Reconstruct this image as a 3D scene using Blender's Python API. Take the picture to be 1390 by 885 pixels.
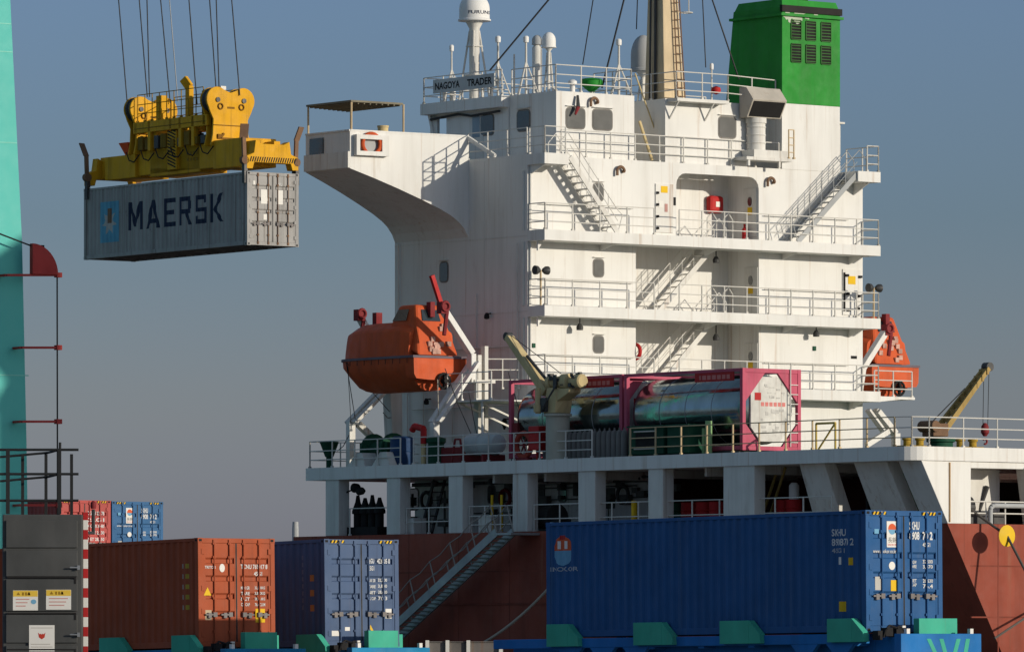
import bpy, bmesh, math, random
from mathutils import Vector, Matrix
random.seed(7)
PI = math.pi
R = math.radians
for o in list(bpy.data.objects): bpy.data.objects.remove(o)
sc = bpy.context.scene
COL = sc.collection

# ------------------------------------------------------------------ camera, sky, sun, exposure
EYE = 1.6                                   # eye height over the quay
F, CX, HZ = 8750.0, 695.0, 875.0            # focal length and horizon of the telephoto view, in picture pixels (1390 wide)
cam = bpy.data.cameras.new('camera'); camo = bpy.data.objects.new('camera', cam); COL.objects.link(camo)
camo.location = (0, 0, EYE); camo.rotation_euler = (R(90), 0, 0)
cam.sensor_width = 36; cam.lens = 36 * F / 1390; cam.shift_y = (HZ - 442.5) / 1390
cam.clip_start = 1; cam.clip_end = 60000
sc.camera = camo

SUN = Vector((0.958, -0.524, 0.245)).normalized()      # towards the sun
w = bpy.data.worlds.new('World'); sc.world = w; w.use_nodes = True
nt = w.node_tree; nt.nodes.clear()
sky = nt.nodes.new('ShaderNodeTexSky'); sky.sky_type = 'NISHITA'; sky.sun_disc = False
sky.sun_elevation = math.asin(SUN.z); sky.sun_rotation = math.atan2(SUN.x, SUN.y)
sky.air_density = 1.0; sky.dust_density = 0.6; sky.ozone_density = 1.6
geo = nt.nodes.new('ShaderNodeTexCoord'); sep = nt.nodes.new('ShaderNodeSeparateXYZ')
nt.links.new(geo.outputs['Generated'], sep.inputs[0])
ramp = nt.nodes.new('ShaderNodeValToRGB'); nt.links.new(sep.outputs['Z'], ramp.inputs[0])
cr = ramp.color_ramp; cr.interpolation = 'LINEAR'
cr.elements[0].position = 0.0; cr.elements[0].color = (0.34, 0.385, 0.80, 1)
cr.elements[1].position = 1.0; cr.elements[1].color = (1.30, 1.16, 1.02, 1)
for p_, c_ in ((0.02, (0.348, 0.388, 0.744)), (0.037, (0.362, 0.39, 0.637)), (0.066, (0.308, 0.374, 0.584)), (0.098, (0.353, 0.421, 0.655)), (0.13, (0.37, 0.44, 0.68)), (0.45, (1.18, 1.05, 0.98))):
    e = cr.elements.new(p_); e.color = (*c_, 1)
mul = nt.nodes.new('ShaderNodeMixRGB'); mul.blend_type = 'MULTIPLY'; mul.inputs[0].default_value = 1
nt.links.new(sky.outputs[0], mul.inputs[1]); nt.links.new(ramp.outputs[0], mul.inputs[2])
bg = nt.nodes.new('ShaderNodeBackground'); bg.inputs[1].default_value = 0.13
out = nt.nodes.new('ShaderNodeOutputWorld')
nt.links.new(mul.outputs[0], bg.inputs[0]); nt.links.new(bg.outputs[0], out.inputs[0])

sl = bpy.data.lights.new('sun', 'SUN'); sl.energy = 3.55; sl.angle = R(0.5); sl.color = (1.0, 0.91, 0.76)
so = bpy.data.objects.new('sun', sl); COL.objects.link(so)
so.rotation_euler = (-SUN).to_track_quat('-Z', 'Y').to_euler(); so.location = (100, -60, 60)
sc.view_settings.view_transform = 'Standard'; sc.view_settings.look = 'None'
sc.view_settings.exposure = 0.0; sc.view_settings.gamma = 1.0
sc.cycles.max_bounces = 6; sc.cycles.use_denoising = True

# ------------------------------------------------------------------ frames of reference
class Frame:
    """local x, y, z -> world; z is counted from eye height"""
    def __init__(s, ox, oy, oz=0.0, yaw=0.0, pitch=0.0, scale=1.0):
        s.m = Matrix.Translation((ox, oy, EYE + oz)) @ Matrix.Rotation(R(yaw), 4, 'Z') @ Matrix.Rotation(R(pitch), 4, 'X') @ Matrix.Scale(scale, 4)
WORLD = Frame(0, 0)
YAW = 37.6
SX, SY = 0.569, 237.0                        # the aft corner of the deckhouse
SHIP = Frame(SX, SY, 0, YAW)                 # x = athwartships (to the far side), y = forward
_c, _s = math.cos(R(YAW)), math.sin(R(YAW))
# survey helpers: a sight line from the photographer's spot cut by a known plane of the ship
def _ray(x, y): return (x - CX) / F, 1.0, (HZ - y) / F
def onu(x, y, u):
    rx, ry, rz = _ray(x, y); ru = -_s * rx + _c * ry; cu = -_s * SX + _c * SY
    t = (u + cu) / ru; X, Y = rx * t - SX, ry * t - SY
    return (_c * X + _s * Y, u, rz * t)
def onv(x, y, v):
    rx, ry, rz = _ray(x, y); rv = _c * rx + _s * ry; cv = _c * SX + _s * SY
    t = (v + cv) / rv; X, Y = rx * t - SX, ry * t - SY
    return (v, -_s * X + _c * Y, rz * t)
def onz(x, y, z):
    rx, ry, rz = _ray(x, y); t = z / rz; X, Y = rx * t - SX, ry * t - SY
    return (_c * X + _s * Y, -_s * X + _c * Y, z)
def wd(x, y, Y): return ((x - CX) / F * Y, Y, (HZ - y) / F * Y)
def V3(a): return Vector(a)
def add(a, b): return (a[0] + b[0], a[1] + b[1], a[2] + b[2])

# ------------------------------------------------------------------ materials
MATS = {}
def M(name, col, rough=0.5, metal=0.0, var=0.14, scale=1.2, rust=0.0, rcol=(0.22, 0.09, 0.035), grime=0.0, gcol=(0.10, 0.085, 0.07), bump=0.0, spec=0.18, fleck=0.0, drip=0.0, dcol=(0.20, 0.12, 0.07)):
    if name in MATS: return MATS[name]
    if metal == 0 and rough >= 0.3: rough = min(0.95, rough + 0.2)
    m = bpy.data.materials.new(name); m.use_nodes = True; n = m.node_tree; L = n.links
    b = n.nodes['Principled BSDF']
    b.inputs['Roughness'].default_value = rough; b.inputs['Metallic'].default_value = metal
    b.inputs['Specular IOR Level'].default_value = spec
    tc = n.nodes.new('ShaderNodeTexCoord')
    def noise(sx, sy, sz, sc_, det=4, rg=0.55):
        mp = n.nodes.new('ShaderNodeMapping'); mp.inputs['Scale'].default_value = (sx, sy, sz)
        L.new(tc.outputs['Object'], mp.inputs[0])
        t = n.nodes.new('ShaderNodeTexNoise'); t.inputs['Scale'].default_value = sc_; t.inputs['Detail'].default_value = det
        t.inputs['Roughness'].default_value = rg
        L.new(mp.outputs[0], t.inputs[0]); return t.outputs['Fac']
    def rng(src, a, b_, lo, hi):
        r = n.nodes.new('ShaderNodeMapRange'); r.inputs[1].default_value = a; r.inputs[2].default_value = b_
        r.inputs[3].default_value = lo; r.inputs[4].default_value = hi; L.new(src, r.inputs[0]); return r.outputs[0]
    def mix(fac, c1, c2, mode='MIX'):
        x = n.nodes.new('ShaderNodeMixRGB'); x.blend_type = mode
        if isinstance(fac, float): x.inputs[0].default_value = fac
        else: L.new(fac, x.inputs[0])
        for i, c in ((1, c1), (2, c2)):
            if isinstance(c, tuple): x.inputs[i].default_value = (*c, 1)
            else: L.new(c, x.inputs[i])
        return x.outputs[0]
    lo = tuple(c * (1 - var) for c in col); hi = tuple(min(1, c * (1 + var * 0.8)) for c in col)
    c = mix(rng(noise(1, 1, 0.7, scale, 5), 0.3, 0.7, 0, 1), lo, hi)
    if grime > 0:
        c = mix(rng(noise(1.6, 1.6, 0.12, 1.3, 5, 0.6), 0.50, 0.78, 0, grime), c, gcol)
    if rust > 0:
        c = mix(rng(noise(2.2, 2.2, 0.10, 1.5, 6, 0.65), 0.60, 0.74, 0, rust), c, rcol)
    if drip > 0:
        c = mix(rng(noise(7, 7, 0.16, 1.0, 3, 0.5), 0.60, 0.74, 0, drip), c, dcol)
        c = mix(rng(noise(2.5, 2.5, 0.5, 1.0, 5, 0.7), 0.58, 0.68, 0, drip * .5), c, dcol)
    if fleck > 0:
        c = mix(rng(noise(1, 1, 1, 3.0, 6, 0.7), 0.62, 0.70, 0, fleck), c, rcol)
    L.new(c, b.inputs['Base Color'])
    rr = rng(noise(1, 1, 1, 2.5, 3), 0.3, 0.7, max(0.05, rough - 0.1), min(1, rough + 0.12)); L.new(rr, b.inputs['Roughness'])
    if bump > 0:
        bp = n.nodes.new('ShaderNodeBump'); bp.inputs['Strength'].default_value = bump; bp.inputs['Distance'].default_value = 0.05
        L.new(noise(1, 1, 1, scale * 1.6, 3), bp.inputs['Height']); L.new(bp.outputs[0], b.inputs['Normal'])
    MATS[name] = m; return m

WHITE = M('ship_white', (0.70, 0.69, 0.655), 0.45, var=0.05, scale=0.5, rust=0.60, rcol=(0.38, 0.23, 0.12), grime=0.34, gcol=(0.40, 0.37, 0.32), bump=0.12, drip=0.30, dcol=(0.36, 0.27, 0.18))
WHITE2 = M('weathered_white', (0.66, 0.645, 0.60), 0.5, var=0.08, rust=0.65, rcol=(0.33, 0.18, 0.09), grime=0.35, gcol=(0.33, 0.29, 0.24), drip=0.3)
RAILW = M('rail_white', (0.60, 0.58, 0.53), 0.5, var=0.1, rust=0.3, rcol=(0.3, 0.18, 0.1))
RAILT = M('rail_tan', (0.55, 0.42, 0.25), 0.6, var=0.2, rust=0.6)
HULLR = M('hull_red', (0.255, 0.060, 0.037), 0.5, var=0.2, scale=0.5, rust=0.45, rcol=(0.27, 0.13, 0.08), grime=0.4, gcol=(0.11, 0.035, 0.022), bump=0.2, drip=0.3, dcol=(0.10, 0.03, 0.02))
DECK = M('deck_green', (0.10, 0.16, 0.12), 0.8, fleck=0.4)
GREEN = M('funnel_green', (0.020, 0.24, 0.028), 0.4, var=0.16, scale=0.7, grime=0.4, gcol=(0.025, 0.12, 0.02), drip=0.25, dcol=(0.02, 0.09, 0.015), bump=0.15)
DGREEN = M('dark_green', (0.011, 0.065, 0.036), 0.5, var=0.25)
BLACK = M('black', (0.018, 0.017, 0.017), 0.6)
SOOT = M('soot', (0.03, 0.028, 0.026), 0.8)
GLASS = M('dark_glass', (0.02, 0.03, 0.035), 0.08, var=0.05, spec=0.8)
GLASSG = M('window_grey', (0.105, 0.105, 0.10), 0.5, var=0.04, spec=0.4)
RUSTY = M('rusty_steel', (0.20, 0.12, 0.075), 0.8, var=0.3, fleck=0.5)
BUFF = M('mast_buff', (0.60, 0.48, 0.31), 0.6, var=0.15, rust=0.8, drip=0.4, rcol=(0.22, 0.09, 0.04), grime=0.3)
BUFF2 = M('crane_buff', (0.58, 0.46, 0.24), 0.55, var=0.15, rust=0.7, rcol=(0.22, 0.11, 0.05), grime=0.35, drip=0.35)
ORANGE = M('lifeboat_orange', (0.55, 0.092, 0.026), 0.4, var=0.10, grime=0.5, gcol=(0.22, 0.05, 0.025), drip=0.3, dcol=(0.20, 0.05, 0.03))
RED = M('red_paint', (0.42, 0.022, 0.022), 0.4, var=0.15)
DRED = M('dark_red', (0.20, 0.025, 0.028), 0.5, var=0.2)
YELLOW = M('spreader_yellow', (0.66, 0.34, 0.012), 0.45, var=0.10, rust=0.5, rcol=(0.16, 0.08, 0.02), grime=0.5, gcol=(0.20, 0.11, 0.02), drip=0.4, dcol=(0.10, 0.055, 0.015), fleck=0.3)
SIGNY = M('sign_yellow', (0.72, 0.45, 0.02), 0.5, var=0.05)
TEAL = M('crane_teal', (0.105, 0.485, 0.425), 0.45, var=0.04, scale=0.3, grime=0.08, gcol=(0.2, 0.4, 0.35))
TEALB = M('guide_teal', (0.055, 0.40, 0.27), 0.5, var=0.14, rust=0.2, grime=0.2, gcol=(0.05, 0.2, 0.15))
GREY = M('cabinet_grey', (0.066, 0.068, 0.067), 0.5, var=0.22, scale=1.5, grime=0.2, gcol=(0.16, 0.15, 0.14))
LGREY = M('light_grey', (0.36, 0.37, 0.37), 0.5, var=0.1)
DOME = M('dome_white', (0.74, 0.73, 0.70), 0.35, var=0.04)
STEEL = M('galvanised', (0.30, 0.31, 0.32), 0.45, metal=0.5, var=0.2)
DSTEEL = M('dark_steel', (0.06, 0.06, 0.06), 0.5, metal=0.3)
PAPER = M('sticker_white', (0.72, 0.70, 0.65), 0.6, var=0.06)
PINK = M('tank_pink', (0.50, 0.095, 0.15), 0.45, var=0.15, grime=0.45, drip=0.3, dcol=(.25, .08, .1), gcol=(0.25, 0.06, 0.1))
BLUEP = M('drum_blue', (0.016, 0.05, 0.13), 0.4)
CHASS = M('chassis_blue', (0.012, 0.15, 0.42), 0.4, var=0.15, grime=0.3, gcol=(0.02, 0.05, 0.1))
RUBBER = M('tyre', (0.02, 0.02, 0.02), 0.85)
ROPE = M('rope', (0.42, 0.37, 0.30), 0.9)
WIRE = M('wire_rope', (0.035, 0.035, 0.037), 0.6, metal=0.2)
INK_W = M('white_ink', (0.66, 0.66, 0.64), 0.6, var=0.12)
INK_N = M('navy_ink', (0.022, 0.032, 0.062), 0.6, var=0.12)
INK_B = M('black_ink', (0.02, 0.02, 0.02), 0.6)
INK_R = M('red_ink', (0.50, 0.05, 0.03), 0.6)
INK_C = M('pale_blue_ink', (0.16, 0.36, 0.52), 0.6, var=0.1)

# ------------------------------------------------------------------ mesh builder
class MB:
    def __init__(s): s.v = []; s.f = []; s.m = []; s.k = 0
    def mat(s, k): s.k = k; return s
    def quad(s, *p):
        i = len(s.v); s.v += [tuple(q) for q in p]; s.f.append(tuple(range(i, i + len(p)))); s.m.append(s.k); return s
    def hexa(s, p):                       # p: bottom 4 (ccw from above) then top 4
        i = len(s.v); s.v += [tuple(q) for q in p]
        for f in ((3, 2, 1, 0), (4, 5, 6, 7), (0, 1, 5, 4), (1, 2, 6, 5), (2, 3, 7, 6), (3, 0, 4, 7)):
            s.f.append(tuple(i + j for j in f)); s.m.append(s.k)
        return s
    def box(s, x0, x1, y0, y1, z0, z1):
        x0, x1 = min(x0, x1), max(x0, x1); y0, y1 = min(y0, y1), max(y0, y1); z0, z1 = min(z0, z1), max(z0, z1)
        return s.hexa([(x0, y0, z0), (x1, y0, z0), (x1, y1, z0), (x0, y1, z0), (x0, y0, z1), (x1, y0, z1), (x1, y1, z1), (x0, y1, z1)])
    def bx(s, c, d): return s.box(c[0] - d[0] / 2, c[0] + d[0] / 2, c[1] - d[1] / 2, c[1] + d[1] / 2, c[2] - d[2] / 2, c[2] + d[2] / 2)
    def beam(s, p, q, w, h, up=(0, 0, 1), w2=None, h2=None):
        p, q = Vector(p), Vector(q); d = (q - p).normalized(); up = Vector(up)
        if abs(d.dot(up)) > 0.98: up = Vector((0, 1, 0))
        a = d.cross(up).normalized(); b = a.cross(d).normalized(); w2 = w2 or w; h2 = h2 or h; P = []
        for o_, ww, hh in ((p, w, h), (q, w2, h2)):
            for sa, sb in ((-1, -1), (1, -1), (1, 1), (-1, 1)): P.append(o_ + a * sa * ww / 2 + b * sb * hh / 2)
        return s.hexa(P)
    def tube(s, p, q, r, r2=None, n=7, cap=True):
        p, q = Vector(p), Vector(q); d = (q - p)
        if d.length < 1e-6: return s
        d.normalize(); up = Vector((0, 0, 1)) if abs(d.z) < 0.9 else Vector((1, 0, 0))
        a = d.cross(up).normalized(); b = d.cross(a).normalized(); r2 = r if r2 is None else r2; i = len(s.v)
        for o_, rr in ((p, r), (q, r2)):
            for k in range(n):
                t = 2 * PI * k / n; s.v.append(tuple(o_ + a * math.cos(t) * rr + b * math.sin(t) * rr))
        for k in range(n):
            s.f.append((i + k, i + (k + 1) % n, i + n + (k + 1) % n, i + n + k)); s.m.append(s.k)
        if cap:
            s.f.append(tuple(i + k for k in reversed(range(n)))); s.m.append(s.k)
            s.f.append(tuple(i + n + k for k in range(n))); s.m.append(s.k)
        return s
    def path(s, pts, r, n=6):
        for a, b in zip(pts, pts[1:]): s.tube(a, b, r, n=n)
        return s
    def lathe(s, prof, o=(0, 0, 0), n=20, axis='z'):
        i = len(s.v)
        for r, h in prof:
            for k in range(n):
                t = 2 * PI * k / n; a, b = r * math.cos(t), r * math.sin(t)
                p = (a, b, h) if axis == 'z' else ((a, h, b) if axis == 'y' else (h, a, b))
                s.v.append(add(o, p))
        for j in range(len(prof) - 1):
            for k in range(n):
                s.f.append((i + j * n + k, i + j * n + (k + 1) % n, i + (j + 1) * n + (k + 1) % n, i + (j + 1) * n + k)); s.m.append(s.k)
        s.f.append(tuple(i + k for k in reversed(range(n)))); s.m.append(s.k)
        s.f.append(tuple(i + (len(prof) - 1) * n + k for k in range(n))); s.m.append(s.k)
        return s
    def torus(s, c, R_, r, axis='y', n=20, m=8, arc=2 * PI, a0=0):
        i = len(s.v); full = arc > 6.2; N = n if full else n + 1
        for k in range(N):
            t = a0 + arc * k / n
            for j in range(m):
                q = 2 * PI * j / m; rr = R_ + r * math.cos(q); h = r * math.sin(q); a, b = rr * math.cos(t), rr * math.sin(t)
                s.v.append(add(c, (a, h, b) if axis == 'y' else ((h, a, b) if axis == 'x' else (a, b, h))))
        for k in range(n):
            k2 = (k + 1) % N
            for j in range(m):
                s.f.append((i + k * m + j, i + k2 * m + j, i + k2 * m + (j + 1) % m, i + k * m + (j + 1) % m)); s.m.append(s.k)
        return s
    def prism(s, poly, axis, a, b):       # poly in the two other axes, extruded from a to b
        def P(p, h):
            return (h, p[0], p[1]) if axis == 'x' else ((p[0], h, p[1]) if axis == 'y' else (p[0], p[1], h))
        n = len(poly); i = len(s.v)
        s.v += [P(p, a) for p in poly] + [P(p, b) for p in poly]
        for k in range(n): s.f.append((i + k, i + (k + 1) % n, i + n + (k + 1) % n, i + n + k)); s.m.append(s.k)
        s.f.append(tuple(i + k for k in reversed(range(n)))); s.m.append(s.k)
        s.f.append(tuple(i + n + k for k in range(n))); s.m.append(s.k)
        return s
    def loft(s, rings, cap=True):
        i = len(s.v); n = len(rings[0])
        for r in rings: s.v += [tuple(p) for p in r]
        for j in range(len(rings) - 1):
            for k in range(n):
                s.f.append((i + j * n + k, i + j * n + (k + 1) % n, i + (j + 1) * n + (k + 1) % n, i + (j + 1) * n + k)); s.m.append(s.k)
        if cap:
            s.f.append(tuple(i + k for k in reversed(range(n)))); s.m.append(s.k)
            s.f.append(tuple(i + (len(rings) - 1) * n + k for k in range(n))); s.m.append(s.k)
        return s

def link(name, mb, mats, parent, base, smooth=False, bevel=0.0):
    me = bpy.data.meshes.new(name)
    me.from_pydata([(p[0] - base[0], p[1] - base[1], p[2] - base[2]) for p in mb.v], [], mb.f)
    mats = mats if isinstance(mats, (list, tuple)) else [mats]
    for m in mats: me.materials.append(m)
    me.polygons.foreach_set('material_index', mb.m)
    bm = bmesh.new(); bm.from_mesh(me); bmesh.ops.recalc_face_normals(bm, faces=bm.faces)
    if smooth:
        for f in bm.faces: f.smooth = True
        for e_ in bm.edges:
            if len(e_.link_faces) == 2 and e_.calc_face_angle(0) > R(38): e_.smooth = False
    bm.to_mesh(me); bm.free()
    o = bpy.data.objects.new(name, me); COL.objects.link(o)
    if parent: o.parent = parent
    if bevel:
        b = o.modifiers.new('bevel', 'BEVEL'); b.width = bevel; b.segments = 2; b.limit_method = 'ANGLE'; b.angle_limit = R(40)
    return o
def tagset(o, label, cat, group=None, kind=None):
    if label: o['label'] = label
    if cat: o['category'] = cat
    if group: o['group'] = group
    if kind: o['kind'] = kind
SPLIT = {'hinge', 'side_box', 'telescopic_arm', 'cable_bracket', 'landing', 'corner_casting', 'lock_rod', 'handle', 'downpipe', 'goose_neck_vent', 'twistlock', 'rope_guide', 'latch', 'door_dogs', 'sheave', 'posts', 'stand', 'landing_leg', 'rear_lamp', 'exhaust_pipe', 'canopy_post', 'slanting_pipe', 'hand_hoop', 'release_hook', 'deck_beam', 'hazard_strip', 'wheels', 'weld_seam', 'bar', 'bracket', 'platform', 'side_skirt', 'panel_gap', 'wall_fittings', 'bulkhead', 'end_panel', 'handrail', 'stern_fittings', 'grab_line', 'winch_fittings', 'ceiling_pipes', 'wall_pipes', 'data_plate'}
def pieces(mb, eps=0.012):
    """the separate pieces of a builder: faces whose boxes touch stay together"""
    par = list(range(len(mb.v)))
    def fd(a):
        while par[a] != a: par[a] = par[par[a]]; a = par[a]
        return a
    for f in mb.f:
        for b in f[1:]: par[fd(f[0])] = fd(b)
    comp = {}
    for k, f in enumerate(mb.f): comp.setdefault(fd(f[0]), []).append(k)
    cl = []
    for fs in comp.values():
        vs = [mb.v[i] for k in fs for i in mb.f[k]]
        cl.append([[min(v[i] for v in vs) - eps for i in range(3)], [max(v[i] for v in vs) + eps for i in range(3)], fs])
    ch = True
    while ch:
        ch = False
        for i in range(len(cl)):
            for j in range(i + 1, len(cl)):
                if all(cl[i][0][a] <= cl[j][1][a] and cl[j][0][a] <= cl[i][1][a] for a in range(3)):
                    cl[i] = [[min(cl[i][0][a], cl[j][0][a]) for a in range(3)], [max(cl[i][1][a], cl[j][1][a]) for a in range(3)], cl[i][2] + cl[j][2]]; del cl[j]; ch = True; break
            if ch: break
    out_ = []
    for _, _, fs in cl:
        q = MB(); mp = {}
        for k in fs:
            f = []
            for i in mb.f[k]:
                if i not in mp: mp[i] = len(q.v); q.v.append(mb.v[i])
                f.append(mp[i])
            q.f.append(tuple(f)); q.m.append(mb.m[k])
        out_.append(q)
    return out_
class Thing:
    """an Empty at the base of a thing; part() adds a mesh given in the frame's coordinates"""
    def __init__(s, name, label, cat, base, frame=SHIP, group=None):
        s.o = bpy.data.objects.new(name, None); COL.objects.link(s.o); s.base = base; s.frame = frame
        s.o.matrix_world = frame.m @ Matrix.Translation(base); s.o.empty_display_size = 0.3
        tagset(s.o, label, cat, group)
    def part(s, name, mb, mats, under=None, smooth=False, bevel=0.0, label=None):
        if name in SPLIT:
            last = None
            for piece in pieces(mb): last = s.part1(name, piece, mats, under, smooth, bevel, label)
            return last
        return s.part1(name, mb, mats, under, smooth, bevel, label)
    def part1(s, name, mb, mats, under=None, smooth=False, bevel=0.0, label=None):
        o = link(name, mb, mats, under or s.o, s.base, smooth, bevel)
        if label: o['label'] = label
        return o
def single(name, label, cat, mb, mats, base, frame=SHIP, group=None, smooth=False, bevel=0.0, kind=None):
    o = link(name, mb, mats, None, base, smooth, bevel)
    o.matrix_world = frame.m @ Matrix.Translation(base); tagset(o, label, cat, group, kind); return o
def children(o): return [c for c in bpy.data.objects if c.parent == o]
def copy_tree(o, parent=None):
    c = o.copy(); COL.objects.link(c)
    if parent: c.parent = parent
    for ch in children(o): copy_tree(ch, c)
    return c

def text_mb(body, org, right, up, wid, hgt, bold=0.0, cuts=None):
    """lettering as a flat mesh fitted to wid x hgt; cuts(mesh) may fold it over a corrugated panel"""
    cu = bpy.data.curves.new('t', 'FONT'); cu.body = body; cu.offset = bold; cu.resolution_u = 3; cu.fill_mode = 'FRONT'
    cu.space_line = 0.8
    to = bpy.data.objects.new('t', cu); COL.objects.link(to)
    dg = bpy.context.evaluated_depsgraph_get()
    me = bpy.data.meshes.new_from_object(to.evaluated_get(dg))
    bpy.data.objects.remove(to); bpy.data.curves.remove(cu)
    xs = [v.co.x for v in me.vertices]; ys = [v.co.y for v in me.vertices]
    x0, y0 = min(xs), min(ys); kx = wid / max(1e-6, max(xs) - x0); ky = hgt / max(1e-6, max(ys) - y0)
    bm = bmesh.new(); bm.from_mesh(me)
    for v in bm.verts: v.co = Vector(((v.co.x - x0) * kx, (v.co.y - y0) * ky, 0))
    if cuts:
        for c in cuts:
            if 0 < c < wid:
                bmesh.ops.bisect_plane(bm, geom=bm.verts[:] + bm.edges[:] + bm.faces[:], plane_co=(c, 0, 0), plane_no=(1, 0, 0))
    mb = MB(); right, up, org = Vector(right), Vector(up), Vector(org); bm.verts.index_update()
    mb.v = [tuple(org + right * v.co.x + up * v.co.y) for v in bm.verts]
    mb.f = [tuple(v.index for v in f.verts) for f in bm.faces]; mb.m = [0] * len(mb.f)
    bm.free(); bpy.data.meshes.remove(me); return mb

def rail(mb, pts, h=0.98, step=1.15, nr=3, r=0.021, rp=0.028, ends=True):
    """guard rail along a polyline: posts and nr rails"""
    for a, b in zip(pts, pts[1:]):
        a, b = Vector(a), Vector(b); d = b - a; n = max(1, round(d.length / step))
        for k in range(n + 1):
            p = a + d * k / n; mb.tube(p, p + Vector((0, 0, h)), rp, n=6)
            mb.bx((p.x, p.y, p.z + 0.03), (0.09, 0.09, 0.06))
        for j in range(nr):
            z = Vector((0, 0, h * (j + 1) / nr - (0.0 if j == nr - 1 else 0.03))); mb.tube(a + z, b + z, r, n=6)
    return mb

def stairs(T, p0, p1, width, n, mat, name='stair', hand=True, under=None, across=(0, 1, 0)):
    """inclined ladder from p0 (foot) to p1 (head); width goes along 'across'"""
    p0, p1 = Vector(p0), Vector(p1); w_ = Vector(across) * width; mb = MB(); d = p1 - p0
    for q in (Vector((0, 0, 0)), w_): mb.beam(p0 + q, p1 + q, 0.05, 0.20)
    st = T.part(name, mb, mat, under)
    mb = MB(); hd = Vector((d.x, d.y, 0)).normalized()
    for k in range(1, n + 1):
        c = p0 + d * (k / (n + 1)) + w_ / 2
        a = c - hd * 0.12; b = c + hd * 0.12
        mb.beam(a, b, width - 0.06, 0.035)
    T.part('tread', mb, mat, st)
    if hand:
        mb = MB(); up = Vector((0, 0, 0.9))
        for q in (Vector((0, 0, 0)), w_):
            mb.path([p0 + q, p0 + q + up * 0.75 - hd * 0.22, p0 + q + up + hd * 0.05, p1 + q + up + hd * 0.1, p1 + q + up * .6 + hd * .45, p1 + q + hd * .45], 0.017)
            mb.tube(p0 + q + up * 0.5, p1 + q + up * 0.5, 0.013)
            for k in range(1, 5): mb.tube(p0 + q + d * k / 5, p0 + q + d * k / 5 + up, 0.015)
        T.part('handrail', mb, mat, st)
    return st

# ------------------------------------------------------------------ the setting: quay, water
q = MB(); q.quad((-700, -900, -EYE), (-6.4, -900, -EYE), (-6.4, 1500, -EYE), (-700, 1500, -EYE))
q.quad((-6.4, -900, -EYE), (-6.4, -900, -9), (-6.4, 1500, -9), (-6.4, 1500, -EYE))
q.quad((-7.4, -900, -EYE + .004), (-6.5, -900, -EYE + .004), (-6.5, 1500, -EYE + .004), (-7.4, 1500, -EYE + .004))
o = single('quay', None, None, q, [M('concrete', (0.20, 0.19, 0.175), 0.85, var=0.25, scale=0.3, fleck=0.3, rcol=(0.1, 0.09, 0.08))], (0, 0, 0), kind='structure')
WATER = M('water', (0.03, 0.055, 0.06), 0.12, var=0.2, scale=0.1, bump=0.4)
q = MB(); q.quad((-20000, -20000, -5.2), (20000, -20000, -5.2), (20000, 20000, -5.2), (-20000, 20000, -5.2))
single('water', None, None, q, [WATER], (0, 0, 0), frame=WORLD, kind='structure')
# distant chimney beyond the harbour
q = MB(); p = wd(401, 708, 2500); q.lathe([(1.4, -8), (1.25, p[2] - 3), (1.25, p[2] - 3), (1.1, p[2])], (p[0], p[1], 0), 12)
single('chimney', 'thin grey factory chimney far off on the horizon', 'chimney', q, [LGREY], (p[0], p[1], -6), frame=WORLD)

# ------------------------------------------------------------------ the ship
VS = -5.13                                            # near side of the hull
VF = 21.6                                             # far side
Z4, Z3, Z2, Z1, Z0, ZU = 18.03, 15.22, 12.44, 9.66, 6.55, 4.02
OV = -1.03                                            # aft edge of the walkways
UF = onv(536, 400, 0)[1]                              # forward end of the deckhouse
VR = onu(1171, 400, 0)[0]                             # far end of the deckhouse
RD = 1.83                                             # depth of the stair recess
v863 = onu(863, 380, 0)[0]; v918 = onu(918, 280, 0)[0]; v1030 = onu(1030, 380, 0)[0]
UA = onv(1235, 605, VS)[1]                            # aft edge of the poop deck
UP = onv(415, 636, VS)[1]                             # forward edge of the poop deck
ship = Thing('cargo_ship', 'white and red cargo ship at the quay with tall lit deckhouse and green funnel', 'ship', (5, -10, -5.2))

# hull: cross sections along the ship; towards the stern the side tucks in below the poop deck
_a, _b = onu(1288, 715, UA + .06), onu(1350, 862, UA + .06); flare = (_b[0] - _a[0]) / (_a[2] - _b[2])
def ff(u):
    t = max(0, min(1, (u - UA) / 15.0)); return 1 - t * t * (3 - 2 * t)
def vside(z, u): return VS + ff(u) * max(0.0, (_a[0] - VS) + flare * (_a[2] - z))
UT = UA + .06
q = MB(); rings = []
for u, zt in ((UT, ZU), (UT + 2, ZU), (UT + 4, ZU), (UT + 7, ZU), (UT + 10, ZU), (UT + 13, ZU), (UT + 15, ZU), (7.6, ZU), (7.602, 2.95), (60, 2.95), (118, 2.95)):
    zs = [-5.6, -2.5, 0.0, 2.0, zt]; dv = [vside(z, u) - VS for z in zs]
    rings.append([(VS + d, u, z) for d, z in zip(dv, zs)] + [(VF - d, u, z) for d, z in reversed(list(zip(dv, zs)))])
q.loft(rings); hull = ship.part('hull', q, [HULLR])
q = MB()                                              # rubbing strake and weld seams
q.box(VS - 0.03, VS, UT + 15, 118, 1.43, 1.50)
for u_ in range(-9, 40, 3): q.box(VS - .006, VS, u_ + .4, u_ + .44, -5, ZU if u_ < 7 else 2.9)
for zz in (-.6, 2.6): q.box(VS - .005, VS, UT + 15, 118, zz, zz + .05)
SEAM = M('hull_seam', (.20, .05, .032), .6, var=.3, drip=.3)
ship.part('rubbing_strake', q, [SEAM], hull)
q = MB()
for v_ in (-1.2, 1.6, 4.4): q.box(v_, v_ + .045, UT - .006, UT, -5, ZU)
for zz in (.9, 2.6): q.box(-2.4, 20, UT - .005, UT, zz, zz + .05)
ship.part('stern_seam', q, [SEAM], hull)
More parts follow.
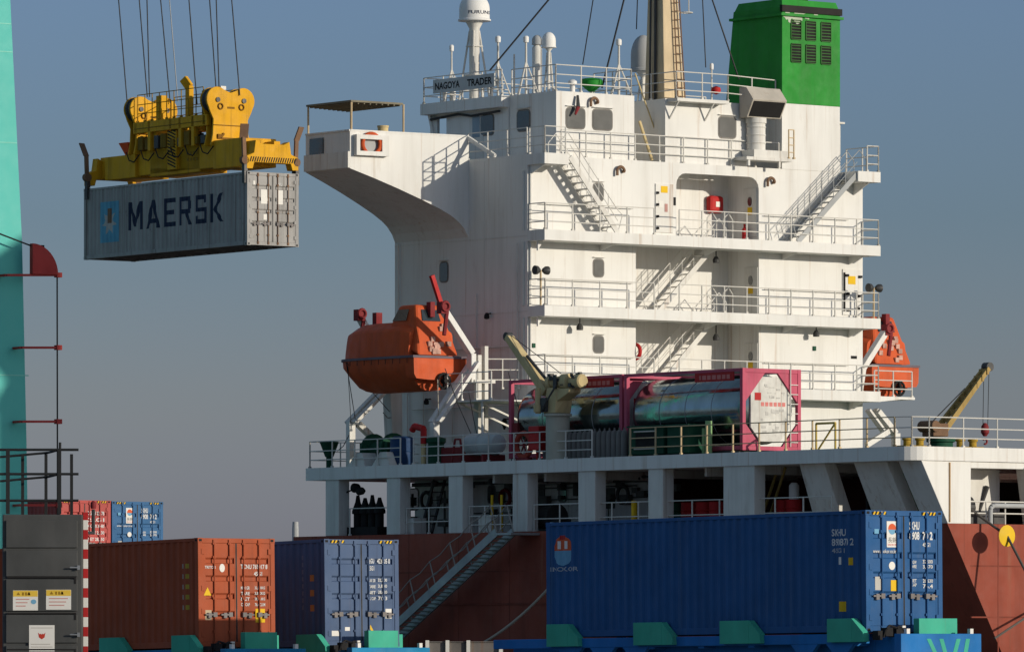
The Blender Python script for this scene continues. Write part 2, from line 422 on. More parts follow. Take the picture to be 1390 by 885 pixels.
# poop deck slab with rounded aft corner
rc = 0.8; pd = [(VS, UP), (VS, UA + rc)]
pd += [(VS + rc - rc * math.cos(a), UA + rc - rc * math.sin(a)) for a in [R(15), R(30), R(45), R(60), R(75), R(90)]]
pd += [(VF, UA), (VF, UP)]
q = MB(); q.prism(pd, 'z', Z0 - 0.46, Z0); pdk = ship.part('poop_deck', q, [WHITE])
q = MB(); q.quad((VS + .25, UP - .2, Z0 + .004), (VS + .25, UA + 1, Z0 + .004), (VF - .2, UA + .3, Z0 + .004), (VF - .2, UP - .2, Z0 + .004))
ship.part('deck_covering', q, [DECK], pdk)
# side pillars under the poop deck
def pillar(x0, x1, d=0.55, yy=670):
    a = onv(x0, yy, VS); b = onv(x1, yy, VS)
    mb = MB(); mb.box(VS + 0.06, VS + d, a[1], b[1], ZU, Z0 - 0.46); ship.part('pillar', mb, [WHITE2], bevel=.02)
for x0, x1 in ((440, 458), (523, 541), (607, 626), (694, 714), (783, 806), (878, 898), (980, 1022)): pillar(x0, x1)
def slant(x0, x1, d=0.6):
    a = onv(x0, 640, VS + .5)[1]; b = onv(x1, 640, VS + .5)[1]; z0, z1 = ZU, Z0 - 0.46
    mb = MB(); P = []
    for zz in (z0, z1):
        for off, uu in ((.06, b), (d, b), (d, a), (.06, a)): P.append((vside(zz, uu) + off, uu, zz))
    mb.hexa(P); ship.part('pillar', mb, [WHITE2], bevel=.02)
for x0, x1 in ((1088, 1120), (1158, 1201)): slant(x0, x1)
# white bulwark panel at the stern corner with the mooring opening beside it
vp = onu(1318, 680, UT)[0]; zs_ = Z0 - .46
q = MB(); P = []
for zz in (ZU, zs_):
    for off, vv in ((0, vside(zz, UT) + .02), (0, vp), (1.15, vp), (1.15, vside(zz, UT + 1) + .02)): P.append((vv, UT + off, zz))
q.hexa(P); sp = ship.part('stern_panel', q, [WHITE], bevel=.02)
q = MB(); q.tube((vp - .95, UT - .02, ZU + .05), (vp - .95, UT - .02, zs_ - .05), .03); ship.part('stain_pipe', q, [M('stain', (.5, .33, .18), .8)], sp)
q = MB(); ve = vp + 2.6
q.prism([(vp + .01, zs_), (vp + .01, zs_ - .22), (ve - .25, zs_ - .22), (ve, zs_)], 'y', UT + .02, UT + .5); ship.part('head_beam', q, [WHITE], bevel=.01)
q = MB(); q.hexa([(ve + .35, UT, ZU), (ve + 3.5, UT, ZU), (ve + 3.5, UT + .7, ZU), (ve + .35, UT + .7, ZU), (ve, UT, zs_), (ve + 3.5, UT, zs_), (ve + 3.5, UT + .7, zs_), (ve, UT + .7, zs_)]); ship.part('stern_panel', q, [WHITE2], bevel=.02)
vb1 = onu(1357, 670, UT + 1.4)[0]
q = MB(); q.box(vp + .02, vb1, UT + 1.4, UT + 1.55, ZU, zs_); ship.part('bulkhead', q, [WHITE2], bevel=.01)
def stern(v, z, off=0.0): return (v, UT + off, z)
q = MB()
for zf in (0.36, 0.75): q.tube(stern(vp, ZU + zf, .2), stern(ve + .4, ZU + zf, .2), .025)
for k in (1, 2): q.tube(stern(vp + .85 * k, ZU, .2), stern(vp + .85 * k, ZU + .75, .2), .03)
ship.part('railing', q, [RAILW])
q = MB(); vv = vp + .95; q.path([stern(vv, ZU, .1), stern(vv, ZU + .50, .1), stern(vv + .05, ZU + .58, .1), stern(vv + .15, ZU + .62, .1), stern(vv + 1.9, ZU + .62, .1)], .085, 10)
ship.part('fairlead_pipe', q, [LGREY], smooth=True)
q = MB(); q.lathe([(.42, -.2), (.42, .2)], (vp + .45, UT + .9, ZU + .55), 14, 'x'); q.bx((vp + 1.3, UT + 1.0, ZU + .22), (1.6, .8, .4)); q.bx((vp + 1.9, UT + 1.8, ZU + .9), (.5, .5, 1.2)); q.tube((vp + 1.55, UT + 1.5, ZU + .2), (vp + 1.9, UT + 1.3, ZU + 1.3), .08)
ship.part('mooring_gear', q, [DSTEEL])
# interior under the poop deck: house wall, workshop, dark bulkheads
u905 = onv(905, 660, -1.2)[1]
q = MB(); q.box(-1.2, 16, u905, UP - 1.5 - 0, ZU, Z0 - 0.47); under_house = ship.part('deckhouse', q, [WHITE2], label='shaded lower deckhouse behind the pillars')
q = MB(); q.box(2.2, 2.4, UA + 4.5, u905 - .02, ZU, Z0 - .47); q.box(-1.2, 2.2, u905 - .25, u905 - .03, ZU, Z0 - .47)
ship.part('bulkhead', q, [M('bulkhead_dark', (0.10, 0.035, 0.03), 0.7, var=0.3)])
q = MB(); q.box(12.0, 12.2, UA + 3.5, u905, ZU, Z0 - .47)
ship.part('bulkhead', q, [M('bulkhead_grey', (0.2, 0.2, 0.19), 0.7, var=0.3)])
q = MB()
for k in range(8): q.box(VS + .7, 11, UA + 2.4 + k * 3, UA + 2.52 + k * 3, Z0 - .75, Z0 - .465)
ship.part('deck_beam', q, [WHITE2])
FRAMEG = M('frame_grey', (.20, .19, .175), .5, var=.2, rust=.5)
def wpanel(T, x0, y0, x1, y1, plane, val, mats, name='window', under=None, proud=0.03, frame=0.0, fmat=None, off=0.0):
    """rectangular fitting (window, door, plate) on a wall lying at u = val or v = val"""
    f = onu if plane == 'u' else onv
    a = f(x0, (y0 + y1) / 2, val); b = f(x1, (y0 + y1) / 2, val); zt = f((x0 + x1) / 2, y0, val)[2]; zb = f((x0 + x1) / 2, y1, val)[2]
    mb = MB()
    if plane == 'u': mb.box(a[0], b[0], val - proud - off, val - off + .01, zb, zt)
    else: mb.box(val - proud - off, val - off + .01, a[1], b[1], zb, zt)
    def rounded(x0_, x1_, z0_, z1_, r_):
        P = []
        for cx_, cz_, a0 in ((x1_ - r_, z1_ - r_, 0), (x0_ + r_, z1_ - r_, 90), (x0_ + r_, z0_ + r_, 180), (x1_ - r_, z0_ + r_, 270)):
            P += [(cx_ + r_ * math.cos(R(a0 + t)), cz_ + r_ * math.sin(R(a0 + t))) for t in (0, 30, 60, 90)]
        return P
    if frame:
        e0, e1 = (a[0], b[0]) if plane == 'u' else (a[1], b[1]); e0, e1 = min(e0, e1), max(e0, e1); rr_ = min(.12, (e1 - e0) * .25); ax = 'y' if plane == 'u' else 'x'
        mb = MB(); mb.prism(rounded(e0, e1, zb, zt, rr_), ax, val - proud - off, val - off + .01); ob = T.part(name, mb, mats, under)
        mb = MB(); mb.prism(rounded(e0 - frame, e1 + frame, zb - frame, zt + frame, rr_ + frame), ax, val - proud * .6 - off, val - off + .012)
        T.part('window_frame', mb, [fmat or FRAMEG], under or ob)
        mb = MB(); zs = zt + frame + .03
        if plane == 'u': mb.box(e0 - frame, e1 + frame, val - .09 - off, val - off, zs, zs + .025)
        else: mb.box(val - .09 - off, val - off, e0 - frame, e1 + frame, zs, zs + .025)
        T.part('drip_ledge', mb, [WHITE2], under or ob)
        return ob
    ob = T.part(name, mb, mats, under, bevel=0.01 if proud >= .03 else 0)
    return ob
wpanel(ship, 553, 664, 568, 691, 'v', -1.2, [GLASS], 'window', under_house, frame=.05)
wpanel(ship, 663, 660, 672, 682, 'v', -1.2, [GLASS], 'window', under_house, frame=.05)
wpanel(ship, 719, 645, 740, 700, 'v', -1.2, [DSTEEL], 'door', under_house)
wpanel(ship, 759, 656, 769, 680, 'v', -1.2, [GLASS], 'window', under_house, frame=.05)
wpanel(ship, 821, 662, 835, 690, 'v', -1.2, [DSTEEL], 'hatch', under_house)

# --- accommodation block
q = MB()
for z0, z1 in ((Z0, Z1), (Z1, Z2), (Z2, Z3)):
    q.box(0, v863, 0, UF, z0, z1); q.box(v1030, VR, 0, UF, z0, z1); q.box(v863, v1030, RD, UF, z0, z1)
zo = onu(975, 238, 0)[2]
q.box(0, v918, 0, UF, Z3, Z4); q.box(v1030, VR, 0, UF, Z3, Z4); q.box(v918, v1030, RD, UF, Z3, Z4); q.box(v918, v1030, 0, 0.12, zo, Z4)
for cx_, sg in ((v918, 1), (v1030, -1)):              # rounded corners of the opening
    r_ = 0.45; pr = [(cx_, zo), (cx_, zo - r_)] + [(cx_ + sg * (r_ - r_ * math.cos(a)), zo - r_ + r_ * math.sin(a)) for a in (R(22), R(45), R(68), R(89))]
    q.prism(pr, 'y', 0.001, 0.119)
acc = ship.part('accommodation_block', q, [WHITE])
# raised plates and downpipes at the aft corner
q = MB()
for a, b in ((Z3 + .02, Z4 - .6), (Z2 + .02, Z3 - .4), (Z1 + .02, Z2 - .4)): q.tube((0.10, -.05, a), (0.10, -.05, b), .045, n=8); q.tube((-.03, .22, a), (-.03, .22, b), .04, n=8)
ship.part('downpipe', q, [WHITE2], acc)
q = MB()                                                # weld seam bands on the side
for zz in (Z3 - .2, Z2 - .2, Z1 - .2): q.box(-0.012, 0, 0, UF, zz, zz + .035)
for uu in (2.6, 5.1): q.box(-0.008, 0, uu, uu + .03, Z1, Z4 - .1)
ship.part('weld_seam', q, [WHITE2], acc)
# walkways with fascia, edge brackets, rails
vl, vr = onu(739.3, 318, OV)[0], onu(1195.3, 340, OV)[0]
for i, zz in enumerate((Z3, Z2, Z1)):
    q = MB(); q.box(vl, vr, OV, 0, zz - 0.39, zz)
    q.box(v863, v1030, 0, RD, zz - .12, zz)
    q.prism([(vl + 0.1, zz - .39), (vl + .1, zz - .75), (vl + .35, zz - .39)], 'y', -0.5, -.42)
    for vv in (3.4, 8.4, 12.2): q.prism([(OV + .05, zz - .39), (0, zz - .39), (0, zz - .62)], 'x', vv, vv + .04)
    q.prism([(OV + .05, zz - .39), (0, zz - .39), (0, zz - .7)], 'x', vr - .75, vr - .7)
    w_ = ship.part('walkway', q, [WHITE])
    q = MB(); rail(q, [(vl + .06, -0.05, zz), (vl + .06, OV + .06, zz), (v863 + .1, OV + .06, zz)]); rail(q, [(v863 + 1.3, OV + .06, zz), (vr - .06, OV + .06, zz), (vr - .06, -.05, zz)])
    ship.part('railing', q, [RAILW], w_)
    q = MB()                                            # handrail on the wall and hand-hold stanchions
    for a, b in ((.5, v863 - .2), (v1030 + .2, VR - .8)):
        q.tube((a, -.09, zz + 1.0), (b, -.09, zz + 1.0), .018)
        for k in range(4): t = a + (b - a) * (k + .5) / 4; q.tube((t, -.09, zz + 1.0), (t, 0, zz + .96), .012)
    ship.part('handrail', q, [RAILW], w_)
# rail and platforms at the top deck
q = MB(); pl0, pl1 = vl, onu(772, 210, OV)[0]
q.box(pl0, pl1, OV, 0, Z4 - .40, Z4 - .002); pr0 = onu(1165, 232, OV)[0]; q.box(pr0, vr, OV, 0, Z4 - .40, Z4 - .002)
q.prism([(OV + .05, Z4 - .4), (0, Z4 - .4), (0, Z4 - .75)], 'x', pl0 + .1, pl0 + .15); q.prism([(OV + .05, Z4 - .4), (0, Z4 - .4), (0, Z4 - .85)], 'x', vr - .5, vr - .45)
ship.part('landing', q, [WHITE])
vfun = onu(1061, 100, 0)[0]; vfur = onu(1139.5, 100, 0)[0]
q = MB(); rail(q, [(pl1 + .5, .05, Z4), (vfun - .1, .05, Z4)])
ship.part('railing', q, [RAILW])
q = MB(); rail(q, [(.06, UF - 4.5, Z4), (.06, .1, Z4)], step=1.05); rail(q, [(.06, -.05, Z4), (pl0 + .06, OV + .06, Z4), (pl1 - .1, OV + .06, Z4)])
ship.part('railing', q, [RAILW])
q = MB(); rail(q, [(pr0 + .5, OV + .06, Z4), (vr - .06, OV + .06, Z4), (vr - .06, .9, Z4)], step=.95)
q.tube((VR - .9, .3, Z4), (VR - .9, .3, Z4 + 1.9), .03); q.box(VR - 1.4, VR - .85, .05, .7, Z4 + 1.86, Z4 + 1.93)
ship.part('railing', q, [RAILW])
# inclined ladders
p0 = onu(838, 313, OV + .15); p1 = onu(773, 207, OV + .15)
stairs(ship, (p0[0], OV + .12, Z3), (p1[0], OV + .12, Z4 - .1), .72, 11, [WHITE2])
p0 = onu(1082, 325, OV + .15); p1 = onu(1163, 233, OV + .15)
stairs(ship, (p0[0], OV + .12, Z3), (p1[0], OV + .12, Z4 - .1), .72, 11, [LGREY])
for zz in (Z2, Z1):
    a = onu(893, 420, .3)[0]; b = onu(972, 345, .3)[0]
    stairs(ship, (a, .25, zz), (b, .25, zz + 2.7), .72, 10, [WHITE2])
# doors, windows, fittings on the aft wall
def acc_door(x0, x1, ytop, ybot, v):
    d = wpanel(ship, x0, ytop, x1, ybot, 'v', v, [WHITE2], 'door', acc, proud=.04)
    a = onv((x0 + x1) / 2, ytop, v); zt = a[2]; uc = a[1]
    mb = MB(); mb.lathe([(.12, -.06), (.12, -.02)], (v, uc, 0), 14, 'x')
    for i in range(len(mb.v)): p = mb.v[i]; mb.v[i] = (p[0], p[1], p[2] * 1.5 + zt - .5)
    ship.part('porthole', mb, [GLASS], acc)
    mb = MB(); mb.box(v - .048, v - .03, uc - .14, uc + .14, zt - 1.0, zt - .72); ship.part('warning_sign', mb, [SIGNY], acc)
acc_door(1011, 1029, 363, 428, v1030); acc_door(1011, 1029, 466, 531, v1030); acc_door(1010, 1028, 256, 322, v1030)
for y0, y1 in ((353, 375), (457, 478)): wpanel(ship, 806, y0, 818.5, y1, 'u', 0, [GLASSG], 'window', acc, frame=.05)
wpanel(ship, 806, 250, 818, 272, 'u', 0, [GLASSG], 'window', acc, frame=.05)
wpanel(ship, 598, 357, 608, 382, 'v', 0, [GLASS], 'window', acc, frame=.05)
wpanel(ship, 889, 250, 913, 316, 'u', 0, [WHITE2], 'door', acc, proud=.05)
wpanel(ship, 896, 253, 905, 262, 'u', 0, [SIGNY], 'warning_sign', acc, proud=.012, off=.05)
wpanel(ship, 893, 273, 899, 282, 'u', 0, [PAPER], 'notice', acc, proud=.012, off=.05)
wpanel(ship, 901, 277, 905, 288, 'u', 0, [M('notice_ink', (.45, .25, .22), .6)], 'notice', acc, proud=.012, off=.05)
q = MB()
for k in range(4): c_ = onu(891, 262 + k * 16, 0); q.bx((c_[0], -.09, c_[2]), (.09, .06, .09))
ship.part('door_dogs', q, [BLACK], acc)
wpanel(ship, 1143, 366, 1168, 428, 'u', 0, [WHITE], 'door', acc, proud=.05)
wpanel(ship, 1150, 375, 1160, 386, 'u', 0, [SIGNY], 'warning_sign', acc, proud=.012, off=.05)
q = MB()
for xx, yy in ((1148, 374), (1166, 376), (1149, 399), (1164, 402), (1150, 421), (1163, 419)): c_ = onu(xx, yy, 0); q.bx((c_[0], -.09, c_[2]), (.14, .07, .09))
c0 = onu(1144, 370, 0); q.box(c0[0], c0[0] + .05, -.1, -.05, Z2 + .3, c0[2])
ship.part('door_dogs', q, [BLACK], acc)
wpanel(ship, 912, 268, 917, 279, 'u', 0, [BLACK], 'plate', acc, proud=.02)
wpanel(ship, 1155, 483, 1163, 487, 'u', 0, [INK_B], 'plate', acc, proud=.012)
for xx, yy in ((1105, 473), (724, 469)): wpanel(ship, xx - 2, yy - 3, xx + 2, yy + 3, 'u', 0, [DGREEN], 'switch_box', acc, proud=.05)
# goose-neck vents on the wall
q = MB()
for xx, yy in ((840, 233), (1044, 248), (811, 118 + 21)):
    c_ = onu(xx, yy, 0); uu = 0.0 if yy != 139 else .3
    q.torus((c_[0], uu - .12, c_[2]), .17, .055, 'y', 10, 8, PI, 0)
    q.tube((c_[0] - .17, uu - .12, c_[2]), (c_[0] - .17, uu - .12, c_[2] - .16), .055); q.tube((c_[0] + .17, uu - .12, c_[2]), (c_[0] + .17, uu - .02, c_[2]), .055)
ship.part('goose_neck_vent', q, [RUSTY], acc, smooth=True)
# hatched hand-hold hoops on the walkways
q = MB()
for zz in (Z3, Z2):
    for xx in (960, 982):
        c_ = onu(xx, 300, OV + .3); q.path([(c_[0], OV + .3, zz), (c_[0], OV + .3, zz + .75), (c_[0] + .25, OV + .3, zz + .95), (c_[0] + .45, OV + .3, zz + .7), (c_[0] + .45, OV + .3, zz)], .02)
ship.part('hand_hoop', q, [RAILW])

# --- wheelhouse
ZW = onu(755, 123.4, .3)[2]
vh = onu(755, 160, .3)[0]; vh2 = onu(861, 160, .3)[0]
uvis = onv(692, 131, vh)[1]; ufr = onv(574, 160, vh - .35)[1]
q = MB()
q.box(vh, vh2, .3, uvis, Z4, ZW)
wh = ship.part('wheelhouse', q, [WHITE])
q = MB()                                                # forward part: frame with openings through which sky shows
vb = vh - .05; vfar = VR - vh
def frame_wall(mb, v0, v1, u0, u1, z0, z1, holes):
    us = u0
    for (a, b, c, d) in holes:
        mb.box(v0, v1, us, a, z0, z1); mb.box(v0, v1, a, b, z0, c); mb.box(v0, v1, a, b, d, z1); us = b
    mb.box(v0, v1, us, u1, z0, z1)
hz0, hz1 = Z4 + 1.0, Z4 + 1.85
ha = onv(606, 170, vb)[1]; hb = onv(584, 170, vb)[1]
frame_wall(q, vb, vb + .12, uvis + .02, ufr - .5, Z4, ZW - .42, [(ha, hb, hz0, hz1)])
frame_wall(q, vfar, vfar + .12, uvis + .02, ufr - .5, Z4, ZW - .42, [(uvis + 1.2, ufr - 1.2, hz0, hz1)])
P = []                                                  # raked front windows band: sill, posts
q.hexa([(vb, ufr - .55, Z4), (vfar, ufr - .55, Z4), (vfar, ufr - .4, Z4), (vb, ufr - .4, Z4), (vb, ufr - .45, hz0), (vfar, ufr - .45, hz0), (vfar, ufr - .3, hz0), (vb, ufr - .3, hz0)])
nW = 9
for k in range(nW + 1):
    vv = vb + (vfar - vb) * k / nW; q.beam((vv, ufr - .4, hz0), (vv, ufr - .05, ZW - .4), .14, .12)
fw = ship.part('bridge_front', q, [WHITE])
q = MB(); q.box(vh - .4, vfar + .5, uvis, ufr + .1, ZW - .42, ZW)
ship.part('bridge_roof', q, [WHITE])
q = MB(); q.box(vb - .02, vb - .002, ha - 2.3, ha - 1.45, Z4, hz1 + .1); d_ = ship.part('door', q, [WHITE2], fw)
q = MB(); q.box(vb - .03, vb - .019, ha - 2.1, ha - 1.65, hz0, hz1); ship.part('window', q, [M('glass_sky', (.25, .32, .38), .1)], fw)
wpanel(ship, 653, 157, 670, 183, 'v', vb, [GLASS], 'window', fw, frame=.05)
wpanel(ship, 703, 151, 719, 177, 'v', vh, [GLASS], 'window', wh, frame=.06)
for x0, x1, y0, y1 in ((769, 793, 148, 174), (805, 830, 150, 176)): wpanel(ship, x0, y0, x1, y1, 'u', .3, [GLASSG], 'window', wh, frame=.05)
q = MB()                                                # pipework under the bridge eave
pa = onv(585, 150, vb - .1); pb = onv(640, 147, vb - .1)
q.path([(vb - .12, pa[1], ZW - .6), (vb - .12, pb[1] + .8, ZW - .5), (vb - .12, pb[1], ZW - .62), (vb - .12, uvis + .4, ZW - .55)], .05)
ship.part('eave_pipe', q, [DSTEEL], fw)

# --- bridge wing (near side); profile measured on its swept aft face
rootA = onv(636, 322, 0)[1]; rootF = UF - .02
eA = onv(475, 200, VS - .05)[1]; eF = onv(415, 200, VS - .05)[1]
ztop = onv(475, 178, VS - .05)[2]
def ua_(v): t = max(0, min(1, v / (VS - .05))); return rootA + (eA - rootA) * t
def uf_(v): t = max(0, min(1, v / (VS - .05))); return rootF + (eF - rootF) * t
lower = []
for xx, yy in ((476, 228.6), (508, 242), (539, 255.5), (570, 270), (596, 283), (612, 292.5), (621.5, 300), (630, 310), (636, 322)):
    # intersect with the swept vertical plane through the aft face
    for _ in range(1):
        lo_, hi_ = VS - .05, 0.0
        for it in range(40):
            mid = (lo_ + hi_) / 2; p_ = onv(xx, yy, mid)
            if p_[1] > ua_(mid): hi_ = mid
            else: lo_ = mid
        v_ = (lo_ + hi_) / 2; lower.append((v_, onv(xx, yy, v_)[2]))
lower.sort()
lower[0] = (VS - .05, lower[0][1]); lower[-1] = (0.0, lower[-1][1])
q = MB(); ringA = [(v_, ua_(v_), z_) for v_, z_ in lower]; ringF = [(v_, uf_(v_), z_) for v_, z_ in lower]
topA = [(v_, ua_(v_), ztop) for v_, z_ in lower]; topF = [(v_, uf_(v_), ztop) for v_, z_ in lower]
zfl = Z4 - .05
for k in range(len(lower) - 1):
    q.quad(ringA[k], ringA[k + 1], topA[k + 1], topA[k])          # aft face
    q.quad(ringF[k + 1], ringF[k], topF[k], topF[k + 1])          # forward face
    q.quad(ringF[k], ringF[k + 1], ringA[k + 1], ringA[k])        # underside
q.quad(ringF[0], ringA[0], topA[0], topF[0])
inn = .09                                                        # inner side of the bulwark and floor
q.quad(*[(v_, ua_(v_) + inn, z) for v_, z in ((VS + .06, ztop), (-.05, ztop), (-.05, zfl), (VS + .06, zfl))])
q.quad(*[(v_, uf_(v_) - inn, z) for v_, z in ((VS + .06, zfl), (-.05, zfl), (-.05, ztop), (VS + .06, ztop))])
q.quad((VS + .06, ua_(VS) + inn, zfl), (-.05, ua_(0) + inn, zfl), (-.05, uf_(0) - inn, zfl), (VS + .06, uf_(VS) - inn, zfl))
q.quad((VS + .06, ua_(VS) + inn, zfl), (VS + .06, uf_(VS) - inn, zfl), (VS + .06, uf_(VS) - inn, ztop), (VS + .06, ua_(VS) + inn, ztop))
q.beam((VS - .02, eA + .05, ztop + .03), (0, rootA + .05, ztop + .03), .13, .06); q.beam((VS - .02, eA, ztop + .032), (VS - .02, eF, ztop + .032), .13, .06)
q.beam((VS - .02, eF - .05, ztop + .028), (0, rootF - .05, ztop + .028), .13, .06)
q.beam((0.0, rootA + .05, ztop - .02), (0.02, rootA - 1.6, Z4 + .05), .12, .14)
wing = ship.part('bridge_wing', q, [WHITE])
q = MB(); q.box(VS - .10, VS - .04, (eA + eF) / 2 + .25, eF - .3, ztop - .85, ztop - .15); ship.part('window', q, [GLASS], wing)
q = MB(); zz = lower[0][1]; q.box(VS - .14, VS - .05, eA, eF, zz + .02, zz + .62); ship.part('ledge', q, [WHITE2], wing)
# canopy over the wing end
q = MB()
zc = onv(477, 137, VS)[2]; c2 = onz(560, 138, zc + .05); i_v = c2[0]
cc = [(VS, eF + .05), (VS, eA), (i_v, ua_(i_v) + .1), (i_v, uf_(i_v) - .1)]
q.hexa([(a, b, zc - .04) for a, b in cc] + [(a, b, zc + .03) for a, b in cc])
for k in range(9):
    t = (k + .5) / 9; v_ = VS + (i_v - VS) * t; q.beam((v_, ua_(v_) + .1, zc - .07), (v_, uf_(v_) - .1, zc - .07), .05, .05)
ca = ship.part('canopy', q, [M('canopy_brown', (.20, .18, .13), .7, var=.25, fleck=.3)], wing)
q = MB()
for a, b in cc: q.tube((a + .06, b + (.06 if b < 5.5 else -.06), ztop), (a + .06, b + (.06 if b < 5.5 else -.06), zc - .02), .04)
ship.part('canopy_post', q, [RAILT], wing)
q = MB(); a_ = onv(522, 178, -3.4); q.lathe([(.2, 0), (.2, .22), (.22, .24), (.22, .3)], (-3.4, ua_(-3.4) + .5, ztop), 14); ship.part('compass_stand', q, [BUFF2], wing, smooth=True)

# --- casing with mast, funnel
vc0 = onu(903, 180, .15)[0]; vc1 = onu(1014, 180, .15)[0]; ZC = onu(903, 134, .15)[2]
q = MB(); q.box(vc0, vc1, .15, 3.2, Z4, ZC); q.box(vh2 + .02, vc0 - .02, 2.5, 3.4, Z4, ZC - .05)
cas = ship.part('casing', q, [WHITE])
q = MB(); q.box(vc0 + .1, vc0 + 2.6, -.45, .15, ZC - .12, ZC + .002)
for vv in (vc0 + .2, vc0 + 1.9): q.beam((vv, -.4, ZC - .12), (vv, .15, ZC - .75), .05, .05)
ship.part('platform', q, [WHITE2], cas)
wpanel(ship, 976, 160, 998, 187, 'u', .15, [GLASSG], 'window', cas, frame=.05)
q = MB(); rail(q, [(vh + .1, uvis, ZW), (vh + .06, .4, ZW), (vh2 - .1, .36, ZW)], step=1.25); rail(q, [(vh2 - .1, .36, ZW), (vh2 - .1, 2.6, ZW)])
ship.part('railing', q, [RAILW], wh)
q = MB(); rail(q, [(vc0 + .1, 2.6, ZC), (vc0 + .1, -.38, ZC), (vc0 + 2.6, -.38, ZC), (vfun - .05, .3, ZC)], step=1.2)
ship.part('railing', q, [RAILW], cas)
q = MB(); rail(q, [(vh - .3, uvis + .1, ZW), (vh - .3, ufr, ZW), (vfar + .4, ufr, ZW)], step=1.2)
ship.part('railing', q, [RAILW])
q = MB()                                                 # ladder between wheelhouse and casing, slanting pipes
a = onu(868, 165, 1); b = onu(885, 218, .6); q.tube((a[0], 1, a[2]), (b[0], .6, b[2]), .06)
a = onu(862, 100, 1); b = onu(893, 188, .8); q.tube((a[0], 1, a[2]), (b[0], .8, b[2]), .03)
ship.part('slanting_pipe', q, [BUFF2], cas)
# funnel
zf0 = onu(1100, 143, 0)[2]; zf1 = onu(1100, 12, 0)[2]
ub = onv(985, 136, vfun)[1]; ut = onv(995.5, 18, vfun)[1]
q = MB(); q.hexa([(vfun, -.02, Z4), (vfur, -.02, Z4), (vfur, ub, Z4), (vfun, ub, Z4), (vfun, -.02, zf0), (vfur, -.02, zf0), (vfur, ub, zf0), (vfun, ub, zf0)])
q.box(v1030 + .5, VR - .05, .02, 3.3, Z3, Z4 + .001) if False else None
fb = ship.part('funnel_base', q, [WHITE])
q = MB(); q.hexa([(vfun - .012, -.03, zf0), (vfur + .012, -.03, zf0), (vfur + .012, ub + .01, zf0), (vfun - .012, ub + .01, zf0), (vfun + .0, -.03, zf1), (vfur + .012, -.03, zf1), (vfur + .012, ut, zf1), (vfun + .0, ut, zf1)])
fun = ship.part('funnel', q, [GREEN], bevel=.02)
q = MB(); q.box(vfun - .12, vfur + .1, -.14, ut + .12, zf1 - .36, zf1 - .26); q.hexa([(vfun + .02, .0, zf1), (vfur - .02, .0, zf1), (vfur - .02, ut - .05, zf1), (vfun + .02, ut - .05, zf1), (vfun + .1, .1, zf1 + .3), (vfur - .1, .1, zf1 + .3), (vfur - .1, ut - .2, zf1 + .3), (vfun + .1, ut - .2, zf1 + .3)])
ship.part('funnel_rim', q, [GREEN], fun)
q = MB(); q.box(vfun - .05, vfur + .06, -.10, .05, zf1 - .2, zf1 + .05); ship.part('soot_edge', q, [SOOT], fun)
q = MB()
for k in range(3): q.tube((vfun + .7 + .75 * k, 1 + .3 * k, zf1 + .2), (vfun + .7 + .75 * k, .7 + .3 * k, zf1 + 1.0), .28, n=14)
ship.part('exhaust_pipe', q, [SOOT], fun, smooth=True)
for x0, x1 in ((1074, 1086.5), (1094, 1106.5), (1114.6, 1127)):
    for y0, y1 in ((30, 55), (62, 86)):
        a = onu(x0, (y0 + y1) / 2, -.03); b = onu(x1, (y0 + y1) / 2, -.03); zt, zb = onu(1100, y0, -.03)[2], onu(1100, y1, -.03)[2]
        q = MB(); q.box(a[0], b[0], -.034, -.028, zb, zt)
        q.mat(1)
        for l, r_, s_, t_ in ((a[0] - .03, a[0], zb, zt), (b[0], b[0] + .03, zb, zt), (a[0], b[0], zt, zt + .03), (a[0], b[0], zb - .03, zb)): q.box(l, r_, -.07, -.028, s_, t_)
        for k in range(6): zz = zb + (zt - zb) * (k + .5) / 6; q.box(a[0], b[0], -.06, -.035, zz - .018, zz + .018)
        ship.part('louvre', q, [BLACK, M('louvre_green', (.05, .13, .04), .6, var=.2)], fun)
q = MB()                                                  # flaked paint patches at the top of the funnel
for k in range(30):
    xx, yy = random.gauss(1078, 11), random.gauss(20, 6)
    if xx < 1064 or yy < 13: continue
    c_ = onu(xx, yy, -.03); s_ = random.uniform(.05, .16); n_ = 7
    q.quad(*[(c_[0] + s_ * random.uniform(.6, 1.3) * math.cos(t * 2 * PI / n_), -.034 - k * .0002, c_[2] + s_ * random.uniform(.5, 1.2) * math.sin(t * 2 * PI / n_)) for t in range(n_)])
ship.part('flaked_paint', q, [M('flake', (.45, .5, .4), .7)], fun)
# air intake hood and white trunk in front of the funnel
hv0 = onu(1014, 160, -.3)[0]; hv1 = onu(1050, 160, -.3)[0]; hz = onu(1030, 160, -.4)[2]
q = MB(); q.lathe([(.36, Z4 + .35), (.36, hz - .2), (.40, hz - .2), (.40, hz)], ((hv0 + hv1) / 2 - .05, -.1, 0), 18)
for k in range(5): q.torus(((hv0 + hv1) / 2 - .05, -.1, Z4 + .6 + k * .3), .365, .025, 'z', 18, 6)
tr = ship.part('air_trunk', q, [WHITE2], cas, smooth=True)
ht = onu(1030, 119, -.4)[2]
hp = [(.1, hz), (.1, ht), (-.30, ht), (-.72, ht - .48), (-.34, hz)]
q = MB(); q.prism(hp, 'x', hv0 - .05, hv1 + .32)
ship.part('intake_hood', q, [M('hood_grey', (.46, .42, .36), .5, drip=.3)], cas, bevel=.015)
q = MB(); a, b = Vector((0, -.72, ht - .48)), Vector((0, -.34, hz)); dd = (b - a); nn = Vector((0, dd.z, -dd.y)).normalized() * .02
if nn.z > 0: nn = -nn
p0_, p1_ = a + dd * .10 + nn * .2, a + dd * .92 + nn * .2
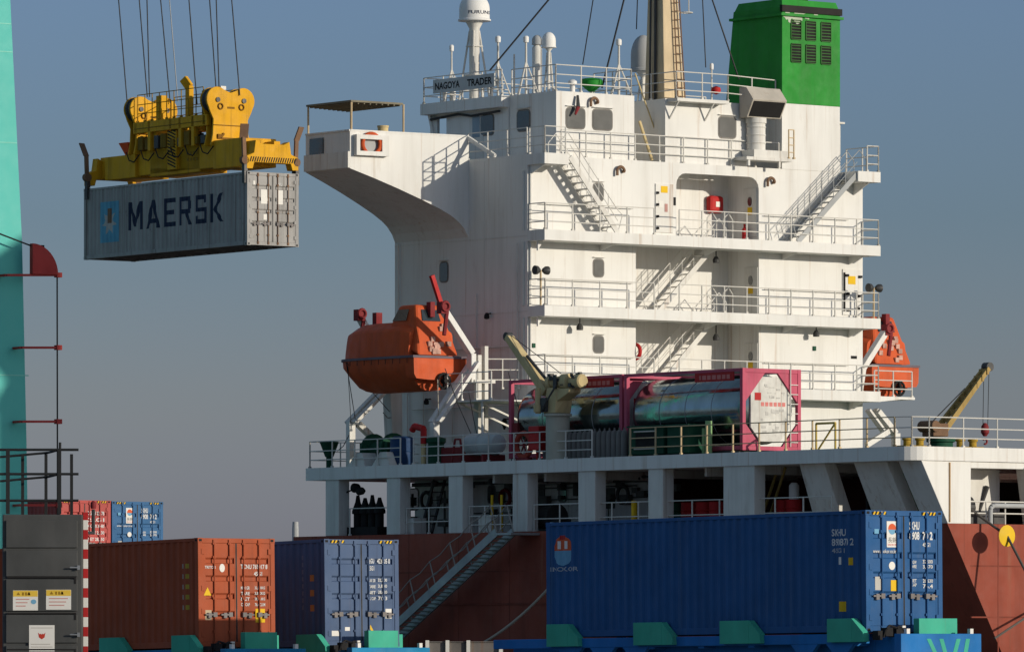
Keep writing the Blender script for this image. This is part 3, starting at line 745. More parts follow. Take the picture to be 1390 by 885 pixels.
q.hexa([(hv0 + .03, p0_.y, p0_.z), (hv1 + .24, p0_.y, p0_.z), (hv1 + .24, p1_.y, p1_.z), (hv0 + .03, p1_.y, p1_.z)] + [(v_, p_.y + nn.y, p_.z + nn.z) for v_, p_ in ((hv0 + .03, p0_), (hv1 + .24, p0_), (hv1 + .24, p1_), (hv0 + .03, p1_))])
ship.part('intake_grille', q, [BLACK], cas)
q = MB(); q.box(hv0 - .3, vfun - .02, -.65, .14, Z4 + .22, Z4 + .34); q.box(hv0 + .1, hv1 + .45, -.6, .1, Z4 + .34, Z4 + .62)
for vv in (hv0 - .2, hv1, ): q.box(vv, vv + .09, -.62, -.52, Z4 - .001, Z4 + .22)
ship.part('trunk_base', q, [WHITE2], cas)
q = MB(); rail(q, [(hv1 + .5, -.6, Z4 + .34), (vfun + .1, -.6, Z4 + .34)], nr=4, h=1.1); ship.part('railing', q, [RAILT], cas)
# mast: tapered buff column, rust stained, with a ladder up its aft side
mz = ZC; mv0, mv1 = onu(885, 130, .6)[0] + .25, onu(930, 130, .6)[0] - .05; tz = onu(905, -120, 1)[2]
mast = Thing('radar_mast', 'tall buff signal mast with rust streaks and ladder standing on the casing beside the funnel', 'mast', ((mv0 + mv1) / 2, 1, mz))
def mpt(f, z): t = (z - mz) / (tz - mz); c_ = (mv0 + mv1) / 2; hw = (mv1 - mv0) / 2 * (1 - .48 * t) * f; return c_ + hw - .12 * t
q = MB(); tq = (tz - mz)
q.hexa([(mv0 + .3, .55, mz), (mv1, .55, mz), (mv1, 1.75, mz), (mv0 + .3, 1.75, mz), (mpt(-.6, tz), .75, tz), (mpt(1, tz), .75, tz), (mpt(1, tz), 1.4, tz), (mpt(-.6, tz), 1.4, tz)])
mast.part('column', q, [BUFF], bevel=.03)
q = MB()
for f in (.35, .9): q.tube((mpt(f, mz), .45, mz), (mpt(f, tz), .62, tz), .025)
for k in range(34):
    z = mz + .15 + k * .32
    if z < tz: t = (z - mz) / tq; q.tube((mpt(.35, z), .45 + .17 * t, z), (mpt(.9, z), .45 + .17 * t, z), .017)
mast.part('ladder', q, [RUSTY])
q = MB(); q.path([(mv0 + .22, 1.0, mz), (mpt(-.78, tz), 1.0, tz)], .05); q.path([(mv0 + .12, 1.2, mz), (mpt(-.9, tz), 1.2, tz)], .04); mast.part('cable_run', q, [DSTEEL])
q = MB(); c_ = onu(935, 18, .8); q.torus((c_[0] - .12, .8, c_[2]), .24, .02, 'z', 14, 5); q.tube((c_[0] - .9, .9, c_[2]), (c_[0] - .3, .85, c_[2]), .03); q.tube((c_[0], .8, c_[2]), (c_[0], .8, c_[2] + 1.0), .02); mast.part('side_bracket', q, [RAILW])

# ------------------------------------------------------------------ things on the monkey island and top decks
def sdome(x, ytop, ybot, hw, u, zbase, label, mat=DOME, on=None, legs=True, text=None, ped=None, kind='satellite_dome'):
    if on is not None: u = onv(x, ybot, on)[1]
    s_ = 36.0; c_ = onu(x, ybot, u); zb = c_[2]; zt = onu(x, ytop, u)[2]; r_ = hw / s_; v_ = c_[0]
    t = Thing(kind, label, 'antenna', (v_, u, zbase), group='white domes and aerials on the upper decks')
    q = MB(); h_ = zt - zb; q.lathe([(r_ * .55, zb), (r_ * 1.08, zb + .02), (r_ * 1.08, zb + h_ * .07)] + [(r_, zb + h_ * .10), (r_, zb + h_ * .45)] + [(r_ * math.cos(a), zb + h_ * .45 + h_ * .55 * math.sin(a)) for a in [R(15), R(30), R(45), R(60), R(75), R(88)]], (v_, u, 0), 24)
    d_ = t.part('dome', q, [mat], smooth=True)
    pw = ped or r_ * .3
    q = MB(); q.lathe([(pw, zbase), (pw, zb - r_ * .45), (r_ * .6, zb + .01)], (v_, u, 0), 14); t.part('pedestal', q, [WHITE2], smooth=True)
    if legs:
        q = MB()
        for k in range(4):
            a = PI / 4 + k * PI / 2; q.tube((v_ + 1.9 * pw * 1.6 * math.cos(a), u + 1.9 * pw * 1.6 * math.sin(a), zbase), (v_ + pw * .9 * math.cos(a), u + pw * .9 * math.sin(a), zb - r_ * .6), .04)
        for kz in (.35, .7):
            rr = pw * (3.0 * (1 - kz) + .95 * kz); z = zbase + (zb - zbase) * kz
            q.path([(v_ + rr * math.cos(PI / 4 + k * PI / 2), u + rr * math.sin(PI / 4 + k * PI / 2), z) for k in range(5)], .028)
        t.part('braces', q, [RAILW])
    return t, v_, zb, zt, r_
t, v_, zb, zt, r_ = sdome(644, -8, 30, 21, 4.6, ZW, 'largest white satellite dome, on a braced column behind the name board', ped=.2, on=vh + 1.2)
ub_ = t.o.location; ud_ = onv(644, 30, vh + 1.2)[1]
mb = text_mb('FURUNO', (0, 0, 0), (1, 0, 0), (0, 0, 1), 1.05, .13, .01, cuts=[.1 * k for k in range(11)])
for i, p in enumerate(mb.v):
    an = R(-150) + p[0] / r_; mb.v[i] = (v_ + (r_ + .006) * math.cos(an), ud_ + (r_ + .006) * math.sin(an), p[2] + zb + (zt - zb) * .24)
t.part('lettering', mb, [INK_N])
sdome(745, 44, 66, 9.5, 3.0, ZW, 'small white satellite dome on a thin tripod beside the grey capped stack', ped=.06, on=vh + 2.2)
sdome(729, 48, 62, 7, 4.2, ZW, 'small grey domed ventilator stack standing behind the thin tripod dome', mat=LGREY, legs=False, ped=.19, kind='ventilator_stack', on=vh + 2.4)
sdome(873, 48, 98, 17, 3.6, ZC - .4, 'wide pale satellite dome half hidden behind the buff mast', mat=LGREY, legs=True, ped=.1)
def whip(x, ytop, u, zbase, label, fat=.05, brace=True, cap=True, on=None):
    if on is not None: u = onv(x, ytop, on)[1]
    c_ = onu(x, ytop, u); t = Thing('antenna_mast', label, 'antenna', (c_[0], u, zbase), group='white domes and aerials on the upper decks'); q = MB()
    q.tube((c_[0], u, zbase), (c_[0], u, c_[2]), fat, fat * .8, 8); t.part('pole', q, [RAILW])
    if brace:
        q = MB()
        for a in (-.5, .5): q.tube((c_[0] + a, u - .2, zbase), (c_[0], u, zbase + (c_[2] - zbase) * .65), .03)
        q.tube((c_[0], u + .55, zbase), (c_[0], u, zbase + (c_[2] - zbase) * .65), .03)
        for k in (.25, .5): zz = zbase + (c_[2] - zbase) * .65 * k; q.tube((c_[0] - .5 * (1 - k), u - .2 * (1 - k), zz), (c_[0] + .5 * (1 - k), u - .2 * (1 - k), zz), .02)
        t.part('braces', q, [RAILW])
    if cap: q = MB(); q.lathe([(fat * 1.9, 0), (fat * 2.1, .06), (fat * 2.1, .2), (fat * 1.2, .24)], (c_[0], u, c_[2]), 10); t.part('cap', q, [DOME], smooth=True)
    return t
whip(676, 58, 2.4, ZW, 'slim braced aerial pole just right of the ship name board', on=vh + .5)
whip(714, 58, 2.0, ZW, 'braced white lamp pole between the name board and the small domes', on=vh + .9)
whip(698, 74, 3.0, ZW, 'short dark unbraced pole between two braced aerials', .04, False, False, on=vh + .7)
whip(840, 62, 1.2, ZW, 'braced lamp pole at the aft edge above the two square windows')
whip(613, 70, 5.4, ZW, 'ringed whip aerial at the forward end of the name board', .04, on=vh + .3)
whip(966, 95, .1, ZC, 'short lamp post with double floodlights on the rail in front of the funnel', .035, False)
# name board
a = onv(589, 106, vh - .36); b = onv(672, 103, vh - .36)
za, zb_ = onv(630, 104.5, vh - .36)[2], onv(630, 123, vh - .36)[2]
nb = Thing('name_board', 'grey board lettered with the ship name on the bridge roof rail', 'sign', (vh - .36, (a[1] + b[1]) / 2, ZW))
q = MB(); q.box(vh - .40, vh - .35, b[1], a[1], zb_, za); nb.part('board', q, [M('board_grey', (.50, .51, .50), .5)])
L_ = a[1] - b[1]
for wd_, fa, fb in (('NAGOYA', .035, .44), ('TRADER', .56, .965)): nb.part('lettering', text_mb(wd_, (vh - .404, a[1] - L_ * fa, zb_ + .12), (0, -1, 0), (0, 0, 1), L_ * (fb - fa), (za - zb_) - .24, .03), [INK_B])
q = MB(); q.tube((vh - .34, a[1] - .4, ZW), (vh - .34, a[1] - .4, za), .03); q.tube((vh - .34, b[1] + .4, ZW), (vh - .34, b[1] + .4, za), .03); nb.part('bracket', q, [RAILW])
# small vents on the roof
for x, lab, m_ in ((777, 'stubby white mushroom vent on the roof edge left of the green cover', DOME),):
    c_ = onu(x, 120, .6); q = MB(); q.lathe([(.1, ZW), (.1, ZW + .3), (.17, ZW + .32), (.17, ZW + .42), (.08, ZW + .48)], (c_[0], .6, 0), 14)
    single('mushroom_vent', lab, 'vent', q, [m_], (c_[0], .6, ZW), smooth=True)
c_ = onu(803, 112, 2.0); t = Thing('covered_searchlight', 'green canvas covered searchlight on a post behind the roof rail', 'searchlight', (c_[0], 2.0, ZW))
q = MB(); q.lathe([(.10, -.36), (.40, -.12), (.42, .05), (.36, .12), (.1, .16)], (c_[0], 2.0, c_[2]), 16); t.part('cover', q, [GREEN], smooth=True)
q = MB(); q.tube((c_[0], 2.0, ZW), (c_[0], 2.0, c_[2] - .3), .06); t.part('post', q, [RAILW])
# a few small aerial things amidst the roof rail
for k, (x, h_, m_) in enumerate(((604, .8, DOME), (616, .9, DOME), (655, .75, DOME), (667, .8, LGREY))):
    c_ = onv(x, 118, vh + .35); q = MB(); q.lathe([(.07, ZW), (.07, ZW + h_ * .6), (.2, ZW + h_ * .62), (.2, ZW + h_), (.1, ZW + h_ + .08)], (c_[0], c_[1], 0), 12)
    single('mushroom_vent', ['white mushroom vent by the forward corner of the roof rail', 'white mushroom vent behind the first letters of the name board', 'white mushroom vent beside the large dome column', 'grey mushroom vent behind the last letters of the name board'][k], 'vent', q, [m_], (c_[0], c_[1], ZW), smooth=True)
# stay wires
WS = []
def wire(x0, y0, u0, x1, y1, u1, label, r_=.022, m_=None):
    a, b = onu(x0, y0, u0), onu(x1, y1, u1); q = MB(); q.tube(a, b, r_, n=5)
    single('stay_wire', label, 'wire', q, [m_ or WIRE], a, group='rigging wires and aerials')
wire(665, 96, 3, 760, -18, 1.5, 'thick dark stay climbing from beside the name board towards the mast', .035)
wire(791, 88, 2, 808, -18, 1, 'thin stay rising steeply behind the roof rail left of the green cover')
wire(817, 120, 2, 852, -20, 1, 'dark stay rising from beside the green cover', .035)
wire(864, 40, 2, 866, -20, 1, 'vertical wire just left of the mast over the wide dome')
wire(958, 92, .5, 953, -15, 1, 'near vertical wire right of the mast')
wire(1003, 108, .5, 960, -20, 1, 'slanting stay from the funnel foot up towards the mast', .03)
# red buoy light by the casing rail
c_ = onu(972, 123, .0); q = MB(); q.lathe([(.02, -.16), (.16, -.1), (.19, 0), (.16, .1), (.02, .16)], c_, 14)
single('marker_float', 'small red and white float hung on the rail below the funnel', 'float', q, [RED], c_, smooth=True)
# wall flag / windsock on aft wheelhouse wall
c_ = onu(784, 130, .2); q = MB(); p1 = onu(781, 157, .2); q.tube((c_[0], .2, c_[2]), (p1[0] + .05, .1, p1[2] + .3), .05, .08); q.mat(1); q.tube((p1[0] + .05, .1, p1[2] + .3), (p1[0] - .12, .05, p1[2] + .02), .08, .04)
single('furled_flag', 'furled dark red and grey flag hanging before the left square window', 'flag', q, [DSTEEL, DRED], c_)

# ------------------------------------------------------------------ red hose box in the recess, life rings
c_ = onu(965, 278, RD); t = Thing('hose_box', 'red round ended fire hose box on the wall of the upper recess', 'fire box', (c_[0], RD, c_[2]))
q = MB(); q.box(c_[0] - .28, c_[0] + .42, RD - .3, RD, c_[2] - .33, c_[2] + .33); t.part('box', q, [RED], bevel=.12)
q = MB(); q.box(c_[0] + .0, c_[0] + .2, RD - .312, RD - .301, c_[2] - .1, c_[2] + .1); t.part('notice', q, [PAPER])
c_ = onu(866, 477, -.1); q = MB(); q.torus((v863 + .09, .12, c_[2]), .27, .07, 'x', 18, 8); single('life_ring', 'red life ring hung edge on at the stair recess above the tank containers', 'life ring', q, [RED], c_, smooth=True)
c_ = onu(1023, 312, .6); q = MB(); q.lathe([(.09, 0), (.1, .05), (.1, .5), (.04, .58), (.05, .7)], (v1030 - .2, c_[1], Z3), 12); single('fire_extinguisher', 'red fire extinguisher standing by the upper recess door', 'extinguisher', q, [RED], (v1030 - .2, .6, Z3), smooth=True)
# life ring in its bracket on the bridge wing
vv = onv(500, 195, -4.4)[0]
def lr(xx, yy):
    lo_, hi_ = VS - .05, 0.0
    for it in range(40):
        mid = (lo_ + hi_) / 2; p_ = onv(xx, yy, mid)
        if p_[1] > ua_(mid): hi_ = mid
        else: lo_ = mid
    return onv(xx, yy, (lo_ + hi_) / 2)
a = lr(480, 196); b = lr(524, 194); z0_, z1_ = lr(500, 212)[2], lr(500, 184)[2]
sw = Vector((b[0] - a[0], b[1] - a[1], 0)).normalized(); nw = Vector((sw.y, -sw.x, 0))
t = Thing('life_ring', 'orange life ring in a white slotted box on the aft face of the bridge wing', 'life ring', a)
q = MB(); P = lambda s_, n_, z: tuple(Vector((a[0], a[1], 0)) + sw * s_ + nw * n_ + Vector((0, 0, z))); Ls = (Vector(b) - Vector(a)).length
for (s0, s1, zz0, zz1) in ((0, Ls, z0_, z0_ + .16), (0, Ls, z1_ - .16, z1_), (0, .15, z0_ + .16, z1_ - .16), (Ls - .3, Ls, z0_ + .16, z1_ - .16)):
    q.hexa([P(s0, 0.0, zz0), P(s0, .22, zz0), P(s1, .22, zz0), P(s1, 0.0, zz0), P(s0, 0.0, zz1), P(s0, .22, zz1), P(s1, .22, zz1), P(s1, 0.0, zz1)])
t.part('bracket_box', q, [WHITE])
q = MB(); q.hexa([P(.16, .005, z0_ + .17), P(.16, .02, z0_ + .17), P(Ls - .31, .02, z0_ + .17), P(Ls - .31, .005, z0_ + .17), P(.16, .005, z1_ - .17), P(.16, .02, z1_ - .17), P(Ls - .31, .02, z1_ - .17), P(Ls - .31, .005, z1_ - .17)]); t.part('box_back', q, [LGREY])
q = MB(); cc_ = Vector(P(.7, .12, (z0_ + z1_) / 2 + .06)); n_ = 22; m_ = 8; i0 = 0
for k in range(n_):
    th = 2 * PI * k / n_
    for j in range(m_):
        ph = 2 * PI * j / m_; rr = .38 + .075 * math.cos(ph); q.v.append(tuple(cc_ + sw * rr * math.cos(th) + Vector((0, 0, 1)) * rr * math.sin(th) + nw * .075 * math.sin(ph)))
for k in range(n_):
    for j in range(m_): q.f.append((k * m_ + j, ((k + 1) % n_) * m_ + j, ((k + 1) % n_) * m_ + (j + 1) % m_, k * m_ + (j + 1) % m_)); q.m.append(0)
t.part('ring', q, [ORANGE], smooth=True)
# floodlights on the aft walkways
def flood(x, y, u, zb, lab, m_=DSTEEL):
    c_ = onu(x, y, u); t = Thing('floodlight', lab, 'floodlight', (c_[0], u, zb)); q = MB()
    q.tube((c_[0], u, zb), (c_[0], u, c_[2]), .04); t.part('post', q, [RAILT])
    q = MB(); q.lathe([(.07, .12), (.16, 0), (.17, -.12)], (c_[0] - .18, u - .02, c_[2]), 12, 'x'); q.lathe([(.07, -.12), (.15, 0), (.16, .12)], (c_[0] + .2, u - .02, c_[2]), 12, 'x'); t.part('lamp', q, [m_], smooth=True)
flood(734, 367, -.7, Z2, 'twin floodlight on a rusty post at the near corner of the middle walkway')
flood(1186, 391, -.95, Z2, 'twin floodlight on a post at the far end of the middle walkway')
for x, y, zz, lab in ((787, 443, Z2, 'drop lamp under the middle walkway left of the stair recess'), (1108, 452, Z2, 'drop lamp under the middle walkway near its far end'), (972, 352, Z3, 'dark lamp under the upper walkway at the head of the middle stair'), (972, 457, Z2, 'dark lamp under the middle walkway at the head of the lower stair')):
    c_ = onu(x, y, -.4 if x != 972 else .3); q = MB(); u_ = c_[1]; q.tube((c_[0], u_, zz - .385 if x != 972 else zz - .12), (c_[0], u_, c_[2]), .025); q.lathe([(.06, .1), (.13, -.02), (.12, -.14)], c_, 10)
    single('drop_lamp', lab, 'lamp', q, [DSTEEL], c_)

# ------------------------------------------------------------------ poop deck rails
q = MB(); zr = Z0
ua1 = onv(800, 600, VS)[1]; ub1 = onv(852, 600, VS)[1]; ug = onv(640, 600, VS)[1]; ug2 = onv(540, 600, VS)[1]
rail(q, [(VS + .12, UP - .1, zr), (VS + .12, ug2 , zr)], step=1.4); rail(q, [(VS + .12, ug2 - .8, zr), (VS + .12, ua1, zr)], step=1.5)
rail(q, [(.6, UP - .1, zr), (VS + .12, UP - .1, zr)], step=1.4)
ship.part('railing', q, [RAILW], pdk)
q = MB(); rail(q, [(VS + .12, ub1, zr), (VS + .12, UA + .9, zr)], step=1.35, rp=.034); ship.part('railing', q, [RAILT], pdk)
q = MB(); rail(q, [(VS + .12, UA + .9, zr), (VS + .35, UA + .3, zr), (VS + .95, UA + .12, zr), (VF - .2, UA + .12, zr)], step=1.5); ship.part('railing', q, [RAILW], pdk)
# raised walkway beside the block (carries the far lifeboat station)
q = MB(); fz = onu(1195, 536, OV)[2]
q.box(vr, vr + 2.0, OV + .3, .9, Z1 - .26, Z1 - .16); q.prism([(vr, Z1 - .39), (vr, Z1 - .26), (vr + 1.3, Z1 - .26)], 'y', OV + .3, OV + .36)
ship.part('walkway', q, [WHITE]); q = MB(); rail(q, [(vr, OV + .36, Z1 - .16), (vr + 1.9, OV + .36, Z1 - .16)], step=.9); ship.part('railing', q, [RAILW])

# ------------------------------------------------------------------ lifeboats and davits
def lifeboat(label, base):
    """base: near gunwale corner of the transom (v, u, z); the boat points forward"""
    v0, u0, g = base; B = 2.45; Lb = 5.15; vc = v0 + B / 2
    t = Thing('lifeboat', label, 'lifeboat', (vc, u0 + Lb / 2, g - 1.25), group='enclosed orange lifeboats')
    st = [(0, .98, 0), (.5, 1, 0), (.52, 1, 1.0), (2.2, 1, 1.0), (3.4, .99, 1.0), (4.0, .95, .98), (4.5, .85, .86), (4.9, .68, .62), (5.15, .48, .38)]
    q = MB(); rings = []
    for y, k, kz in st:
        b = B / 2 * k; kd = -1.22 * kz
        half = [(0, kd), (b * .35, kd + .06), (b * .78, kd * .56), (b * .97, -.42 * max(kz, .3)), (b, -.06), (b, 0.0)]
        if kz == 0: half = [(0, -.82), (b * .45, -.82), (b * .90, -.78), (b * .985, -.62), (b, -.2), (b, 0.0)]
        rings.append([(vc + a, u0 + y, g + z) for a, z in half] + [(vc - a, u0 + y, g + z) for a, z in reversed(half[1:])])
    q.loft(rings); t.part('hull', q, [ORANGE], smooth=True)
    q = MB(); rings = []
    for y, k, kz in st:
        b = B / 2 * k + .05; rings.append([(vc - b, u0 + y * 1.012 - .03, g - .03), (vc + b, u0 + y * 1.012 - .03, g - .03), (vc + b, u0 + y * 1.012 - .03, g + .06), (vc - b, u0 + y * 1.012 - .03, g + .06)])
    q.loft(rings); t.part('rubbing_strip', q, [M('fender_grey', (.16, .13, .15), .7)])
    q = MB(); rings = []
    for y, k, kz in ((.55, .86, .90), (.9, .95, .97), (1.2, .98, 1), (3.2, .98, 1), (4.0, .93, .98), (4.5, .80, .90), (4.85, .62, .62)):
        b = B / 2 * k; h_ = 1.38 * kz
        half = [(b, .06), (b * .98, .25), (b * .92, h_ * .68), (b * .88, h_ * .76), (b * .80, h_ * .80), (b * .45, h_ * .97), (0, h_)]
        rings.append([(vc + a, u0 + y, g + z) for a, z in half] + [(vc - a, u0 + y, g + z) for a, z in reversed(half[:-1])])
    q.loft(rings); cn = t.part('canopy', q, [ORANGE], smooth=True)
    q = MB()                                                  # conning tower at the stern with its sloped aft screen
    tw = B / 2 * .62
    q.hexa([(vc - tw * 1.25, u0 + .1, g + .05), (vc + tw * 1.25, u0 + .1, g + .05), (vc + tw * 1.2, u0 + 2.1, g + .9), (vc - tw * 1.2, u0 + 2.1, g + .9),
            (vc - tw * .75, u0 + .75, g + 1.95), (vc + tw * .75, u0 + .75, g + 1.95), (vc + tw * .75, u0 + 1.75, g + 1.95), (vc - tw * .75, u0 + 1.75, g + 1.95)])
    to = t.part('conning_tower', q, [ORANGE], bevel=.10)
    q = MB()
    def scr(a, f): p, r_ = Vector((vc + a * tw * (1.25 - .5 * f), u0 + .1 + .65 * f, g + .05 + 1.9 * f)), Vector((0, -.03, .012)); return tuple(p + r_)
    q.quad(scr(-.6, .68), scr(.6, .68), scr(.6, .9), scr(-.6, .9)); t.part('window', q, [GLASS], to)
    q = MB()
    def sidew(y, f, sg): s_ = tw * (1.2 - .45 * f) + .015; return (vc + sg * s_, u0 + y, g + .9 + 1.05 * f)
    q.quad(sidew(1.05, .45, -1), sidew(1.05, .85, -1), sidew(1.7, .85, -1), sidew(1.9, .45, -1)); t.part('window', q, [GLASS], to)
    q = MB()
    for k in range(14):
        a, f = random.uniform(-.7, .7), random.uniform(.08, .6); c_ = Vector(scr(a, f)); s_ = .09; q.hexa([tuple(c_ + Vector(d)) for d in ((-s_, -.05, -s_), (s_, -.05, -s_), (s_, .06, -s_), (-s_, .06, -s_), (-s_, -.05, s_), (s_, -.05, s_), (s_, .06, s_), (-s_, .06, s_))])
    t.part('stern_fittings', q, [M('pale_fittings', (.5, .3, .24), .6, var=.4, scale=4)], to)
    q = MB(); q.torus((vc + .1, u0 - .1, g - .86), .27, .05, 'y', 18, 8); q.tube((vc + .1, u0 - .02, g - .86), (vc + .1, u0 - .25, g - .86), .1); q.beam((vc + .1, u0 - .12, g - .62), (vc + .1, u0 - .12, g - 1.1), .08, .12)
    t.part('propeller_guard', q, [BLACK], smooth=True)
    q = MB(); q.box(vc - .02, vc + .25, u0 + 3.9, u0 + 4.15, g + 1.1, g + 1.8); q.box(vc - .1, vc + .1, u0 + .45, u0 + .7, g + 1.5, g + 2.05); t.part('release_hook', q, [DRED])
    q = MB()                                                   # grab lines below the strip
    for k in range(9): y = .3 + k * .44; q.tube((v0 - .06, u0 + y, g - .04), (v0 - .05, u0 + y + .02, g - .22), .012)
    t.part('grab_line', q, [BLACK])
    return t, vc, u0, g
b1 = onv(561, 484, -4.55)
lifeboat('orange enclosed lifeboat in the davits on the near side below the bridge wing', b1)
p2 = onu(1182, 500, 2.4); b2 = (vr + .0, 2.0, onu(1210, 505, 2.0)[2])
b2 = onu(1183, 496, 1.8)
lifeboat('orange enclosed lifeboat on the far side, seen end on beside the tall white wall', b2)
def davit(name, u, pts_arm, pts_track, pts_leg, mat, red=True, top=None):
    d = Thing('lifeboat_davit', name, 'davit', add(pts_leg[-1], (0, 0, 0)), group='white lifeboat davits')
    q = MB(); pts = pts_arm
    for a, b in zip(pts, pts[1:]): q.beam(a, b, .22, .3, up=(0, 1, 0))
    d.part('arm', q, [mat], bevel=.02)
    q = MB()
    for off in (-.22, .22):
        for a, b in zip(pts_track, pts_track[1:]): q.beam(add(a, (0, off, 0)), add(b, (0, off, 0)), .12, .26, up=(0, 1, 0))
    d.part('trackway', q, [mat])
    q = MB()
    for a, b in zip(pts_leg, pts_leg[1:]): q.beam(a, b, .26, .24, up=(0, 1, 0))
    d.part('leg', q, [mat])
    if red:
        q = MB(); a = pts_arm[-1]; q.bx(add(a, (0, -.05, .0)), (.34, .3, .42)); q.tube(add(a, (.1, -.15, -.2)), add(a, (-.06, -.2, -1.0)), .08); q.torus(add(a, (0, -.22, .05)), .16, .06, 'y', 12, 6)
        d.part('fall_block', q, [DRED])
        if top: q = MB(); q.beam(a, top, .16, .14, up=(0, 1, 0)); d.part('handle_lever', q, [RED])
    return d
ud = b1[1] - .55
davit('lit white davit arm at the stern end of the near lifeboat', ud, [onu(640, 520, ud), onu(640, 480, ud), onu(600, 418, ud)], [onu(644, 492, ud), onu(590, 573, ud)],
      [onu(590, 573, ud), (onu(590, 573, ud)[0], ud, Z0)], WHITE, True, onu(586, 374, ud))
ud2 = ud + 6.0
davit('shaded white davit frame at the bow end of the near lifeboat', ud2, [onu(525, 520, ud2), onu(510, 470, ud2), onu(487, 428, ud2)], [onu(524, 525, ud2), onu(476, 574, ud2)],
      [onu(476, 572, ud2), (onu(476, 572, ud2)[0], ud2, Z0)], WHITE)
q = MB(); e1 = onu(486, 575, ud2); q.beam(onu(486, 575, ud2), onu(515, 603, ud2), .2, .25, up=(0, 1, 0)); q.beam((onu(534, 520, ud2)[0], ud2 + .1, onu(534, 520, ud2)[2]), (onu(538, 600, ud2)[0], ud2 + .1, Z0), .55, .5, w2=.4)
single('davit_brace', 'shaded diagonal brace and upright under the bow of the near lifeboat', 'brace', q, [WHITE2], (e1[0], e1[1], Z0))
q = MB(); 
for xx in (648, 657): e2 = onu(xx, 560, ud - .1); q.box(e2[0], e2[0] + .16, ud - .15, ud + .1, Z0, onu(xx, 470 if xx == 657 else 482, ud)[2])
q.box(onu(640, 500, ud)[0], onu(668, 500, ud)[0], ud - .2, ud + .5, onu(650, 520, ud)[2], onu(650, 518, ud)[2] + .06)
rail(q, [onu(660, 528, ud), add(onu(704, 528, ud), (0, 0, 0))], step=.7, h=1.1)
for yy in (492, 504, 516): q.tube(onu(648, yy, ud), onu(657, yy, ud), .02)
single('boarding_ladder', 'tall white ladder tower and boarding platform inboard of the near lifeboat', 'ladder', q, [RAILW], (onu(648, 560, ud)[0], ud, Z0))
# far davit
uf2 = b2[1] - .5
davit('lit white davit arm in front of the far lifeboat', uf2, [onu(1164, 540, uf2), onu(1170, 500, uf2), onu(1203, 448, uf2)], [onu(1183, 556, uf2), onu(1208, 590, uf2)],
      [onu(1216, 588, uf2), (onu(1216, 588, uf2)[0], uf2, Z0)], WHITE, True)
q = MB(); q.beam(onu(1176, 604, uf2 - .4), onu(1206, 585, uf2 - .4), .2, .16, up=(0, 1, 0)); q.beam(onu(1192, 558, uf2 - .4), onu(1216, 588, uf2 - .4), .2, .16, up=(0, 1, 0))
single('davit_brace', 'lit cranked white brace on deck under the far lifeboat', 'brace', q, [WHITE], (onu(1190, 600, uf2)[0], uf2 - .4, Z0))
# boat falls and lines
q = MB(); q.tube(onu(594, 515, ud), onu(596, 600, ud), .018); 
single('boat_fall', 'pale vertical rope hanging from the stern of the near lifeboat', 'rope', q, [ROPE], onu(596, 600, ud))
q = MB(); a = onv(470, 492, -4.6); q.tube(a, (onu(484, 580, ud2)[0], ud2, onu(484, 580, ud2)[2]), .015); q.tube(a, onu(530, 560, ud2), .015); q.tube(add(a, (0.02, -.05, 0)), onu(478, 600, ud2 + .3), .012)
single('boat_painter', 'thin dark lines falling from the bow of the near lifeboat', 'rope', q, [WIRE], a)

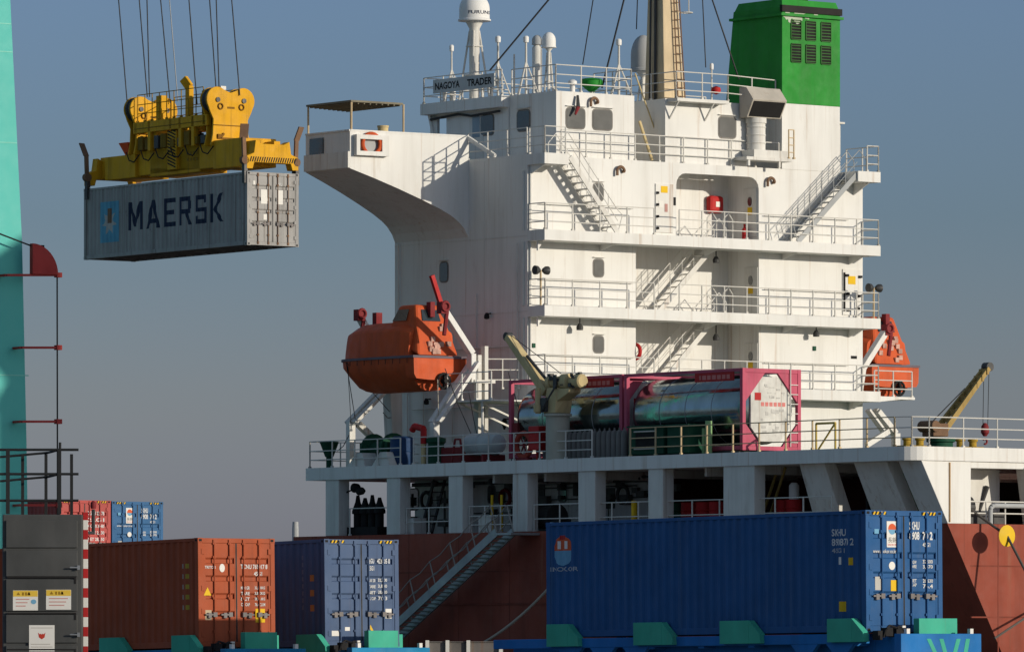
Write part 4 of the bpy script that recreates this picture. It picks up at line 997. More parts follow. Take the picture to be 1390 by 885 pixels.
# ------------------------------------------------------------------ tank containers on the poop deck
def tank(label, near, s=1.075, text=True):
    """near: lower near corner (v, u, z), end frame facing aft"""
    v0, u0, z0 = near; W, L, H = 2.44 * s, 6.06 * s, 2.62 * s
    t = Thing('tank_container', label, 'tank container', (v0 + W / 2, u0 + L / 2, z0), group='pink framed tank containers on the poop deck')
    q = MB(); k = .15
    for y in (u0, u0 + L - k):
        q.box(v0, v0 + k, y, y + k, z0, z0 + H); q.box(v0 + W - k, v0 + W, y, y + k, z0, z0 + H)
        q.box(v0 + k, v0 + W - k, y + .003, y + k - .003, z0 + .003, z0 + k); q.box(v0 + k, v0 + W - k, y + .003, y + k - .003, z0 + H - k, z0 + H - .003)
        c_ = .62
        for sx, vv in ((1, v0 + k), (-1, v0 + W - k)):
            if y > u0: continue
            for sz, zz in ((1, z0 + k), (-1, z0 + H - k)):
                c_ = .62 if sz > 0 else .80
                q.prism([(vv, zz), (vv + sx * c_ * 1.1, zz), (vv + sx * (c_ * 1.1 - .16), zz + .0), (vv, zz + sz * (c_ * 1.25 - .16)), (vv, zz + sz * c_ * 1.25)][0:1] + [(vv + sx * c_ * 1.1, zz), (vv, zz + sz * c_ * 1.25)], 'y', y + .02, y + k - .02)
    for vv in (v0, v0 + W - .1): q.box(vv + .004, vv + .1, u0 + k, u0 + L - k, z0 + H - .11, z0 + H - .004); q.box(vv + .004, vv + .1, u0 + k, u0 + L - k, z0 + .02, z0 + .16)
    t.part('frame', q, [PINK], bevel=.012)
    r_ = W / 2 - .10; zc_ = z0 + H / 2 + .02; vc = v0 + W / 2
    q = MB(); q.lathe([(r_ * .4, u0 + .13), (r_ * .8, u0 + .2), (r_ * .96, u0 + .32), (r_, u0 + .5), (r_, u0 + L - .5), (r_ * .96, u0 + L - .32), (r_ * .8, u0 + L - .2), (r_ * .4, u0 + L - .13)], (vc, 0, zc_), 40, 'y')
    m_ = M('tank_cladding', (.23, .28, .27), .13, metal=.95, var=.25, scale=1.4, bump=.14)
    sh = t.part('tank', q, [m_], smooth=True)
    q = MB()
    for k_ in range(1, 4): q.torus((vc, u0 + .4 + (L - .8) * k_ / 4, zc_), r_ + .001, .015, 'y', 40, 5)
    t.part('band', q, [STEEL], sh, smooth=True)
    q = MB(); q.prism([(vc + a * r_, zc_ + b * r_) for a, b in ((.72, -.52), (.72, .52), (.36, .92), (-.36, .92), (-.72, .52), (-.72, -.52), (-.36, -.92), (.36, -.92))], 'y', u0 + .09, u0 + .17); 
    ef = t.part('end_plate', q, [M('tank_end', (.58, .57, .53), .4, var=.2, scale=3, fleck=.75, rcol=(.20, .20, .19), drip=.4)], bevel=.01)
    q = MB(); e_ = u0 + .09
    q.box(vc - .70, vc - .42, e_ - .01, e_ + .008, zc_ + .30, zc_ + .56)
    t.part('red_placard', q, [RED], ef)
    q = MB(); rr = random.Random(3)
    for j in range(6): q.box(vc - .42 + j * .19, vc - .28 + j * .19, e_ - .006, e_ + .008, zc_ + .10, zc_ + .24)
    t.part('red_lettering', q, [M('placard_pink', (.6, .2, .18), .5)], ef)
    q = MB()
    for j in range(16): a, b = rr.uniform(-.75, .6), rr.uniform(-.85, -.05); q.box(vc + a, vc + a + rr.uniform(.05, .2), e_ - .004 - .0003 * j, e_ + .008, zc_ + b, zc_ + b + rr.uniform(.03, .14))
    for j in range(10): a, b = rr.uniform(-.3, .6), rr.uniform(.35, .85); q.box(vc + a, vc + a + rr.uniform(.05, .25), e_ - .009 - .0003 * j, e_ + .008, zc_ + b, zc_ + b + rr.uniform(.02, .08))
    t.part('data_plate', q, [M('plate_grey', (.28, .28, .27), .4, metal=.4, var=.3, scale=4)], ef)
    q = MB()                                                    # ladder at the far post, top walkway, name plate
    for j in range(7): q.tube((v0 + W - .5, u0 - .03, z0 + .3 + j * .33), (v0 + W - .17, u0 - .03, z0 + .3 + j * .33), .016)
    q.tube((v0 + W - .5, u0 - .03, z0 + .15), (v0 + W - .5, u0 - .03, z0 + H + .1), .02); t.part('ladder', q, [PAPER])
    q = MB(); q.box(v0 + .01, v0 + .05, u0 + .5, u0 + 2.6, z0 + H - .42, z0 + H - .115); nm = t.part('name_plate', q, [RED])
    q = MB(); rr = random.Random(5); y = u0 + .7
    while y < u0 + 2.4: d_ = rr.uniform(.08, .22); q.box(v0 + .004, v0 + .012, y, y + d_, z0 + H - .35, z0 + H - .2); y += d_ + .07
    t.part('plate_marking', q, [M('placard_pink', (.6, .2, .18), .5)], nm)
    q = MB(); q.box(vc - .45, vc + .45, u0 + .6, u0 + L - .6, z0 + H - .08, z0 + H - .05); t.part('top_walkway', q, [STEEL])
    return t
tn = onv(1008, 606, -4.05)
Tz = Z0 + .12
n1 = (-4.05, tn[1], Tz)
tank('shiny tank container in pink frame, nearer one with its lit white end plate', n1)
tank('shiny tank container in a pink frame, the farther one behind the beige deck crane', (-4.05, tn[1] + 6.06 * 1.075 + .12, Tz))
q = MB(); q.box(-4.05, -1.5, tn[1] + .2, tn[1] + 13, Z0 + .005, Z0 + .119); single('tank_cradle', 'low dark steel cradle under the tank containers on the deck', 'cradle', q, [DSTEEL], (-2.8, tn[1] + 6, Z0))

# ------------------------------------------------------------------ beige deck crane (near) and rusty deck crane at the stern
vk = -4.75
kp = onv(757, 560, vk); uk = kp[1]
ck = Thing('deck_crane', 'beige provision crane with its jib raised to the left in front of the tank containers', 'crane', (vk, uk, Z0), group='deck cranes')
zt_ = onv(757, 563, vk)[2]
q = MB(); q.lathe([(.42, Z0), (.42, Z0 + .1), (.42, zt_ - .05), (.5, zt_ - .05), (.5, zt_ + .04)], (vk, uk, 0), 18); ck.part('pedestal', q, [M('pedestal_grey', (.42, .41, .34), .55, rust=.7)], smooth=True)
q = MB(); h1 = onv(757, 517, vk)[2]
q.hexa([(vk - .36, uk - .3, zt_ + .05), (vk + .36, uk - .3, zt_ + .05), (vk + .36, uk + .4, zt_ + .05), (vk - .36, uk + .4, zt_ + .05), (vk - .3, uk - .35, h1 - .25), (vk + .3, uk - .55, h1 - .25), (vk + .3, uk + .25, h1 - .25), (vk - .3, uk + .25, h1 - .25)])
q.hexa([(vk - .3, uk - 1.0, zt_ + .75), (vk + .25, uk - 1.0, zt_ + .75), (vk + .25, uk - .3, zt_ + .45), (vk - .3, uk - .3, zt_ + .45), (vk - .3, uk - 1.05, zt_ + .9), (vk + .25, uk - 1.05, zt_ + .9), (vk + .25, uk - .3, h1 - .3), (vk - .3, uk - .3, h1 - .3)])
ck.part('slew_house', q, [BUFF2], bevel=.03)
q = MB(); q.lathe([(.20, -1.45), (.25, -1.40), (.25, -1.05), (.15, -1.04), (.15, -.75), (.29, -.74), (.29, -.35), (.18, -.34), (.18, .25), (.25, .26), (.25, .45)], (vk, uk, h1 - .05), 16, 'y')
for k in range(6): q.torus((vk, uk - .28 + k * .09, h1 - .05), .18, .04, 'y', 14, 6)
ck.part('winch', q, [BUFF2], smooth=True)
q = MB(); rr_ = random.Random(11)
for k in range(18):
    an = rr_.uniform(0, 2 * PI); yy_ = uk + rr_.uniform(-1.3, .35); q.bx((vk + .25 * math.cos(an), yy_, h1 - .05 + .25 * math.sin(an)), (rr_.uniform(.06, .16), rr_.uniform(.06, .2), rr_.uniform(.06, .16)))
q.box(vk - .37, vk - .33, uk - .38, uk - .2, h1 - .3, h1 + .2); q.box(vk - .46, vk - .3, uk + .1, uk + .42, zt_ + .1, zt_ + .6); q.path([(vk - .5, uk + .3, zt_ + .1), (vk - .55, uk - .1, zt_ + .5), (vk - .4, uk - .4, h1 - .2)], .035)
ck.part('winch_fittings', q, [DSTEEL])
q = MB(); q.tube((vk - .45, uk + .55, zt_ + .05), (vk - .45, uk + .55, zt_ + .95), .11, n=10); q.lathe([(.16, zt_ + .1), (.16, zt_ + .35)], (vk - .45, uk + .55, 0), 10); ck.part('hydraulic_post', q, [BUFF2], smooth=True)
jt = onv(690, 457, vk); jb = onv(744, 533, vk)
q = MB(); q.beam(jb, jt, .32, .40, up=(1, 0, 0), w2=.24, h2=.28); jib = ck.part('jib', q, [BUFF2], bevel=.02)
q = MB(); q.lathe([(.16, -.12), (.16, .12)], jt, 14, 'x'); ck.part('head_sheave', q, [DSTEEL], jib)
q = MB(); q.tube(add(jb, (-.1, -.3, .25)), add(Vector(jt) * .5 + Vector(jb) * .5, (-.05, 0, .3)), .06); q.tube(add(jt, (0, 0, .12)), (vk, uk - .2, h1 + .25), .014); ck.part('luffing_gear', q, [DSTEEL], jib)
# stern crane
vk2 = 2.2; c0 = onv(1277, 594, vk2); u2 = c0[1]
c2k = Thing('deck_crane', 'rusty ochre crane at the stern rail with jib raised to the right', 'crane', (vk2, u2, Z0), group='deck cranes')
jb2 = onv(1278, 583, vk2); jt2v = onu(1339, 500, u2)
q = MB(); q.lathe([(.42, Z0), (.42, jb2[2] - .45), (.5, jb2[2] - .42), (.5, jb2[2] - .3)], (vk2, u2, 0), 16); c2k.part('pedestal', q, [DGREEN], smooth=True)
q = MB(); q.bx((vk2 - .25, u2, jb2[2] - .02), (.7, .6, .45)); q.lathe([(.2, -.4), (.2, .4)], (vk2 - .55, u2, jb2[2] + .1), 14, 'y'); c2k.part('slew_house', q, [RUSTY], bevel=.03)
q = MB(); a, b = Vector((vk2, u2, jb2[2])), Vector(jt2v)
for du in (-.25, .25): q.beam(a + Vector((0, du, 0)), b + Vector((0, du * .5, 0)), .12, .36, up=(0, 1, 0), h2=.26) if False else q.beam(a + Vector((0, du, 0)), b + Vector((0, du * .5, 0)), .20, .09, up=(0, 1, 0), w2=.15)
for k in range(9): p_ = a + (b - a) * ((k + .5) / 9); q.bx(tuple(p_), (.08, .45, .2))
j2 = c2k.part('jib', q, [M('jib_ochre', (.36, .25, .09), .6, var=.25, rust=.7, fleck=.45)])
q = MB(); q.lathe([(.16, -.15), (.16, .15)], tuple(b + Vector((.05, 0, .05))), 14, 'y'); c2k.part('head_sheave', q, [DSTEEL], j2)
hk = onu(1337, 585, u2); q = MB()
q.tube(tuple(b + Vector((.12, 0, 0))), (hk[0] + .12, u2, hk[2]), .012); q.tube(tuple(b + Vector((-.12, 0, 0))), (hk[0] - .1, u2, hk[2]), .012); c2k.part('hoist_wire', q, [WIRE])
q = MB(); q.lathe([(.05, .28), (.13, .17), (.15, -.05), (.06, -.18)], hk, 12); q.torus((hk[0], u2, hk[2] - .36), .09, .035, 'y', 12, 6, 4.6, -2.0); c2k.part('hook_block', q, [DRED], smooth=True)
q = MB(); q.tube(tuple(a + Vector((-.6, 0, .1))), tuple(a + (b - a) * .6 + Vector((-.15, 0, .15))), .02); c2k.part('luffing_wire', q, [WIRE])

# ------------------------------------------------------------------ clutter on the poop deck
def lathe_thing(name, label, cat, x, v, prof, mats, group=None, z=Z0, y=610, n=16):
    c_ = onv(x, y, v); q = MB(); q.lathe([(r_, z + h) for r_, h in prof], (v, c_[1], 0), n); return single(name, label, cat, q, mats, (v, c_[1], z), group=group, smooth=True)
lathe_thing('funnel_vent', 'dark green hopper topped vent at the forward corner of the poop rail', 'vent', 447, -4.6, [(.12, 0), (.12, .4), (.16, .42), (.34, .9), (.36, .92), (.34, .98)], [DGREEN])
lathe_thing('plastic_drum', 'blue plastic drum on deck under the near lifeboat', 'drum', 546, -4.2, [(.42, 0), (.45, .06), (.45, .5), (.47, .52), (.45, .55), (.45, 1.0), (.3, 1.08)], [BLUEP])
c_ = onv(520, 605, -3.9)
t = Thing('mooring_winch', 'dark green deck winch beside the blue drum under the near lifeboat', 'winch', (-3.9, c_[1], Z0))
q = MB(); q.lathe([(.62, -.7), (.62, -.62), (.34, -.6), (.34, .5), (.62, .52), (.62, .6)], (-3.9, c_[1], Z0 + .62), 18, 'y'); t.part('drum', q, [DGREEN], smooth=True)
q = MB(); q.box(-4.4, -3.4, c_[1] - .9, c_[1] - .72, Z0, Z0 + .9); q.box(-4.4, -3.4, c_[1] + .62, c_[1] + .8, Z0, Z0 + .9); t.part('stand', q, [DGREEN], bevel=.03)
for x, lab in ((489, 'pale grey sloping hatch box by the forward davit foot'), (522, 'pale grey sloping hatch box in front of the green winch')):
    c_ = onv(x, 612, -4.8); q = MB(); q.prism([(c_[1] - .5, Z0), (c_[1] + .6, Z0), (c_[1] + .1, Z0 + .5), (c_[1] - .3, Z0 + .5)], 'x', -4.95, -4.3); single('hatch_box', lab, 'hatch', q, [WHITE2], (-4.6, c_[1], Z0), bevel=.02)
t = Thing('fire_hydrant', 'red hydrant with bent head on a pale post below the stern of the near lifeboat', 'hydrant', onv(575, 610, -4.7))
c_ = onv(575, 610, -4.7); q = MB(); q.tube((-4.7, c_[1], Z0), (-4.7, c_[1], Z0 + .75), .1, n=10); t.part('post', q, [BUFF2])
q = MB(); q.path([(-4.7, c_[1], Z0 + .75), (-4.7, c_[1], Z0 + 1.3), (-4.7, c_[1] + .55, Z0 + 1.4), (-4.7, c_[1] + .7, Z0 + 1.25)], .12, 10); t.part('head', q, [RED], smooth=True)
t = Thing('liferaft_canister', 'silvery white liferaft canister lying in a red cradle behind the rail', 'liferaft', onv(652, 612, -4.5))
c_ = onv(654, 606, -4.5); q = MB(); q.lathe([(.15, -.95), (.33, -.88), (.40, -.72), (.40, -.03), (.43, -.02), (.43, .02), (.40, .03), (.40, .72), (.33, .88), (.15, .95)], (-4.4, c_[1], Z0 + .66), 20, 'y'); t.part('canister', q, [M('raft_white', (.46, .49, .49), .35, bump=.3)], smooth=True)
q = MB(); 
for y in (-.55, .55): q.box(-4.9, -3.9, c_[1] + y - .05, c_[1] + y + .05, Z0, Z0 + .28)
q.beam((-4.95, c_[1] + 1.2, Z0), (-4.95, c_[1] + 1.0, Z0 + .85), .06, .06); q.beam((-4.95, c_[1] + .5, Z0 + .1), (-4.95, c_[1] + .7, Z0 + .85), .06, .06); q.beam((-4.95, c_[1] + 1.0, Z0 + .85), (-4.95, c_[1] + .7, Z0 + .85), .06, .06)
t.part('cradle', q, [DRED])
c_ = onv(620, 612, -4.0); q = MB(); q.bx((-4.0, c_[1], Z0 + .3), (.8, 1.6, .6)); single('hose_locker', 'low dark red locker on deck left of the white liferaft', 'locker', q, [DRED], (-4, c_[1], Z0), bevel=.04)
lathe_thing('bollard_cover', 'small dark green drum between the hydrant and the dark red locker', 'drum', 592, -4.4, [(.3, 0), (.3, .75), (.36, .8), (.36, .95), (.15, 1.0)], [DGREEN])
c_ = onv(711, 603, -4.85); t = Thing('hose_reel', 'red hose reel standing at the rail left of the crane pedestal', 'hose reel', (-4.85, c_[1], Z0))
q = MB(); q.torus((-4.85, c_[1], Z0 + .55), .42, .10, 'x', 22, 8); t.part('reel', q, [M('reel_red', (.36, .06, .04), .6)], smooth=True)
q = MB(); 
for k in range(6): a_ = k * PI / 3; q.tube((-4.85, c_[1], Z0 + .55), (-4.85, c_[1] + .4 * math.cos(a_), Z0 + .55 + .4 * math.sin(a_)), .03)
q.box(-4.95, -4.75, c_[1] - .35, c_[1] + .35, Z0, Z0 + .1); t.part('stand', q, [DRED])
c_ = onv(728, 596, -4.85); q = MB(); q.box(-4.98, -4.6, c_[1] - .3, c_[1] + .3, Z0 + .35, Z0 + 1.2); q.tube((-4.8, c_[1], Z0), (-4.8, c_[1], Z0 + .36), .06); single('fire_locker', 'upright red box on a post beside the red hose reel', 'fire box', q, [RED], (-4.8, c_[1], Z0), bevel=.03)
c_ = onv(702, 577, -3.9); q = MB(); q.box(-4, -3.8, c_[1] - .15, c_[1] + .15, Z0 + 1.0, Z0 + 1.4); q.tube((-3.9, c_[1], Z0), (-3.9, c_[1], Z0 + 1.0), .03); single('call_box', 'small dark red box on a thin post left of the farther tank', 'fire box', q, [DRED], (-3.9, c_[1], Z0))
q = MB(); pa, pb = onv(652, 546, -1.6), onv(714, 546, -1.6)
q.box(-3.2, 0, pb[1], pa[1], pa[2] - .06, pa[2]); 
for x in (664, 694): c_ = onv(x, 546, -1.6); q.beam((-3.0, c_[1], c_[2] - .05), (-.02, c_[1], c_[2] - 1.1), .07, .07)
for x in (655, 712): c_ = onv(x, 546, -3.1); q.tube((-3.1, c_[1], Z0), (-3.1, c_[1], pa[2]), .05)
rail(q, [(-3.15, pa[1] - .05, pa[2]), (-3.15, pb[1] + .05, pa[2])], h=1.0, step=1.0)
single('side_platform', 'grey railed side platform on brackets between the near lifeboat and the crane', 'platform', q, [WHITE2], (-1.6, (pa[1] + pb[1]) / 2, Z0))
for k, (x, y, lab) in enumerate(((583, 489, 'black wall lamp on the shaded side wall behind the lifeboat keel'), (659, 571, 'upper black hanging hook right of the boarding ladder'), (687, 572, 'black hanging hook on the shaded wall left of the red call box'), (581, 545, 'small black wall lamp above the red hydrant'), (663, 429, 'dark lamp high on the shaded side wall right of the red lever'))):
    c_ = onv(x, y, -.12); q = MB(); q.tube((0, c_[1], c_[2] + .1), (-.2, c_[1], c_[2] + .08), .025); q.lathe([(.04, .12), (.1, .02), (.1, -.1), (.03, -.3 if 'hook' in lab else -.12)], (-.2, c_[1], c_[2]), 10)
    single('wall_lamp' if 'lamp' in lab else 'hanging_hook', lab, 'lamp' if 'lamp' in lab else 'hook', q, [BLACK], (-.2, c_[1], c_[2]), smooth=True)
q = MB()
for x, y0, y1 in ((541, 330, 600), (553, 500, 610), (575, 420, 600), (614, 440, 600), (646, 400, 560), (702, 330, 600)):
    a, b = onv(x, y0, -.08), onv(x, y1, -.08); q.tube((-.08, a[1], min(a[2], Z4 - .6)), (-.08, a[1], max(b[2], Z0)), .028)
for y in (478, 556): a, b = onv(560, y, -.1), onv(700, y - 6, -.1); q.tube((-.1, a[1], a[2]), (-.1, b[1], a[2]), .028)
ship.part('wall_pipes', q, [WHITE2], acc)
for k, (x0, y0, v0_, x1, y1, v1_, lab) in enumerate(((520, 560, -3.5, 533, 566, -1.0, 'thin line from the forward davit to the brace'), (604, 500, -4.2, 640, 590, -3.4, 'thin slanting line inboard of the stern davit'), (690, 505, -3, 712, 575, -4, 'thin dark line down to the red call box'), (636, 530, -3, 650, 600, -4.4, 'thin line down to the white liferaft'), (458, 612, -4.6, 474, 590, -4.6, 'short line at the forward hopper vent'))):
    q = MB(); a = onv(x0, y0, v0_); b = onv(x1, y1, v1_); m_ = ((a[0] + b[0]) / 2, (a[1] + b[1]) / 2, (a[2] + b[2]) / 2 - .12); q.path([a, m_, b], .016, 5); single('deck_line', lab, 'rope', q, [WIRE], a, group='thin lines about the near lifeboat')
# gas cylinders
proto = None
ua_c = onv(738, 600, -4.55)[1]; ub_c = onv(851, 600, -4.55)[1]; NC = 17
for k in range(NC):
    u_ = ua_c + (ub_c - ua_c) * (k + .5) / NC
    if proto is None:
        q = MB(); q.lathe([(.02, 0), (.125, .02), (.125, .82), (.09, .93), (.03, .97), (.03, 1.04)], (-4.55, u_, Z0), 12)
        proto = single('gas_cylinder', 'dull grey gas cylinder in the row along the rail beneath the tanks', 'gas cylinder', q, [M('cylinder_grey', (.17, .16, .15), .5, var=.25)], (-4.55, u_, Z0), group='gas cylinders along the poop rail', smooth=True)
    else:
        c = proto.copy(); COL.objects.link(c); c.matrix_world = SHIP.m @ Matrix.Translation((-4.55, u_, Z0))
# green waste bins
def gbin(x0, x1, lab, slots):
    a, b = onv(x1, 600, -4.7)[1], onv(x0, 600, -4.7)[1]; t = Thing('waste_bin', lab, 'waste bin', (-4.5, (a + b) / 2, Z0), group='green bins behind the rail')
    q = MB(); q.box(-4.85, -4.1, a, b, Z0 + .05, Z0 + 1.0); bd = t.part('body', q, [DGREEN], bevel=.03)
    q = MB(); q.box(-4.9, -4.05, a - .03, b + .03, Z0 + 1.0, Z0 + 1.06); t.part('lid', q, [DGREEN])
    if slots:
        q = MB(); q.box(-4.875, -4.85, a + .45, b - .45, Z0 + .3, Z0 + .8); t.part('opening', q, [BLACK])
        q = MB(); q.tube((-4.9, a + .4, Z0 + .85), (-4.9, b - .4, Z0 + .85), .025); q.tube((-4.9, a + .4, Z0 + .25), (-4.9, b - .4, Z0 + .25), .025); t.part('bar', q, [RAILW])
gbin(857, 905, 'dark green bin with a dark opening and white bars, beside the gas cylinders', True)
gbin(910, 940, 'plain dark green bin with closed lid in front of the nearer tank', False)
c_ = onv(962, 595, -4.4); q = MB(); q.tube((-4.4, c_[1], Z0), (-4.4, c_[1], Z0 + 1.15), .12, n=12); q.tube((-4.4, c_[1] + .25, Z0), (-4.4, c_[1] + .25, Z0 + .9), .08, n=10); single('vent_pipes', 'pair of pale green upright pipes between the bins and the nearer tank', 'pipe', q, [M('pale_green', (.25, .42, .2), .5, var=.2)], (-4.4, c_[1], Z0), smooth=True)
# yellow frame by the tank
q = MB()
for xx in (1108, 1134): c_ = onv(xx, 600, -2.5); q.tube((-2.5, c_[1], Z0), (-2.5, c_[1], Z0 + 1.0), .04)
a, b = onv(1108, 600, -2.5), onv(1134, 600, -2.5); q.tube((-2.5, a[1], Z0 + 1), (-2.5, b[1], Z0 + 1), .04); q.tube((-2.5, a[1], Z0), (-2.5, b[1], Z0 + 1), .035)
single('pipe_stand', 'yellow tubular stand just right of the nearer tank', 'stand', q, [M('yellow_tube', (.55, .4, .1), .5)], (-2.5, a[1], Z0))
# stern deck gear
OCHRE = M('worn_yellow', (.34, .22, .03), .6, var=.4, scale=5, fleck=.6)
for k, (x, lab) in enumerate(((1240, 'yellow bollard pair at the poop corner rail'), (1312, 'yellow bollard pair at the stern right of the rusty crane'))):
    c_ = onu(x, 600, UA + 1.2); t = Thing('bollard', lab, 'bollard', (c_[0], UA + 1.2, Z0)); q = MB()
    for d_ in (-.28, .28): q.lathe([(.13, 0), (.13, .18), (.17, .2), (.17, .26), (.1, .28)], (c_[0] + d_, UA + 1.2, Z0 + .05), 12)
    t.part('posts', q, [OCHRE], smooth=True); q = MB(); q.box(c_[0] - .55, c_[0] + .55, UA + .95, UA + 1.45, Z0 + .005, Z0 + .06); t.part('base', q, [OCHRE])
# stuff on the lower deck behind the pillars
RED_D = RED
pr_ = None
for k, (x, m_, lab) in enumerate(((919, DGREEN, 'dark green drum under the deck, left of the red drums'), (936, RED, 'red oil drum under the deck next to the green one'), (956, RED, 'middle red oil drum of the three under the deck'), (974, RED, 'red oil drum half behind the wide pillar'), (1062, RED, 'red drum under the deck right of the wide pillar'), (1078, RED, 'red drum with a white can on top before the sloping pillar'))):
    v_ = -3.6; c_ = onv(x, 690, v_); t = Thing('oil_drum', lab, 'drum', (v_, c_[1], ZU), group='oil drums under the poop deck')
    q = MB(); q.lathe([(.30, 0), (.32, .02), (.30, .05), (.30, .3), (.32, .32), (.30, .34), (.30, .6), (.32, .62), (.30, .64), (.30, .9), (.32, .92), (.28, .93)], (v_, c_[1], ZU), 18); t.part('body', q, [m_], smooth=True)
    if k == 5: q = MB(); q.lathe([(.18, .93), (.18, 1.4), (.1, 1.5)], (v_, c_[1], ZU), 14); t.part('can', q, [PAPER], smooth=True)
# side rails between pillars, cross pipes
q = MB()
rail(q, [(VS + .3, onv(543, 700, VS)[1], ZU), (VS + .3, onv(604, 700, VS)[1], ZU)], nr=2, h=.95, step=1.6); rail(q, [(VS + .3, onv(628, 700, VS)[1], ZU), (VS + .3, onv(692, 700, VS)[1], ZU)], nr=3, h=.95, step=.9)
rail(q, [(VS + .3, onv(716, 700, VS)[1], ZU), (VS + .3, onv(1120, 700, VS)[1], ZU)], nr=2, h=.95, step=1.5); rail(q, [(VS + .3, onv(466, 700, VS)[1], ZU), (VS + .3, onv(522, 700, VS)[1], ZU)], nr=1, h=1.0, step=2)
ship.part('railing', q, [RAILW])
q = MB(); c_ = onv(1105, 660, -3.5)
q.tube((-3.5, onv(1056, 650, -3.5)[1], Z0 - .5), (-3.5, onv(1030, 690, -3.5)[1], ZU), .05); q.tube((-3.5, onv(1066, 650, -3.5)[1], Z0 - .5), (-3.5, onv(1040, 690, -3.5)[1], ZU), .05)
single('pipe_stand', 'slanting yellow pipes under the deck right of the wide pillar', 'stand', q, [M('yellow_tube2', (.45, .33, .1), .6)], (-3.5, c_[1], ZU))
q = MB()
for k in range(6): uu = UA + 5 + k * .5; q.box(-.5, 1.6, uu, uu + .1, ZU + .2 + .0, ZU + 1.9)
single('cable_reel_rack', 'dark slatted rack on the mooring deck between the sloping pillars', 'rack', q, [DSTEEL], (0, UA + 6, ZU))
cw = onv(1228, 672, -1.5); q = MB(); q.lathe([(.95, -.9), (.95, -.8), (.55, -.78), (.55, .6), (.95, .62), (.95, .72)], (-1.5, cw[1], ZU + 1.0), 20, 'y'); q.mat(1); q.lathe([(.6, -.7), (.6, .5)], (-1.5, cw[1], ZU + 1.0), 20, 'y')
single('mooring_winch', 'big green winch drum seen through the last gap of the sloping pillars', 'winch', q, [GREEN, DRED], (-1.5, cw[1], ZU), smooth=True)
# forward opening: fairlead rollers, floodlight
c_ = onv(500, 700, -4.3); q = MB()
for k in range(4): q.lathe([(.16, 0), (.16, .5), (.22, .52), (.22, .62), (.1, .95), (.06, 1.1 + .1 * (k % 2))], (-4.3, c_[1] - .7 + k * .45, ZU + .3), 12)
q.box(-4.7, -3.9, c_[1] - 1.1, c_[1] + 1.1, ZU, ZU + .32)
single('roller_fairlead', 'dark row of fairlead rollers in the forward opening below the poop deck', 'fairlead', q, [BLACK], (-4.3, c_[1], ZU), smooth=True)
c_ = onv(484, 662, -4.6); q = MB(); q.lathe([(.05, -.2), (.16, -.05), (.18, .15)], (-4.6, c_[1], c_[2]), 12, 'y'); q.lathe([(.05, -.2), (.14, -.05), (.16, .15)], (-4.6, c_[1] - .3, c_[2] - .12), 12, 'y'); q.tube((-4.6, c_[1], c_[2]), (-4.8, c_[1] + .9, c_[2] - .3), .03)
single('floodlight', 'dark floodlight pair on an arm in the forward opening under the poop deck', 'floodlight', q, [BLACK], c_)
for k, (x0, x1, lab) in enumerate(((543, 567, 'pale locker against the rail in the second opening under the poop deck'), (655, 672, 'small pale locker at the head of the gangway'))):
    a, b = onv(x0, 715, -4.5)[1], onv(x1, 715, -4.5)[1]; q = MB(); q.box(-4.7, -4.1, b, a, ZU, ZU + .6); single('deck_locker', lab, 'locker', q, [WHITE2], (-4.4, (a + b) / 2, ZU), bevel=.03)
for x, lab in ((668, 'left yellow post at the head of the gangway'), (681, 'right yellow post at the head of the gangway'), (861, 'yellow post under the poop deck between two pillars')):
    c_ = onv(x, 700, -4.6); q = MB(); q.tube((-4.6, c_[1], ZU), (-4.6, c_[1], ZU + (1.35 if x < 700 else 1.0)), .05 if x < 700 else .11, n=10); single('safety_post', lab, 'post', q, [SIGNY], (-4.6, c_[1], ZU))
q = MB(); c_ = onv(745, 700, -3.9); q.lathe([(.5, -.5), (.5, .5)], (-3.9, c_[1], ZU + .5), 16, 'y'); q.box(-4.2, -3.6, c_[1] - .9, c_[1] + .9, ZU, ZU + .45); single('capstan_motor', 'bulky dark machinery just behind the far end of the big blue container', 'machinery', q, [DSTEEL], (-3.9, c_[1], ZU), smooth=True)
q = MB(); 
for k in range(9):
    x = 735 + k * 22; c_ = onv(x, 665, -1.5); q.bx((-1.35, c_[1], c_[2] - random.uniform(-.3, .5)), (.2, random.uniform(.2, .6), random.uniform(.2, .5)))
q.tube((-1.35, onv(740, 640, -1.35)[1], Z0 - .7), (-1.35, onv(900, 640, -1.35)[1], Z0 - .7), .06); q.tube((-1.35, onv(560, 640, -1.35)[1], Z0 - .62), (-1.35, onv(700, 640, -1.35)[1], Z0 - .62), .05)
rq = random.Random(21)
for k in range(34):
    x = rq.uniform(548, 900); c_ = onv(x, 665, -1.25)
    if rq.random() < .4: zt2 = ZU + rq.uniform(.9, 1.9); q.tube((-1.3, c_[1], ZU), (-1.3, c_[1], zt2), rq.uniform(.02, .05))
    else: q.bx((-1.3, c_[1], ZU + rq.uniform(.3, 1.9)), (.14, rq.uniform(.1, .5), rq.uniform(.1, .45)))
for k in range(4): zz = ZU + .4 + k * .42; a, b = sorted((rq.uniform(550, 720), rq.uniform(730, 900))); q.tube((-1.26, onv(a, 665, -1.25)[1], zz), (-1.26, onv(b, 665, -1.25)[1], zz), .025)
ship.part('wall_fittings', q, [M('fit_grey', (.12, .12, .11), .6, var=.5, scale=.6)], under_house)
q = MB()
for k in range(7):
    x = 560 + k * 52; c_ = onv(x, 640, -2.6); q.tube((-2.6, c_[1], Z0 - .62), (-2.6, c_[1] - 2.0, Z0 - .62 - rq.uniform(0, .08)), .05)
